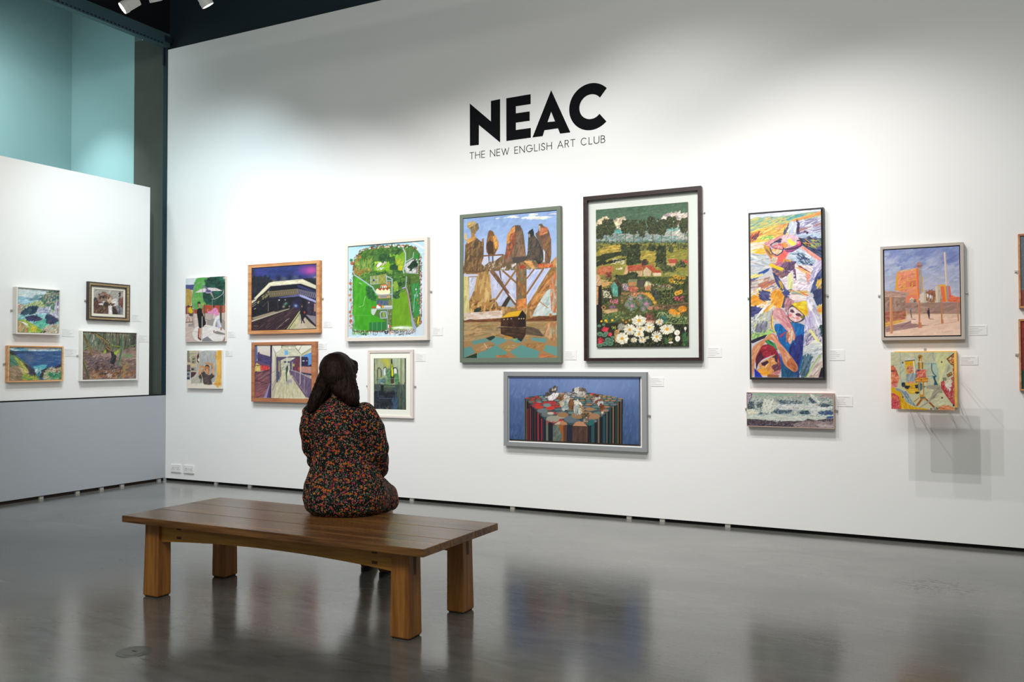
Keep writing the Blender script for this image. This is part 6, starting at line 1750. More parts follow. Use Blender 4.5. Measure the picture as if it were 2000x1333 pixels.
ART['factory'] = ((1710, 465, 6.345), [(108, 157), (1041, 100), (1050, 1210), (119, 1216)], '''
G 8c9ccc c0bcc8 90,80 1060,80 1060,820 90,820
A .5
D 8090c8|9ca8d0|7484bc|a8b0d0 260 90 36 20 30 110,150 1040,100 1040,400 110,420
D b0b8d4|a8b0cc|c0c0d0|b8bccc 220 90 36 20 30 110,350 1040,330 1040,780 110,780
S c8c8d8 180 300 110 60 .8
S 6c78b8 600 180 120 80 .6
S 6874b4 950 220 130 110 .7
S c4c4d4 690 290 70 50 .7
S c0b8d0 680 560 150 110 .6
S 9c90b8 800 240 40 110 .4
S b8bce0 950 330 60 30 .6
A .85
P e8a040 262,440 275,430 275,650 240,660
P f09468 275,430 500,372 530,380 530,800 375,805 375,700 270,655
K f49c74|e88858|f0906c|ec8c70 140 70 26 30 30 278,430 500,375 520,640 400,700 280,640
P f08060 375,700 520,690 520,800 375,805
D e8b080 22 40 14 16 10 280,415 400,400 500,372 480,395 290,430
P f0a028 268,430 282,430 282,640 268,650
L f0a02c 10 497,372 497,560 522,790
L f0a02c 9 385,710 505,695
P f0703c 505,380 530,380 545,700 530,790 512,560
P d87850 420,540 500,525 500,600 430,620
L f0a830 9 425,620 425,530 500,518
L a8583c 7 430,560 430,600 500,590
P e88460 372,540 425,535 425,610 372,620
L f0a830 12 350,550 350,630 270,640
L f0a830 10 372,625 425,618 450,600
L e8a850 18 395,490 397,530
L f0a830 9 455,560 455,600
P f0b028 575,460 585,500 585,610 605,670 590,670 560,640
P a89c98 528,370 560,380 575,460 582,670 548,690 540,600
P c0a08c 545,380 562,400 570,600 552,660
D b0a09c|9c9090 22 70 12 86 4 530,390 565,400 575,650 545,670
P b88474 500,340 520,305 545,297 560,300 565,330 500,350
P a87060 520,340 590,345 560,365 510,370
L 7c544c 5 515,350 585,348
L 8c6458 5 520,365 570,375
P b07058 625,690 650,655 735,655 740,690
D a06044|c07c5c|8c5440 40 40 12 10 40 625,650 740,655 740,695 630,700
P 9c6038 625,700 745,690 745,800 625,800
D 8c5c34|b87840|6c4438|e0dce0|a06c3c 60 36 12 80 30 630,700 740,695 740,795 630,795
E f0ecf0 645 720 10 24
E e8e4ec 675 730 10 24
P c4b8a4 550,700 590,680 625,690 625,800 550,805
P e0c8b0 550,700 590,680 600,690 595,800 552,800
P b8a890 420,770 445,740 470,760 470,805 420,805
L f0e4d4 8 422,765 445,745 468,760
P 7c6458 470,770 500,760 500,800 470,803
P f0a830 760,595 800,580 865,580 870,600 800,612
P c8b8a0 735,605 800,600 820,620 825,800 745,802
P e0c8ac 735,605 765,602 770,800 747,802
D b0a494|c4b4a0 22 90 14 88 3 770,610 815,620 820,790 775,795
P f0703c 800,605 870,600 890,795 825,800
P f0a830 845,590 865,590 885,790 868,795
P e8d0b8 845,185 858,175 868,190 890,590 868,600
P c8b0b4 860,190 870,200 895,590 880,595
P a8909c 868,600 905,590 920,795 885,795
P f0683c 900,600 920,595 935,720 960,735 1045,735 1045,800 915,795
D f88858|e85c34 30 40 14 20 40 915,720 1042,740 1042,795 925,795
P c09484 110,655 375,675 420,690 375,740 375,810 370,905 110,920
K b89080|c49c8c|ac8474|c8a494 50 110 24 -3 6 110,655 375,680 370,740 110,740
P a07868 112,740 370,745 372,905 112,910
K a88474|987060|b09080 60 80 30 60 40 112,745 370,745 372,905 112,910
L 8c6454 6 112,735 370,745
P a07c6c 370,805 1048,800 1048,950 370,955
K a88474|987464|b08c7c|a48070 110 90 30 10 30 370,805 1048,800 1048,950 370,955
P b06850 112,915 375,905 385,1010 240,1030 118,1050
K a45c44|b8745c|c07c60 50 70 24 5 15 112,915 375,905 385,1000 118,1045
P e8b048 118,1050 240,1025 385,1005 370,1040 118,1100
D d89840|e8b858 26 60 14 8 10 120,1050 380,1015 360,1040 120,1090
L f0b050 9 380,905 382,1005
G f0c8ac f0d0b8 390,955 1048,950 1050,1215 118,1218 118,1105 430,1010
A .5
D f4d4bc|ecc0a8|f0c8b0|e8b8a0 120 90 26 8 12 400,965 1045,960 1045,1200 125,1200
A .85
P a8847c 118,1100 400,1040 440,1020 440,1060 640,1085 500,1110 130,1165
K a07c78|b08c84|98747c 50 80 20 6 8 118,1105 400,1045 620,1085 130,1160
L 5c4448 4 130,1130 320,1090 430,1035
L e8c8a0 9 385,945 1045,950
L b08878 5 390,938 1048,935
P d08858 175,735 205,730 215,1165 205,1185 180,1175
L e8a878 8 182,740 188,1170
P c87858 525,780 548,775 552,1040 530,1045
P d07c50 525,1045 560,1045 572,1110 528,1115
L e0946c 6 530,785 535,1040
P c08058 800,760 820,755 825,1010 808,1010
P d08050 805,1010 835,1010 838,1065 808,1068
P c88060 1000,760 1018,755 1030,1035 1015,1035
P 5c4c58 425,895 440,890 442,940 450,990 440,995 432,950
P 5c84b0 425,875 438,872 440,895 428,897
P 342c3c 640,895 665,892 668,950 665,1005 655,1000 645,950 635,930
E 5c3c40 655 880 9 12
P 98747c 440,1000 500,1010 500,1018 450,1010
P a87c74 665,1000 720,1005 720,1012 670,1012
L a87868 4 570,1090 650,1082
L c89480 5 720,1080 800,1065
L c89480 5 850,1060 1000,1040
''')
ART['selfportrait'] = ((1730, 675, 9.52), [(98, 125), (1276, 125), (1276, 1208), (98, 1180)], '''
P ccc8a0 80,100 1300,100 1300,1240 80,1240
A .5
D c8c498|d4d0a8|c0c09c|b8c0a0|d0c8a0 260 90 40 30 60 100,130 1270,130 1200,1150 700,1150 600,760 100,360
D b8c8b0|a8bca8|c0ccb8 130 90 34 60 50 290,330 880,340 880,740 280,740
D d8d890|e0dca0 80 110 34 80 30 940,150 1200,140 1000,700 960,600
D a8c0a8|b0c8b4 50 90 26 86 14 880,360 960,360 980,640 930,560
A .85
L 7ca0b0 10 895,130 880,210 920,300
L 6c94ac 6 275,130 290,400 270,420 275,600 300,700
L 5c8c9c 9 860,345 940,350
L 34687c 18 860,345 855,450 890,530 940,580
P 24586c 870,570 930,570 920,620 970,740 890,745 905,680
L 5c8ca4 7 700,345 860,340
L 5c8ca4 7 740,760 890,745
L 5c8ca4 7 770,580 880,570
L 90a48c 5 120,405 270,405
L 90a48c 5 545,130 555,350
P d8d8c0 360,240 450,205 540,240 545,285 360,280
L a89c8c 5 370,260 450,215 530,260
P 3c4c5c 360,285 545,270 548,290 362,300
P f0b800 362,300 545,285 552,520 520,540 450,540 380,520
K e8a808|f8c818|e8b414 40 60 20 60 50 362,300 545,285 550,500 380,400
P e09468 385,430 410,385 450,370 500,378 530,430 525,480 490,510 460,575 430,520 390,490
K e8a078|d07c50|f0b088|c86c48 70 34 16 60 60 385,430 450,370 525,430 500,510 440,520
L 6c3c30 7 405,430 440,425
L 6c3c30 7 470,425 515,430
L 8c4c3c 6 430,505 480,500
P 98a4a4 380,520 430,530 460,580 490,520 530,490 555,560 550,680 385,690
K 8c9ca0|b0b8b0|7c8c94|a0a8a4 80 90 12 86 8 385,530 550,520 548,680 385,690
L e8e4dc 22 520,300 545,520
P 4c7484 555,470 575,480 575,700 555,700
P f0a070 400,690 450,670 520,670 550,690 550,720 400,720
K e8906c|f0b48c|d87c5c 20 34 12 10 30 400,690 520,670 550,720 400,720
P e8b420 325,690 390,680 400,720 560,700 600,710 610,760 430,790 340,780
P d8a018 430,770 610,760 612,895 440,900 340,780
K e8b828|c89018|f0c440 40 70 20 5 12 340,720 600,720 600,880 440,895
D 202c3c 10 50 24 0 10 325,690 340,690 340,770 330,770
D 202c3c 22 40 24 0 20 375,750 430,760 430,800 380,800
D 202c3c 16 40 24 0 20 565,740 610,740 610,790 570,790
D 202c3c 12 34 20 0 20 565,870 610,870 610,890 570,890
P 5c8088 600,700 640,690 740,770 640,850 600,830
K 3c6070|6c94a0|4c707c 40 60 16 50 30 600,700 640,690 740,770 640,850
P e0a030 610,200 625,182 670,182 690,200 680,300 620,300
D a86818|6c4410|e8a830 34 40 12 85 20 615,190 685,190 680,300 620,300
P c88820 605,320 705,320 700,440 610,440
L 6c4410 12 615,320 618,440
L f0e0b0 12 655,250 658,440
L 7c5010 10 692,320 690,440
P e05c48 570,450 755,455 755,600 575,605
K f08868|e06050|c84c50|f0a888|d04c40 80 60 22 35 20 575,455 750,460 750,600 575,600
P 304878 590,455 650,455 640,470 600,490
L f0c8b0 8 610,560 680,540 700,500
P d88418 550,605 790,600 785,680 555,680
K e8982c|c87410|f0a840 40 70 16 2 6 550,605 790,600 785,680 555,680
L 7c4808 6 555,682 785,682
L 8c5008 4 555,632 785,630
E 4c3010 662 640 9 9
P d8a028 612,685 632,685 640,960 628,960
P b87c18 682,685 712,685 712,960 695,960
P e0b040 682,685 692,685 702,960 695,960
D e8a838|c88820 12 40 16 10 20 630,910 710,900 710,950 640,950
P 6c6858 635,955 735,955 740,985 640,995
P a85c18 640,1000 690,1000 590,1130 550,1120
P 9c5818 715,990 750,985 930,1160 880,1160
P c87818 510,1045 620,960 620,980 530,1055
L c88020 14 650,1000 740,1000
P a8a088 740,800 760,740 1040,740 1050,900 980,860 840,1040 640,1160 600,1160 830,1000 950,850 890,820
K 98907c|b0a890 50 80 20 40 10 890,820 1050,760 1050,880 840,1020 820,1000
L b8b090 14 780,1010 960,850
D d8d4a8 50 90 24 30 20 980,900 1100,930 1200,1100 960,1120
P d0602c 97,1180 97,880 150,890 250,940 280,1190
K c82858|d84468|e87c50|b01c48|f09060|e85c78 170 40 14 50 70 97,880 250,940 275,1185 100,1178
P e8b000 97,760 170,790 250,850 260,960 140,880 97,880
P e8a800 235,840 290,835 310,880 360,1060 500,1140 800,1180 800,1200 270,1190 260,1000
K f0b808|d89808|f8c828|e0a000 110 60 18 -60 20 235,840 290,835 340,1020 500,1150 780,1190 280,1188
L 8c5c08 6 265,950 280,1180
L 9c6808 6 360,1060 400,1180
P 90a0a0 170,790 250,800 330,850 310,960 280,860 200,840
P 8498a0 310,850 390,850 440,960 560,1140 500,1110 380,1050 340,940
K 6c8088|a8b4b4|5c6c74|b8c0bc|7c9094 140 70 10 -65 12 310,850 390,850 440,960 560,1140 400,1060 340,940
E 5c6468 318 958 15 20
L 303030 10 800,1180 960,1180
D 202020|e8e8e8 44 40 7 80 10 800,1170 970,1150 970,1200 810,1200
P e88c50 970,1150 1050,1110 1150,1110 1276,1170 1276,1208 970,1200
K f0a070|d87c48|f0b488|c86838 80 60 14 -16 14 970,1150 1050,1110 1150,1110 1270,1170 1270,1205 970,1200
P e87c50 98,360 150,370 190,430 210,480 265,610 250,640 215,650 210,700 220,750 200,785 98,760
K f09468|e07048|f4a878|d8583c|e88458|c84c3c 180 50 20 50 50 98,360 150,370 190,430 260,610 200,780 98,760
D 4c2c24 14 40 8 0 20 98,470 180,470 180,490 100,490
L 5c3028 8 105,480 160,460 205,470 210,520 190,550
L 7c3430 6 150,690 205,690
S f0c8a0 140 560 40 30 .6
D e890a0|d86c84 22 30 12 20 40 130,720 210,720 200,780 130,770
P c03c3c 1020,690 1080,650 1280,580 1280,1130 1220,1080 1120,950 1030,800
K d8606c|b02c34|e89090|c84c58|8c2028|f0b0a8 200 60 12 50 30 1025,690 1100,650 1275,600 1275,1110 1150,960
D e0d0a8|f0e8d8|c8b890|e8e0c8 90 40 18 60 50 1090,650 1210,600 1230,740 1170,800 1110,740
D f0ece0 30 50 10 -60 20 1140,700 1200,720 1200,840 1130,830
P 302010 1130,550 1215,497 1240,550 1160,600
P e89848 1148,552 1210,512 1225,548 1165,585
D 3c2810 10 24 6 10 20 1160,545 1210,535 1205,560 1165,565
P a8a890 1150,400 1170,370 1210,420 1140,520 1120,560
P 88886c 1060,600 1120,600 1130,660 1060,660
P 302010 1130,260 1270,150 1280,150 1280,370 1220,370
P e8902c 1145,262 1275,170 1278,360 1220,355
K e87830|f0a848|c85820|e8e0d0|301c10 60 30 14 40 50 1150,262 1270,180 1270,350 1225,350
D e0a040|c84830|7c7c34|b03c30 60 40 14 80 20 1250,350 1280,350 1280,1100 1260,1000
E 3c3828 1043 315 15 19
E a8a888 1040 311 7 9
E 3c3828 1042 975 15 19
E 3c3828 322 320 14 19
E a89c80 320 315 6 8
E 384050 1250 1115 18 22
''')
ART['dusk'] = ((1900, 440, 2.38), [(222, 55), (500, 20), (500, 374), (222, 370)], '''
G 6c7880 646c74 200,0 520,0 520,400 200,400
A .5
D 74848c|5c6870|808c94|68747c 700 10 4 70 60 222,20 500,20 500,300 222,300
P 8c4840 222,300 300,290 500,300 500,380 222,380
D 9c544c|6c3834|7c6058|a86458 300 9 3 10 60 222,295 500,290 500,372 222,370
D 3c4044|4c4c50 60 14 4 80 20 330,200 420,190 420,300 330,300
''')
ART['ember'] = ((1900, 440, 2.38), [(225, 448), (500, 440), (500, 762), (228, 764)], '''
G 9c3834 7c3030 200,400 520,400 520,700 200,700
A .5
D a84038|8c302c|b04c3c|742828 700 10 4 60 60 222,440 500,440 500,680 222,680
P 1f5448 222,680 300,670 500,690 500,780 222,780
D 245c50|183c38|2c6c5c 300 10 4 10 60 222,676 500,676 500,764 222,764
''')
ART['cove'] = ((0, 550, 6.35), [(227, 82), (742, 117), (735, 646), (220, 628)], '''
G d8e8e8 b8d8e0 200,60 760,60 760,320 200,320
A .5
D e0ecec|c8dce0|e8f0f0|b8d4d4 120 60 22 30 50 230,90 600,115 400,220 230,190
A .85
D 9ccce0|b0dcec|d8ecf4|88bcd0 80 60 14 3 8 225,190 400,210 360,290 290,300
P 8ca8ac 355,235 400,205 440,170 540,165 520,230 420,240
D 6c98a0|8cb0b4|a8bcb8|5c8c98 60 40 14 30 20 360,235 450,170 540,170 500,235
P a8c088 300,305 420,255 540,240 620,320 700,330 640,400 400,320
D b0c880|8cac64|c8d49c|98b470|d0c8a0|7c9c74 220 40 12 30 40 300,305 420,255 560,240 700,330 640,370 400,320
P 54807c 520,190 600,130 742,118 735,300 660,360 580,300 540,240
D 3c6c70|5c8c7c|2c5460|88a468|c8b488|4c7868|7ca080|3c5c7c 400 34 12 50 60 500,220 600,130 740,120 730,250 680,310 580,300
D c08c7c|d8c8b8|a87880 50 24 8 60 50 520,160 740,125 700,280 560,270
D e4e4e8|b8b0c0|8c88a8|6c6c90|d0c8d4 130 44 14 75 14 680,280 735,220 732,420 690,400
D d8ccc4|a8988c|e8e0d8|8cac80|c07c6c 110 30 12 40 60 222,270 300,300 300,380 225,390
D 2c4458|3c5c70|24304c|4c6c6c|38486c 220 34 14 50 60 280,370 380,310 470,320 440,390 270,420
D c8c8dc|98a0c4|b0b4d0|e8e8f0|7c84a8 160 30 11 40 60 460,330 620,320 640,390 520,400
D b0d8e0|78c4c8|60b8b0|98dcd4|c8e8f0 400 44 14 10 50 225,400 300,430 520,400 700,420 730,520 530,590 330,480 225,470
D 3c4c80|2c3c60|5c5480|483c60 130 40 16 10 40 330,440 440,425 510,470 460,490 350,475
D 60b498|5ccca8|88dcb8|48b0a0 160 40 14 40 50 440,510 600,460 600,540 530,590 440,540
D 2c4c6c|3c4c6c|4c5c80|24385c|5c4c60 220 36 14 50 60 570,420 660,420 730,490 640,530 580,500
D e8e4e8|b8b4d0|9898b8 60 40 11 -30 30 620,400 700,400 730,460 700,450
D a8c84c|c8d860|8cb040|d8d878|70a040 240 50 14 -25 25 222,480 330,490 440,560 540,620 400,635 222,560
D d89c74|c87854|e8c8a8|8c9c50|e8b890|6c9c50 200 50 12 75 30 222,500 300,540 350,630 222,630
D e8d840|d8c838 26 40 14 60 30 390,560 450,570 450,610 400,610
D c8a888|d8c8ac|e8d8c8|b08c78|8cb098|d8d4c0 240 40 12 60 50 550,560 730,530 730,640 530,620
D 2c3830 8 30 10 30 30 500,620 560,600 560,635 500,640
D ffffff 14 50 9 -25 10 260,500 350,530 350,550 270,510
''')
ART['headland'] = ((0, 550, 6.35), [(124, 814), (770, 829), (765, 1219), (118, 1228)], '''
G a8ccd8 b0d0dc 100,800 790,800 790,880 100,880
D 3c8cac|70b0c8|e0ecf0|a8ccd8 110 50 12 3 8 125,818 360,825 330,865 125,860
D f0d0b8|e8c0a8|f0dccc 60 60 12 2 6 390,830 600,835 560,850 380,850
D c8dce4|88b8cc|60a0b8|e4ecf0 110 60 10 2 6 400,850 768,840 768,870 340,865
G 3c5c94 3c64a0 110,862 790,872 790,1260 110,1260
A .6
D 2c4c8c|3c649c|54749c|34549c|6080a8|44689c 300 80 18 2 8 180,875 768,880 768,1040 420,1030 260,940
A .85
D 2c4c70|3c5478 50 60 12 -3 6 130,862 400,880 380,895 150,880
S 6c7c94 360 950 90 70 .7
D 58b8c8|78ccd4|90d4d8|409cb4 110 44 12 10 30 410,1050 560,1040 560,1080 470,1110
D d8ece8|a8d8d8|ffffff|60a8b8 80 30 11 50 50 440,1090 510,1090 500,1190 450,1170
D 4c98ac|3c80a0 22 40 14 80 20 440,1130 500,1130 500,1200 450,1190
P 68805c 122,870 150,880 260,960 360,1040 430,1120 480,1195 520,1215 118,1228
D 4c8068|5c8c78|38705c|6c9c80 150 50 18 -40 30 122,880 230,960 260,1040 122,1060
D a89070|98806c|b8a080|887860 180 60 18 -30 20 122,1060 280,1070 340,1200 122,1225
D 3c4c34|5c4c3c|2c3c34|7c6c4c|4c3c30 200 36 12 -40 20 200,970 340,1040 430,1120 450,1190 380,1170 280,1060
D b8c050|98ac48|c8cc60|d8c878 120 44 12 -40 30 180,930 260,990 400,1160 330,1200 250,1060
D d8a888|d06c54|e8c8a8|c8d870 60 40 12 -30 30 220,1040 300,1090 420,1180 330,1190
D b8b83c|ccc850|8cb04c|5c9c5c 110 40 14 10 40 290,1150 420,1160 480,1215 290,1215
D 3c3c4c|2c2c38|5c4c54|4c5470 90 36 14 -55 20 350,1050 420,1100 430,1170 370,1150
D 3c4c34|4c3c48 40 30 10 -10 30 125,860 200,900 170,915 125,890
D 2c3040|3c3438|4c4450|5c5c48 110 30 14 50 30 490,1190 530,1100 580,1070 600,1110 530,1190
D 88a468|a8b878|c8c8a8|6c9c6c|d8ccb0|b8a890|98b470 320 40 14 10 40 540,1180 600,1080 768,1040 765,1215 560,1215
D 2c3c4c|4c3c5c 40 26 10 10 30 680,1060 768,1020 768,1050 700,1080
D 3c8c68|2c7c5c|58a878 70 44 14 10 30 600,1130 765,1120 765,1210 650,1200
D c87c64|f0e8d8|5c4c50 50 26 9 20 50 620,1080 740,1080 740,1140 640,1130
''')
ART['town'] = ((140, 540, 6.06), [(262, 148), (615, 176), (608, 458), (257, 438)], '''
G a8a49c b8b0a8 240,130 630,130 630,300 240,300
A .6
D b0aca4|a09c98|bcb4ac|98948c 150 44 18 40 40 260,150 612,178 610,290 260,240
A .85
P 8c7468 290,270 340,205 375,180 420,210 470,240 500,290 490,340 290,330
D 94786c|7c6458|a88878|705448|9c8070 220 24 12 60 60 285,300 340,210 380,180 440,230 480,280 470,330 290,330
D b09078|c8a890|d8b8a0 60 26 12 60 40 430,240 480,260 480,320 430,320
D 5c3c34|4c3430 30 16 10 80 20 310,200 320,210 460,220 465,260 370,260 330,240
D b87c60|a86850 14 16 8 60 60 380,190 470,230 460,245 380,205
D 4c4844|3c3c38|5c5c50|6c5c50 110 24 12 60 50 258,260 300,260 300,360 258,380
D 3c2c2c|4c3834 14 18 10 85 20 330,240 345,240 345,260 330,260
D 3c2c2c 8 18 10 85 20 370,235 382,235 382,255 370,255
D 4c2c28|6c3c30|8c5444|3c2824 160 26 12 75 30 258,310 500,330 480,370 262,380
G 6c5048 5c443c 257,370 560,350 608,458 257,438
D 7c5c50|5c4038|4c342c|8c6c5c|6c5048 220 40 14 60 40 258,370 440,360 440,445 258,436
D 8c8c94|7c7c84|a0a0a4|6c6c74 110 30 12 80 14 520,340 608,360 606,455 545,450
D 8c5c54|7c4c48|6c4440|a07468 110 26 10 80 30 550,280 612,250 610,370 560,330
D e8dcd4|ffffff|d0c4b8 50 22 10 60 50 470,280 530,275 520,310 475,310
D d8d0c8|f0ece8 14 14 10 30 40 325,320 360,320 360,335 325,335
D e0dcd8|c8c4c0 26 16 10 30 40 365,300 400,290 400,350 370,350
P e8e0dc 432,350 450,345 452,450 436,452
P f0e8e4 452,350 475,350 478,455 455,458
D ffffff|d8c8c0 40 40 7 86 5 434,355 476,355 476,450 436,450
D 3c3434|2c2828|4c4038 60 26 12 60 40 380,310 430,320 420,350 380,340
D 3c3030|4c3c38 60 26 10 -50 20 480,370 540,410 540,450 490,445
L 3c3030 5 565,190 560,455
L 4c3838 5 555,205 590,200
D 3c2c2c 14 14 8 50 40 555,195 580,195 578,260 560,260
L 4c3c38 2 565,200 610,180
''')
ART['woods'] = ((140, 540, 6.06), [(137, 657), (773, 680), (765, 1213), (133, 1219)], '''
G 8c8474 8c7060 120,640 790,640 790,1240 120,1240
D b8a890|c8b8a4|a09880|d0bcac 150 60 18 85 10 140,660 770,685 770,800 140,780
D 6c7c68|5c6c5c|7c8c6c|4c5c50|88907c 300 60 12 82 10 140,680 770,700 770,840 140,850
D 5c5c44|4c4c3c|6c6450|3c4438 90 130 8 86 6 300,670 770,690 770,860 300,880
D 3c3c38|5c5450 60 60 8 80 20 690,690 770,690 765,830 700,830
D 8c7064|7c6058|9c8074|6c5450|a08c84|947868 600 50 16 10 40 140,860 450,900 770,840 765,1210 135,1215
D a88c88|b09890|9c7c74 130 60 16 8 20 280,930 460,920 760,880 760,980 300,990
D b88050|a86c40|c89868|8c5438 160 34 13 30 50 200,1020 600,1040 760,1150 600,1200 200,1200
D 6c5c64|584c58|7c6c74 130 40 14 20 40 150,940 450,960 620,1100 200,1120
D 4c3830|3c2c28 90 26 9 40 60 250,1020 620,1080 600,1200 250,1160
P 5c5040 215,660 260,660 330,690 400,740 450,800 460,860 455,910 390,905 420,860 410,800 350,740 270,695
K 4c4438|6c5c48|a08058|3c342c|806c4c 120 50 12 -40 14 215,660 330,690 455,810 455,905 400,900 405,800 270,695
L 98a850 5 270,680 350,722 440,800
P 2c3034 460,890 500,895 530,950 500,1050 450,1030 470,950
K 3c4044|202428|4c4c50 40 40 12 70 30 460,890 500,895 530,950 500,1050 450,1030 470,950
L 5c6c34 12 450,820 520,835 570,840
L a0b848 6 460,818 520,828 565,832
D 98b03c|b0c850|7c9838 50 24 12 60 30 500,910 560,860 560,900 520,930
D 98b03c|b0c850 14 20 12 60 30 385,880 405,880 405,905 385,905
L 4c6c50 18 590,700 590,860 570,960 550,1050
L 68986c 7 580,830 598,880 560,1060
L 98b860 6 140,870 230,835 240,840
L a8bc58 5 700,830 760,815
L 6c5c38 22 150,700 190,800 240,900 230,940
L a8843c 9 185,790 235,890 240,930
L 5c5c40 26 140,990 170,1090 200,1200
L 98984c 7 145,990 180,1090
L a08c58 24 650,1030 600,1160 540,1210
L 6c6c70 12 610,1130 540,1210
D 74986c|88a074 40 30 12 10 40 620,930 720,920 700,960 630,960
D 70905c 10 24 10 60 30 550,1010 570,1010 570,1050 550,1050
D d8ccc4|c8bcb4 30 26 6 60 40 400,1120 480,1160 460,1200 420,1190
D a85c40 8 16 12 60 40 720,1120 745,1120 745,1150 725,1150
''')
# ---------------------------------------------------------------- framed pictures
def canvas_material():
    m = bpy.data.materials.new('oil_paint'); m.use_nodes = True; nt = m.node_tree; b = nt.nodes['Principled BSDF']
    a = nt.nodes.new('ShaderNodeAttribute'); a.attribute_name = 'paint'
    nt.links.new(a.outputs['Color'], b.inputs['Base Color'])
    b.inputs['Roughness'].default_value = .55; b.inputs['Specular IOR Level'].default_value = .25
    n = nt.nodes.new('ShaderNodeTexNoise'); n.inputs['Scale'].default_value = 220
    t = nt.nodes.new('ShaderNodeTexCoord'); nt.links.new(t.outputs['Object'], n.inputs['Vector'])
    bp = nt.nodes.new('ShaderNodeBump'); bp.inputs['Strength'].default_value = .15; bp.inputs['Distance'].default_value = .001
    nt.links.new(n.outputs['Fac'], bp.inputs['Height']); nt.links.new(bp.outputs[0], b.inputs['Normal'])
    return m
OIL = canvas_material()
PAINT_K = .84

def canvas_mesh(name, art, x0, x1, z0, z1, y, parent, relief=.0):
    """fine grid facing -y, one colour per vertex"""
    img = paint(art)
    img = img+(img.mean(2, keepdims=True)-img)*.07
    h, w, _ = img.shape
    lin = np.where(img <= .04045, img/12.92, ((img+.055)/1.055)**2.4)*PAINT_K
    xs = np.linspace(x0, x1, w); zs = np.linspace(z1, z0, h)
    X, Z = np.meshgrid(xs, zs)
    lum = img.mean(2)
    Y = np.full_like(X, y)-relief*lum
    co = np.stack([X, Y, Z], -1).reshape(-1, 3).astype(np.float32)
    idx = np.arange(h*w).reshape(h, w)
    q = np.stack([idx[1:, :-1], idx[1:, 1:], idx[:-1, 1:], idx[:-1, :-1]], -1).reshape(-1, 4)
    me = bpy.data.meshes.new(name)
    me.vertices.add(len(co)); me.vertices.foreach_set('co', co.ravel())
    me.loops.add(q.size); me.loops.foreach_set('vertex_index', q.ravel().astype(np.int32))
    me.polygons.add(len(q)); me.polygons.foreach_set('loop_start', np.arange(0, q.size, 4, dtype=np.int32))
    me.update(calc_edges=True)
    ca = me.color_attributes.new('paint', 'FLOAT_COLOR', 'POINT')
    ca.data.foreach_set('color', np.concatenate([lin.reshape(-1, 3), np.ones((h*w, 1))], 1).astype(np.float32).ravel())
    me.materials.append(OIL)
    o = bpy.data.objects.new(name, me); col.objects.link(o); o.parent = parent
    return o

def rect_main(quad, crop, Y):
    P = [onY(crop[0]+x/crop[2], crop[1]+y/crop[2], Y) for x, y in quad]
    return (P[0][0]+P[3][0])/2, (P[1][0]+P[2][0])/2, (P[2][2]+P[3][2])/2, (P[0][2]+P[1][2])/2
def rect_left(quad, crop, X):
    P = [onX(crop[0]+x/crop[2], crop[1]+y/crop[2], X) for x, y in quad]
    return (P[0][1]+P[3][1])/2, (P[1][1]+P[2][1])/2, (P[2][2]+P[3][2])/2, (P[0][2]+P[1][2])/2

def frame_mesh(outer, levels, mat_, parent, name='frame', bevel=.0012):
    """outer rectangle at the wall, then (rect, depth) loops of the profile"""
    rings = []
    for (x0, x1, z0, z1), d in [(outer, .0)]+levels:
        rings.append([(x0, -d, z0), (x1, -d, z0), (x1, -d, z1), (x0, -d, z1)])
    return MB().rings(rings, cap=False).build(name, mat_, parent, bevel=bevel)

BRASS = mat('mirror_plate', (.55, .53, .50, 1), .35, metal=.7)
def brackets(parent, rc, sides, depth, zf=.5):
    """small plates with a screw that hold the frame to the wall"""
    x0, x1, z0, z1 = rc; z = z0+(z1-z0)*zf
    for s in sides:
        if s == 't':
            xc = (x0+x1)/2; MB().box(xc-.008, xc+.008, -.004, 0, z1, z1+.02).tube([(xc, -.004, z1+.012), (xc, -.007, z1+.012)], .004, 10).build('wall_plate', BRASS, parent)
            continue
        xe = x0 if s == 'l' else x1; d = -1 if s == 'l' else 1
        a, b = sorted((xe, xe+d*.022))
        MB().box(a, b, -.003, 0, z-.009, z+.009).tube([(xe+d*.015, -.003, z), (xe+d*.015, -.016, z)], .005, 12).build('wall_plate', BRASS, parent)

def inset(rc, d, e=None):
    e = d if e is None else e
    return rc[0]+d, rc[1]-d, rc[2]+e, rc[3]-e

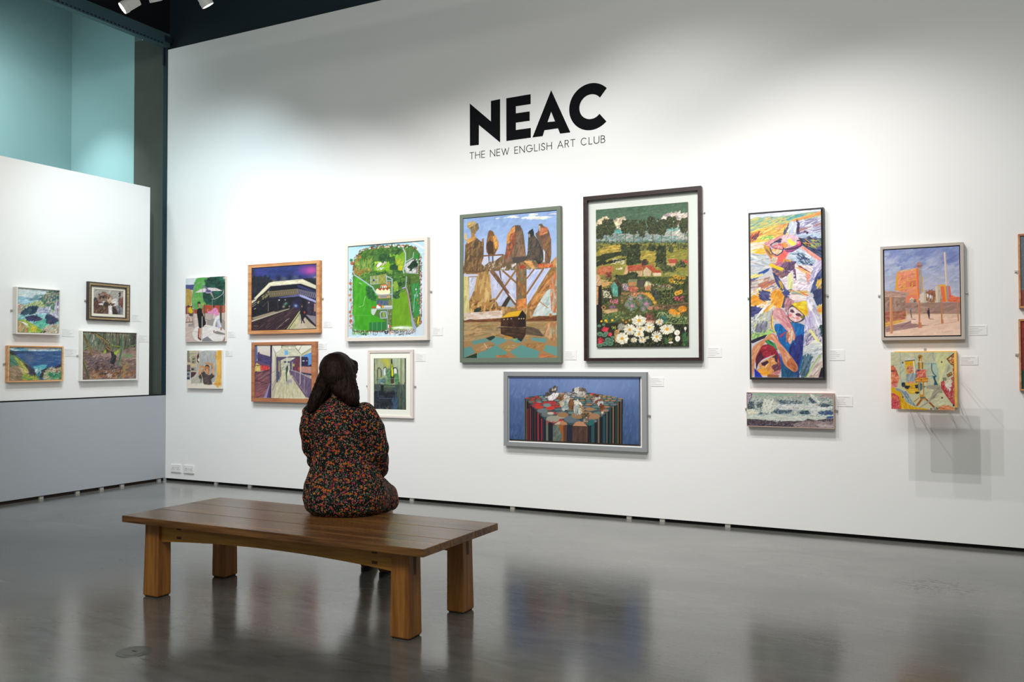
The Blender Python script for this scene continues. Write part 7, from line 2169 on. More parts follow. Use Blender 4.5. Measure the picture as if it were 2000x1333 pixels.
def picture(key, label, wall, crop, outer, opening, t, fmat, levels=None, mount=None, tc=None, backing=None, sides='lr', zf=.5, name='framed_picture', group=None, canvas_t=None, relief=.0):
    acrop, aquad, _ = ART[key]
    rf = rect_main if wall == 'main' else rect_left
    sg = -1 if wall == 'main' else 1
    O = rf(outer, crop, sg*t)
    tc = (t-.012) if tc is None else tc
    Cq = [((x/acrop[2]+acrop[0]), (y/acrop[2]+acrop[1])) for x, y in aquad]
    Cc = rf(Cq, (0, 0, 1), sg*tc)
    ox, oz = (O[0]+O[1])/2, O[2]
    if wall == 'main': root = empty(name, (ox, 0, oz))
    else: root = empty(name, (0, ox, oz), R(90))
    loc = lambda r: (r[0]-ox, r[1]-ox, r[2]-oz, r[3]-oz)
    O, Cc = loc(O), loc(Cc)
    tag(root, label, 'painting', group)
    if fmat is not None:
        I = loc(rf(opening, crop, sg*t))
        if levels is None: levels = [(O, t), (I, t), (I, tc-.014 if backing else tc-.004)]
        else: levels = levels(O, I, t)
        frame_mesh(O, levels, fmat, root)
        back_d = levels[-1][1]
        bb = inset(O, .006)
        MB().box(bb[0], bb[1], -(.008 if mount else back_d), -.001, bb[2], bb[3]).build('backing', backing or mat('backing_board', (.25, .2, .15, 1), .8), root)
        if mount:
            mm, md, win = mount                 # colour material, depth, window rect quad
            if win:
                Wn = loc(rf(win, crop, sg*md))
                frame_mesh(inset(I, -.004), [(inset(I, -.004), md), (Wn, md), (Wn, md-.004)], mm, root, 'mount', 0)
            else:
                MB().box(I[0]-.003, I[1]+.003, -md, -.003, I[2]-.003, I[3]+.003).build('mount', mm, root)
    cv = canvas_mesh('canvas', key, Cc[0], Cc[1], Cc[2], Cc[3], -tc, root, relief)
    if canvas_t:                                # canvas sides
        th, sm = canvas_t
        MB().box(Cc[0], Cc[1], -tc+.0006, -max(.001, tc-th), Cc[2], Cc[3]).build('canvas_edge', sm, cv)
    if sides: brackets(root, O, sides, t, zf)
    return root

PINE = wood('pine_frame', 'a8683c', 'd09a68', .5, 0, 8)
OAKF = wood('oak_frame', '94583a', 'b87c54', .5, 0, 8)
CREAM = mat('cream_frame', (.70, .63, .56, 1), .5, noise=(8, .04, (1, 1, 1)))
PINKC = mat('limed_frame', (.72, .64, .60, 1), .5, noise=(8, .04, (1, 1, 1)))
IVORY = mat('ivory_frame', (.76, .74, .68, 1), .5, noise=(8, .03, (1, 1, 1)))
SAGE = mat('sage_green_frame', (.135, .165, .125, 1), .5, noise=(10, .06, (1, 1, 1)))
WENGE = wood('dark_brown_frame', '1e1012', '33201f', .4, 0, 8)
GREYF = mat('grey_frame', (.26, .275, .275, 1), .5)
SLIP = mat('white_slip', (.82, .82, .82, 1), .5)
BLACKF = mat('black_frame', (.014, .014, .015, 1), .4)
TAUPE = mat('taupe_frame', (.42, .375, .33, 1), .5, noise=(8, .03, (1, 1, 1)))
NUDE = mat('thin_pink_frame', (.52, .36, .28, 1), .5)
MOUNTG = mat('grey_white_mount', (.62, .65, .60, 1), .8)
MOUNTI = mat('ivory_mount', (.80, .80, .70, 1), .8)
CANV = mat('canvas_side', (.72, .62, .54, 1), .7)
CANVW = mat('white_canvas_side', (.75, .74, .72, 1), .7)
WARM = mat('ochre_canvas_side', (.85, .48, .10, 1), .6)
LIMED = mat('limed_white_frame', (.78, .76, .73, 1), .5)

picture('footbridge', 'pine-framed painting of a lit railway footbridge at night with a pink moon', 'main', (475, 500, 8.08),
        [(68, 148), (1200, 65), (1200, 1213), (75, 1240)], [(122, 192), (1160, 122), (1152, 1153), (128, 1185)], .042, PINE, backing=BLACK, tc=.036, zf=.47, sides='lr', canvas_t=(.02, CANV))
picture('station', 'oak-framed painting of a bright station walkway beside a red dusk street', 'main', (480, 660, 10.256),
        [(115, 97), (1396, 73), (1400, 1312), (105, 1280)], [(170, 152), (1314, 138), (1316, 1226), (172, 1217)], .040, OAKF, tc=.032, sides='')
picture('village', 'cream-framed painted aerial map of a green village park with houses round the edge', 'main', (665, 455, 6.06),
        [(45, 125), (1020, 48), (1035, 1272), (58, 1285)], [(82, 160), (990, 92), (992, 1220), (90, 1245)], .05, CREAM, tc=.04, sides='r', zf=.47)
picture('stilllife', 'pale-framed green still life of bottles on a table, wide ivory mount', 'main', (690, 670, 8.33),
        [(222, 118), (965, 105), (972, 1235), (235, 1210)], [(260, 165), (920, 155), (918, 1200), (268, 1172)], .024, PINKC,
        levels=lambda O, I, t: [(O, t), (inset(O, (I[0]-O[0])*.55), t), (inset(O, (I[0]-O[0])*.6), t-.003), (I, t-.002), (I, .012)],
        mount=(MOUNTI, .014, [(333, 252), (860, 252), (858, 1088), (335, 1080)]), tc=.0125, zf=.46)
picture('kids', 'unframed canvas of a woman in black and children under a winged canopy', 'main', (350, 530, 8.89),
        [(110, 128), (798, 85), (795, 1222), (110, 1228)], None, .030, None, tc=.030, canvas_t=(.029, CANV), sides='', name='canvas_painting')
picture('arms', 'small unframed canvas of a dark-shirted figure with raised arms beside a yellow band', 'main', (350, 675, 14.03),
        [(215, 150), (1165, 127), (1158, 1188), (212, 1180)], None, .028, None, tc=.028, canvas_t=(.027, CANVW), sides='', name='canvas_painting')
picture('bridge', 'sage-green-framed painting of brown figures on a timber pier above a hut', 'main', (885, 395, 4.164),
        [(52, 103), (870, 30), (880, 1308), (55, 1303)], [(79, 132), (839, 64), (849, 1268), (83, 1268)], .042, SAGE, tc=.034, sides='')
picture('garden', 'large dark-brown-framed cottage garden with white daisies, pumpkins and tall trees', 'main', (1130, 355, 3.704),
        [(33, 110), (888, 28), (890, 1296), (38, 1297)], [(62, 136), (862, 63), (869, 1274), (65, 1276)], .048, WENGE,
        mount=(MOUNTG, .010, None), tc=.026, sides='r', zf=.85, canvas_t=(.017, mat('brown_panel_side', (.30, .16, .10, 1), .6)))
picture('hounds', 'wide grey-framed painting of hounds on a striped table against blue', 'main', (970, 715, 6.06),
        [(85, 73), (1773, 70), (1775, 1020), (78, 950)], [(128, 123), (1713, 125), (1720, 968), (132, 903)], .045, GREYF,
        mount=(SLIP, .027, [(146, 133), (1702, 133), (1708, 952), (147, 890)]), tc=.026, zf=.45)
picture('climbers', 'tall black-framed thickly painted picture of figures in yellow and red caps', 'main', (1450, 395, 3.703),
        [(36, 80), (583, 37), (605, 1287), (60, 1285)], [(50, 92), (570, 50), (597, 1272), (72, 1272)], .055, BLACKF, tc=.05, zf=.49, backing=BLACK, relief=.004, canvas_t=(.03, CANVW))
picture('waves', 'wide thin-framed seascape of breaking white waves, under the tall black-framed picture', 'main', (1445, 755, 8.7),
        [(108, 103), (1598, 122), (1603, 725), (120, 682)], [(116, 109), (1587, 127), (1589, 711), (124, 674)], .055, NUDE, tc=.052, zf=.5, relief=.005)
picture('factory', 'taupe-framed painting of an orange factory and chimney under a lilac sky with two walkers', 'main', (1710, 465, 6.345),
        [(55, 112), (1092, 48), (1110, 1255), (75, 1275)], [(91, 144), (1046, 89), (1065, 1219), (107, 1236)], .05, TAUPE, backing=BLACK, tc=.043, zf=.48, canvas_t=(.03, CANV))

# self portrait: one panel standing off the wall on rods in front of an orange panel
def standoff():
    crop, quad, _ = ART['selfportrait']
    T = .33
    O = rect_main([((x), (y)) for x, y in quad], crop, -T)
    B = (onY(1747.5, 740)[0], onY(1869.5, 740)[0], onY(1800, 795.3)[2], onY(1800, 686.3)[2])
    ox, oz = (B[0]+B[1])/2, B[2]
    root = empty('standoff_painting', (ox, 0, oz))
    tag(root, 'unframed self-portrait panel of a bald man and easel, standing off the wall', 'painting')
    b = (B[0]-ox, B[1]-ox, 0, B[3]-oz)
    MB().box(b[0], b[1], -.03, 0, b[2], b[3]).build('back_panel', WARM, root, bevel=.002)
    o = (O[0]-ox, O[1]-ox, O[2]-oz, O[3]-oz)
    cv = canvas_mesh('canvas', 'selfportrait', o[0], o[1], o[2], o[3], -T, root)
    MB().box(o[0], o[1], -T+.0006, -T+.012, o[2], o[3]).build('canvas_edge', WARM, cv)
    rod = mat('steel_rod', (.35, .34, .33, 1), .3, metal=.8)
    for fx, fz in ((.19, .82), (.80, .82), (.19, .2), (.80, .2)):
        x = b[0]+(b[1]-b[0])*fx; z = b[3]*fz
        MB().tube([(x, -.03, z), (x, -T+.012, z)], .004, 12).build('rod', rod, root)
    brackets(root, b, 't', .03)
standoff()

RP = (1900, 440, 2.38)
picture('dusk', 'wood-framed grey painting cut by the right photo edge, upper of two', 'main', RP,
        [(212, 45), (510, 20), (510, 384), (215, 380)], [(220, 54), (501, 30), (501, 374), (223, 371)], .045, PINE, backing=BLACK, tc=.036, sides='l', zf=.5)
picture('ember', 'wood-framed red painting cut by the right photo edge, lower of two', 'main', RP,
        [(215, 438), (510, 430), (510, 772), (218, 772)], [(223, 447), (501, 440), (501, 763), (226, 764)], .045, PINE, backing=BLACK, tc=.036, sides='l', zf=.5)

# left wall
C1 = (0, 550, 6.35); C2 = (140, 540, 6.06)
picture('cove', 'cream-framed square painting of a turquoise rocky cove, hanging above the wood-framed headland', 'left', C1,
        [(208, 66), (760, 105), (752, 665), (202, 652)], [(224, 76), (744, 112), (737, 650), (218, 634)], .058, IVORY, tc=.045, sides='l')
picture('headland', 'wood-framed wide painting of a dark blue sea below green headlands', 'left', C1,
        [(103, 795), (793, 805), (785, 1243), (98, 1250)], [(122, 810), (773, 826), (767, 1222), (116, 1232)], .042, wood('beech_frame', 'c08454', 'e0b080', .5, 0, 8), tc=.03, sides='l')
picture('town', 'small dark weathered-framed painting of a brown town street with a figure in white', 'left', C2,
        [(205, 60), (700, 103), (690, 540), (195, 517)], [(243, 112), (650, 148), (642, 492), (236, 466)], .036, mat('weathered_dark_frame', (.045, .035, .03, 1), .6),
        levels=lambda O, I, t: [(O, t-.004), (inset(O, .010), t), (inset(O, .012), t-.004), (inset(I, -.012), t-.006), (inset(I, -.010), t-.002), (I, t-.003), (I, .012)],
        mount=(mat('cream_slip', (.72, .68, .58, 1), .7), .020, [(262, 147), (615, 175), (608, 458), (257, 438)]), tc=.017, sides='l')
picture('woods', 'white-framed painting of bare brown woodland with a bent mossy trunk', 'left', C2,
        [(118, 640), (790, 664), (782, 1230), (113, 1238)], [(134, 652), (776, 676), (768, 1216), (130, 1224)], .046, LIMED, tc=.036, sides='l')
# worn gold band on the small dark frame
def band():
    root = [o for o in bpy.data.objects if o.parent is None and o.get('label', '').startswith('small dark weathered')][0]
    fr = [o for o in bpy.data.objects if o.parent == root and o.name.startswith('frame')][0]
    O = rect_left([(205, 60), (700, 103), (690, 540), (195, 517)], C2, .036); I = rect_left([(243, 112), (650, 148), (642, 492), (236, 466)], C2, .036)
    ox, oz = (O[0]+O[1])/2, O[2]; O = (O[0]-ox, O[1]-ox, 0, O[3]-oz); I = (I[0]-ox, I[1]-ox, I[2]-oz, I[3]-oz)
    a, b2 = inset(O, .0125), inset(I, -.0125)
    frame_mesh(a, [(a, .034), (b2, .032), (b2, .028)], wood('worn_gilt', '6c563a', 'ab936c', .5, 0, 30), fr, 'gilt_band', 0)
band()

# ---------------------------------------------------------------- caption cards
CARD = mat('label_card', (.78, .78, .77, 1), .6)
PRINT = mat('label_print', (.42, .42, .42, 1), .7)
def card(px, py, w, h, label, wall='main', lines=5):
    P = onY(px, py) if wall == 'main' else onX(px, py)
    if wall == 'main': root = empty('caption_card', (P[0], 0, P[2]-h))
    else: root = empty('caption_card', (0, P[1], P[2]-h), R(90))
    tag(root, label, 'caption card', 'caption cards beside the pictures')
    MB().box(0, w, -.003, 0, 0, h).build('card', CARD, root)
    m = MB(); rr = random.Random(int(px))
    for i in range(lines):
        z = h*(.88-.17*i); m.box(w*.05, w*(.05+rr.uniform(.35, .85)), -.0034, -.0029, z-.0012, z+.0012)
    m.build('printed_text', PRINT, root)
W_, H_ = .105, .074
for a in [(445, 648, W_, .06, 'caption card right of the canvas with the woman in black'),
          (440, 685, W_, .06, 'caption card right of the raised-arms canvas'),
          (632, 628, W_, .06, 'caption card right of the night footbridge picture'),
          (621, 671, W_, .06, 'caption card above the seated woman, right of the station walkway picture'),
          (845.5, 640, W_, H_, 'caption card right of the green village map picture'),
          (812, 690.5, W_, H_, 'caption card right of the green still life'),
          (1103, 686, W_, H_, 'caption card between the sage-green frame and the dark brown frame'),
          (1382, 679.5, .11, H_, 'caption card right of the dark brown garden frame'),
          (1271.5, 738, .105, .068, 'caption card right of the blue hounds picture'),
          (1619.5, 684, .105, .076, 'caption card right of the tall black frame'),
          (1635, 774, .105, .074, 'caption card right of the wave seascape'),
          (1892, 636.5, .108, .066, 'caption card right of the orange factory picture'),
          (1876, 697, .105, .056, 'caption card right of the self-portrait panel')]:
    card(*a)
for a in [(121, 642, .125, .075, 'caption card right of the turquoise cove picture'), (126, 681, .125, .075, 'caption card right of the wood-framed headland picture'),
          (256, 614.5, .13, .070, 'caption card right of the small dark town picture'), (270.5, 655, .13, .070, 'caption card right of the bare woodland picture')]:
    card(*a, wall='left')

# ---------------------------------------------------------------- track spotlights in view at the top
def track_light(loc, target, label, on):
    root = empty('track_spotlight', loc); tag(root, label, 'spotlight', 'track spotlights under the dark ceiling')
    body = mat('white_lamp_body', (.62, .62, .58, 1), .4)
    d = (Vector(target)-Vector(loc)).normalized(); q = d.to_track_quat('-Z', 'Y').to_matrix()
    T = lambda p: tuple(q @ Vector(p))
    def rg(r, z, n=28): return [T((r*math.cos(2*math.pi*k/n), r*math.sin(2*math.pi*k/n), z)) for k in range(n)]
    MB().rings([rg(.030, .14), rg(.044, .135), rg(.046, .03), rg(.050, .028), rg(.050, -.012), rg(.046, -.012), rg(.042, .01)], True).build('housing', body, root, smooth=False)
    MB().rings([rg(.041, -.008), rg(.041, -.0105)], True).build('lens', mat('lit_lens' if on else 'dim_lens', (.9, .9, .9, 1), .3, emit=(1, .98, .93, 30 if on else 2.5)), root)
    a = T((0, 0, .09))
    MB().tube([a, (a[0], a[1], a[2]+.12)], .008, 10).box(a[0]-.06, a[0]+.06, a[1]-.018, a[1]+.018, a[2]+.11, a[2]+.15).build('bracket', body, root)
    return root, a[2]+.15
h1 = track_light((1.532, -1.80, 4.188), (.93, -2.55, 3.44), 'lit white spotlight facing left, leftmost of the three at the top', True)
h2 = track_light((1.908, -1.80, 4.178), (1.8, -.9, 2.6), 'white spotlight cut by the top edge, between the other two', False)
h3 = track_light((2.475, -1.80, 4.035), (2.95, -.9, 2.6), 'white spotlight right of the ceiling corner, tilted right', False)
tz = 4.46
rail = MB().box(-2.0, 2.6, -.018, .018, 0, .035).build('lighting_track', mat('black_track', (.02, .02, .02, 1), .5))
rail.location = (2.6, -1.80, tz)
tag(rail, 'black lighting track hung under the dark ceiling, carrying the spotlights', 'lighting track')
for h, nm in ((h1, 1), (h2, 2), (h3, 3)):
    top = h[1]; hh = tz-h[0].location.z
    MB().box(-.006, .006, -.006, .006, top-.02, hh).build('drop_rod', mat('black_track', (.02,)*3+(1,)), h[0])
    br = [o for o in bpy.data.objects if o.parent == h[0] and o.name.startswith('drop_rod')][0]; br.location = (0, 0, 0)
for x in (-1.5, 1.5): MB().box(x, x+.01, -.005, .005, .035, 6.2-tz).build('suspension_wire', mat('black_track', (.02,)*3+(1,)), rail)
# ---------------------------------------------------------------- the seated woman
def baked(mb, name, mat_, parent, voxel, smooth_it=4, fix=None, shade=True):
    """union of closed shapes into one continuous surface"""
    o = mb.build(name, mat_, None)
    m = o.modifiers.new('r', 'REMESH'); m.mode = 'VOXEL'; m.voxel_size = voxel
    s = o.modifiers.new('s', 'SMOOTH'); s.iterations = smooth_it; s.factor = .6
    dg = bpy.context.evaluated_depsgraph_get(); dg.update()
    me = bpy.data.meshes.new_from_object(o.evaluated_get(dg))
    old = o.data; o.modifiers.clear(); o.data = me; bpy.data.meshes.remove(old); me.name = name
    n = len(me.vertices); co = np.empty(n*3, np.float32); me.vertices.foreach_get('co', co); co = co.reshape(-1, 3)
    if fix is not None:
        nr = np.empty(n*3, np.float32); me.vertices.foreach_get('normal', nr)
        co = fix(co, nr.reshape(-1, 3)); me.vertices.foreach_set('co', co.astype(np.float32).ravel()); me.update()
    me.polygons.foreach_set('use_smooth', [True]*len(me.polygons))
    if not me.materials: me.materials.append(mat_)
    o.parent = parent
    return o

def ell(mb, c, r, rot=(0, 0, 0), n=20, m=14):
    from mathutils import Euler
    mb.ball(c, r, n, m, Euler([R(a) for a in rot]).to_matrix())

def floral():
    m = bpy.data.materials.new('floral_print'); m.use_nodes = True; nt = m.node_tree; L = nt.links; b = nt.nodes['Principled BSDF']
    b.inputs['Roughness'].default_value = .75; b.inputs['Specular IOR Level'].default_value = .2
    t = nt.nodes.new('ShaderNodeTexCoord')
    last = None
    def layer(scale, rad, ramp, off, dens, ptl=0.0):
        nonlocal last
        mp = nt.nodes.new('ShaderNodeMapping'); mp.inputs['Location'].default_value = off
        L.new(t.outputs['Object'], mp.inputs['Vector'])
        dn = nt.nodes.new('ShaderNodeTexNoise'); dn.inputs['Scale'].default_value = scale*1.3
        L.new(mp.outputs[0], dn.inputs['Vector'])
        ma = nt.nodes.new('ShaderNodeVectorMath'); ma.operation = 'MULTIPLY_ADD'; ma.inputs[1].default_value = (.22/scale,)*3
        L.new(dn.outputs['Color'], ma.inputs[0]); L.new(mp.outputs[0], ma.inputs[2])
        v = nt.nodes.new('ShaderNodeTexVoronoi'); v.inputs['Scale'].default_value = scale; v.inputs['Randomness'].default_value = .9
        L.new(ma.outputs[0], v.inputs['Vector'])
        lt = nt.nodes.new('ShaderNodeMath'); lt.operation = 'LESS_THAN'; lt.inputs[1].default_value = rad; L.new(v.outputs['Distance'], lt.inputs[0])
        sp = nt.nodes.new('ShaderNodeSeparateColor'); L.new(v.outputs['Color'], sp.inputs[0])
        g = nt.nodes.new('ShaderNodeMath'); g.operation = 'LESS_THAN'; g.inputs[1].default_value = dens; L.new(sp.outputs[0], g.inputs[0])
        f = nt.nodes.new('ShaderNodeMath'); f.operation = 'MULTIPLY'; L.new(lt.outputs[0], f.inputs[0]); L.new(g.outputs[0], f.inputs[1])
        rp = nt.nodes.new('ShaderNodeValToRGB'); rp.color_ramp.interpolation = 'CONSTANT'
        els = rp.color_ramp.elements
        while len(els) < len(ramp): els.new(.5)
        for e, (p_, c) in zip(els, ramp): e.position = p_; e.color = srgb(c)
        L.new(sp.outputs[1], rp.inputs[0])
        mx = nt.nodes.new('ShaderNodeMix'); mx.data_type = 'RGBA'; L.new(f.outputs[0], mx.inputs[0])
        if last is None: mx.inputs[6].default_value = srgb('120e10')
        else: L.new(last, mx.inputs[6])
        L.new(rp.outputs[0], mx.inputs[7]); last = mx.outputs[2]
        # darker heart of each bloom
        lt2 = nt.nodes.new('ShaderNodeMath'); lt2.operation = 'LESS_THAN'; lt2.inputs[1].default_value = rad*.30; L.new(v.outputs['Distance'], lt2.inputs[0])
        f2 = nt.nodes.new('ShaderNodeMath'); f2.operation = 'MULTIPLY'; L.new(lt2.outputs[0], f2.inputs[0]); L.new(f.outputs[0], f2.inputs[1])
        f3 = nt.nodes.new('ShaderNodeMath'); f3.operation = 'MULTIPLY'; f3.inputs[1].default_value = ptl; L.new(f2.outputs[0], f3.inputs[0])
        m2 = nt.nodes.new('ShaderNodeMix'); m2.data_type = 'RGBA'; L.new(f3.outputs[0], m2.inputs[0]); L.new(last, m2.inputs[6]); m2.inputs[7].default_value = srgb('5a2410'); last = m2.outputs[2]
    layer(135, .50, [(0, '294731'), (.45, '35593e'), (.75, '1f3928')], (0, 0, 0), .48)
    layer(165, .42, [(0, 'b3a496'), (.4, '8f8a87'), (.7, 'c08963')], (3, 1, 2), .30)
    layer(84, .46, [(0, '962d47'), (.5, 'ae425a'), (.8, '7d273c')], (7, 5, 1), .26)
    layer(74, .50, [(0, 'c05e1f'), (.5, 'c86e2d'), (.8, 'b34b23')], (1, 8, 4), .27, .8)
    L.new(last, b.inputs['Base Color'])
    n = nt.nodes.new('ShaderNodeTexNoise'); n.inputs['Scale'].default_value = 28; n.inputs['Detail'].default_value = 3
    L.new(t.outputs['Object'], n.inputs['Vector'])
    bp = nt.nodes.new('ShaderNodeBump'); bp.inputs['Strength'].default_value = .35; bp.inputs['Distance'].default_value = .006
    L.new(n.outputs['Fac'], bp.inputs['Height']); L.new(bp.outputs[0], b.inputs['Normal'])
    return m

def person():
    root = empty('person', (4.60, -2.82, 0), R(20))
    tag(root, 'woman sitting on the bench in a dark floral dress, long brown hair', 'person')
    skin = mat('skin', (.62, .38, .28, 1), .5, .4, noise=(30, .05, (1, 1, 1)))
    FT = {1: (.018, .02), -1: (.04, .14)}             # right foot just beyond the bench, left foot further out
    # --- body: one continuous surface
    b = MB()
    b.chain([(0, 0, .545), (-.01, .0, .70), (-.025, .02, .88), (-.04, .03, .98)], [.105, .10, .105, .085], 20)
    for s in (-1, 1):
        b.chain([(s*.07, 0, .535), (s*.085, .22, .53), (s*.09, .44, .472)], [.082, .068, .048], 16)
        fx_, fy_ = FT[s]
        b.chain([(s*.09, .44, .465), (s*.088+fx_*.4, .46+fy_*.5, .35), (s*.085+fx_, .44+fy_, .12), (s*.085+fx_, .43+fy_, .07)], [.048, .052, .036, .036], 14)
        b.chain([(s*.085+fx_, .43+fy_, .055), (s*.09+fx_, .50+fy_, .04), (s*.095+fx_, .58+fy_, .028)], [.036, .034, .026], 12)
    b.chain([(-.04, .02, 1.00), (-.04, .04, 1.06), (-.045, .06, 1.13)], [.075, .052, .05], 16)
    SH = {1: [(.105, .02, .985), (.155, .03, .90), (.168, .055, .785), (.115, .20, .685)], -1: [(-.185, .02, .980), (-.208, .03, .90), (-.196, .06, .785), (-.115, .22, .685)]}
    for s, P in SH.items():
        b.chain([(-.04+(P[0][0]+.04)*.4, .02, .995)]+P, [.050, .048, .040, .036, .026], 14)
        # hands resting in the lap: palm, four bent fingers, thumb from the side
        wx, wy, wz = P[-1]
        d = Vector((-s*.62, .72, -.20)).normalized(); side = Vector((s*.75, .62, 0)).normalized(); dn = Vector((0, 0, -1))
        w = Vector((wx, wy, wz))
        palm = w+d*.05
        b.chain([w, palm-side*.012, palm+d*.035-side*.012], [.024, .020, .017], 12); b.chain([w, palm+side*.016, palm+d*.035+side*.016], [.022, .019, .016], 12)
        for k, (off, ln) in enumerate(((-.030, .062), (-.010, .074), (.011, .070), (.030, .055))):
            a = palm+d*.04+side*off
            b.chain([a, a+d*ln*.45+dn*.004, a+d*ln*.75+dn*.018, a+d*ln*.9+dn*.034], [.0095, .0088, .008, .007], 10)
        th = w+d*.02-side*.024
        b.chain([th, th-side*.022+d*.022, th-side*.028+d*.048+dn*.006], [.0125, .0105, .009], 10)
    # head, turned a little to her right
    hc = Vector((-.042, .085, 1.205)); yw = R(-20)
    Rz = Matrix.Rotation(yw, 3, 'Z')
    H = lambda x, y, z: tuple(hc+Rz @ Vector((x, y, z)))
    hm = lambda c, r, rot=(0, 0, 0): ell(b, H(*c), r, (rot[0], rot[1], -20+rot[2]))
    hm((0, -.012, .018), (.072, .088, .082)); hm((0, .028, -.032), (.056, .058, .066)); hm((0, .052, -.078), (.026, .024, .022))
    hm((0, .078, -.012), (.011, .020, .026)); hm((0, .094, -.024), (.012, .012, .010))
    for s in (-1, 1):
        hm((s*.033, .05, -.018), (.024, .024, .022)); hm((s*.032, .066, .022), (.024, .014, .008)); hm((s*.074, -.004, -.008), (.008, .018, .028), (0, 0, s*-14))
    hm((0, .076, -.046), (.022, .010, .006)); hm((0, .075, -.056), (.019, .010, .007))
    body = baked(b, 'body', skin, root, .0055, 2)
    eyew = mat('eye_white', (.8, .78, .76, 1), .2)
    for s in (-1, 1):
        e = MB(); ell(e, H(s*.032, .062, .006), (.0115, .0115, .0115)); ey = e.build('eye', eyew, root, True)
        i = MB(); ell(i, H(s*.032, .0715, .006), (.0055, .003, .0055)); i.build('iris', mat('iris_brown', (.06, .03, .02, 1), .2), ey, True)
    # --- shoes
    shoe = mat('brown_suede_shoe', (.16, .085, .045, 1), .7); sole = mat('black_sole', (.012, .012, .012, 1), .7)
    for s in (-1, 1):
        fx_, fy_ = FT[s]
        m = MB(); m.chain([(s*a_+fx_, b_2+fy_, c_2) for a_, b_2, c_2 in ((.085, .425, .115), (.085, .425, .055), (.088, .49, .048), (.094, .56, .038), (.096, .605, .034))], [.047, .046, .044, .042, .034], 16)
        sh = baked(m, 'shoe', shoe, root, .007, 3, lambda c, n: np.stack([c[:, 0], c[:, 1], np.maximum(c[:, 2], .012)], 1))
        q = [(s*.09+fx_+.042*math.cos(t)+s*.008*math.sin(t), .505+fy_+.142*math.sin(t)) for t in [2*math.pi*k/28 for k in range(28)]]
        MB().rings([[(x, y, 0) for x, y in q], [(x, y, .014) for x, y in q]]).build('sole', sole, sh)
    # --- dress
    d = MB()
    def ring(cx_, cy_, z, rx, ry, n=32, p=2.3):
        o = []
        for k in range(n):
            t = 2*math.pi*k/n; c, s_ = math.cos(t), math.sin(t)
            o.append((cx_+rx*math.copysign(abs(c)**(2/p), c), cy_+ry*math.copysign(abs(s_)**(2/p), s_), z))
        return o
    d.rings([ring(0, .055, .442, .195, .20), ring(0, .05, .47, .225, .225), ring(0, .03, .53, .236, .21), ring(-.005, .015, .60, .222, .172), ring(-.01, .01, .68, .184, .135), ring(-.015, .012, .76, .156, .122),
             ring(-.025, .015, .84, .150, .120), ring(-.03, .02, .92, .160, .118), ring(-.035, .02, .985, .165, .105), ring(-.04, .022, 1.025, .12, .082), ring(-.04, .03, 1.055, .072, .062), ring(-.04, .038, 1.075, .057, .056)])
    d.chain([(-.13, .015, .965), (-.04, .01, 1.0), (.05, .015, .965)], [.075, .074, .075], 18)
    for s, P in SH.items():
        d.chain([P[0], P[1], (P[2][0]+s*.004, P[2][1], P[2][2]), (P[2][0]*.80, .15, .70), (P[3][0]*.98, .215, .672), (P[3][0]*.80, .25, .668)], [.064, .062, .060, .060, .050, .030], 18)
        d.chain([(P[2][0]-s*.02, .045, .765), (P[2][0]-s*.005, .10, .715), (P[3][0]+s*.03, .19, .655)], [.050, .055, .046], 16)
        d.chain([(s*.09, .05, .53), (s*.105, .25, .525), (s*.105, .44, .480), (s*.107, .475, .452)], [.095, .088, .074, .068], 18)
    d.chain([(0, .1, .52), (0, .3, .510), (0, .44, .475)], [.085, .082, .066], 18)
    d.chain([(-.115, .39, .44), (.118, .39, .44)], [.066, .066], 18)
    d.chain([(-.108, .485, .430), (.110, .485, .430)], [.066, .066], 18)
    def fold(c, n):
        c = c.copy()
        # soft gathers: at the waist, the elbows and over the thighs
        x, y, z = c[:, 0], c[:, 1], c[:, 2]
        ang = np.arctan2(x+.01, -(y-.02))
        a = .0045*np.exp(-((z-.70)/.10)**2)*np.sin(26*ang+3*z*8)+.003*np.exp(-((z-.60)/.09)**2)*np.sin(17*ang+1)
        a += .0035*np.sin(70*(z+.5*np.abs(x)))*np.exp(-((z-.77)/.07)**2)*np.exp(-((np.abs(x+.01)-.20)/.06)**2)
        a += .004*np.sin(38*x+14*y)*(y > .12)*(z < .62)
        a += .0035*np.sin(55*x+9*np.sin(z*20))*np.exp(-((z-.99)/.045)**2)*(y < .02)
        c += n*a[:, None]
        z = c[:, 2]
        yw_ = c[:, 1]
        c[:, 2] = np.where(yw_ < .10, np.maximum(z, .441), np.maximum(z, .34))
        c[:, 2] = np.where((yw_ < .17), np.maximum(c[:, 2], .441), c[:, 2])
        return c
    baked(d, 'dress', floral(), root, .0075, 4, fold)
    # --- hair
    h = MB()
    ell(h, (-.060, .058, 1.222), (.088, .104, .105), (0, 0, -10))
    ell(h, H(-.012, .036, .050), (.062, .056, .042))                        # fringe
    h.chain([H(-.06, .055, .05), H(-.074, .045, -.005), H(-.078, .030, -.06)], [.026, .022, .018], 12)
    h.chain([H(.032, .058, .050), H(.044, .052, .018), H(.047, .048, -.012)], [.026, .020, .010], 12)
    h.chain([H(.056, .015, .03), H(.060, -.002, -.02), H(.060, -.008, -.08)], [.024, .027, .025], 12)
    h.chain([(-.062, .02, 1.235), (-.050, -.005, 1.19), (-.045, -.010, 1.165)], [.088, .078, .055], 18)
    h.chain([(-.085, .02, 1.21), (-.118, .005, 1.15), (-.143, -.005, 1.10), (-.164, -.012, 1.055), (-.182, -.02, 1.01), (-.194, -.02, .950)], [.062, .050, .042, .038, .030, .009], 16)
    h.chain([(-.085, .0, 1.19), (-.132, -.03, 1.10), (-.150, -.045, 1.05), (-.172, -.055, 1.0)], [.052, .032, .028, .010], 14)
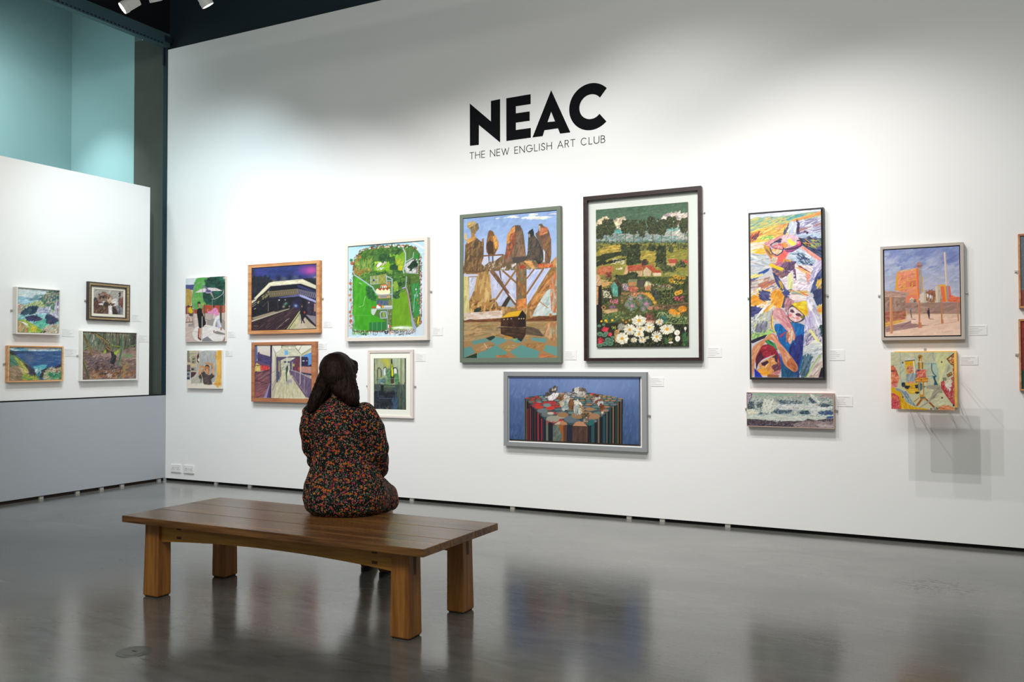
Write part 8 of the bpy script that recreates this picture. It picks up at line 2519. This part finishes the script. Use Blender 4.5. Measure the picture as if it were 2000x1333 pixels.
    h.chain([(-.022, .02, 1.21), (.0, .0, 1.15), (.026, -.015, 1.10), (.048, -.03, 1.068), (.074, -.030, 1.046)], [.064, .062, .056, .042, .018], 16)
    h.chain([(-.03, -.01, 1.15), (-.008, -.035, 1.118), (.015, -.05, 1.092)], [.060, .048, .030], 14)
    h.chain([(-.085, .075, 1.19), (-.105, .07, 1.12), (-.125, .065, 1.06), (-.13, .07, 1.02)], [.045, .042, .040, .03], 14)
    h.chain([(-.035, -.02, 1.135), (-.032, -.042, 1.118)], [.040, .026], 14)
    def strands(c, n):
        c = c.copy(); x, y, z = c[:, 0]+.045, c[:, 1]-.06, c[:, 2]
        u = np.arctan2(x, -y)+.10*np.sin(z*30)*.3
        k = np.clip((1.30-z)/.12, .15, 1)
        a = .0022*np.sin(u*70)+.0016*np.sin(u*131+z*9)+.0018*np.sin(u*31-z*12)
        return c+n*(a*k)[:, None]
    hm_ = bpy.data.materials.new('dark_brown_hair'); hm_.use_nodes = True; nt = hm_.node_tree; bs = nt.nodes['Principled BSDF']
    bs.inputs['Roughness'].default_value = .5; bs.inputs['Specular IOR Level'].default_value = .12
    t = nt.nodes.new('ShaderNodeTexCoord'); mp = nt.nodes.new('ShaderNodeMapping'); mp.inputs['Scale'].default_value = (1, 1, .06)
    nz = nt.nodes.new('ShaderNodeTexNoise'); nz.inputs['Scale'].default_value = 260; nz.inputs['Detail'].default_value = 3
    nt.links.new(t.outputs['Object'], mp.inputs['Vector']); nt.links.new(mp.outputs[0], nz.inputs['Vector'])
    rp = nt.nodes.new('ShaderNodeValToRGB'); rp.color_ramp.elements[0].position = .35; rp.color_ramp.elements[1].position = .75
    rp.color_ramp.elements[0].color = (.006, .004, .0035, 1); rp.color_ramp.elements[1].color = (.040, .021, .015, 1)
    nt.links.new(nz.outputs['Fac'], rp.inputs[0]); nt.links.new(rp.outputs[0], bs.inputs['Base Color'])
    bp = nt.nodes.new('ShaderNodeBump'); bp.inputs['Strength'].default_value = .5; bp.inputs['Distance'].default_value = .003
    nt.links.new(nz.outputs['Fac'], bp.inputs['Height']); nt.links.new(bp.outputs[0], bs.inputs['Normal'])
    hair = baked(h, 'hair', hm_, root, .006, 5, strands)
    # loose strands along the lengths
    rr = random.Random(5); s = MB()
    guides = [[(-.10, .02, 1.24), (-.150, .0, 1.13), (-.180, -.005, 1.05), (-.190, .0, .965)], [(-.09, -.02, 1.22), (-.13, -.045, 1.10), (-.165, -.055, 1.03), (-.178, -.050, .985)],
              [(-.05, -.04, 1.24), (-.075, -.055, 1.16), (-.10, -.062, 1.09), (-.13, -.072, 1.04)]]
    for g in guides:
        for _ in range(14):
            o = Vector((rr.gauss(0, .013), rr.gauss(0, .008), 0)); e = Vector((rr.gauss(0, .010), rr.gauss(0, .006), rr.gauss(0, .014)))
            pts = [Vector(p)+o*(1-i*.1)+e*(i/3) for i, p in enumerate(g)]
            fine = []
            for i in range(len(pts)-1):
                for k in range(4): fine.append(pts[i].lerp(pts[i+1], k/4))
            fine.append(pts[-1])
            for _k in range(2): fine = [fine[0]]+[(fine[i-1]+fine[i]*2+fine[i+1])/4 for i in range(1, len(fine)-1)]+[fine[-1]]
            s.tube(fine, [.0022*(1-.75*i/(len(fine)-1)) for i in range(len(fine))], 5)
    s.build('loose_strands', hm_, hair, True)
    return root
person()
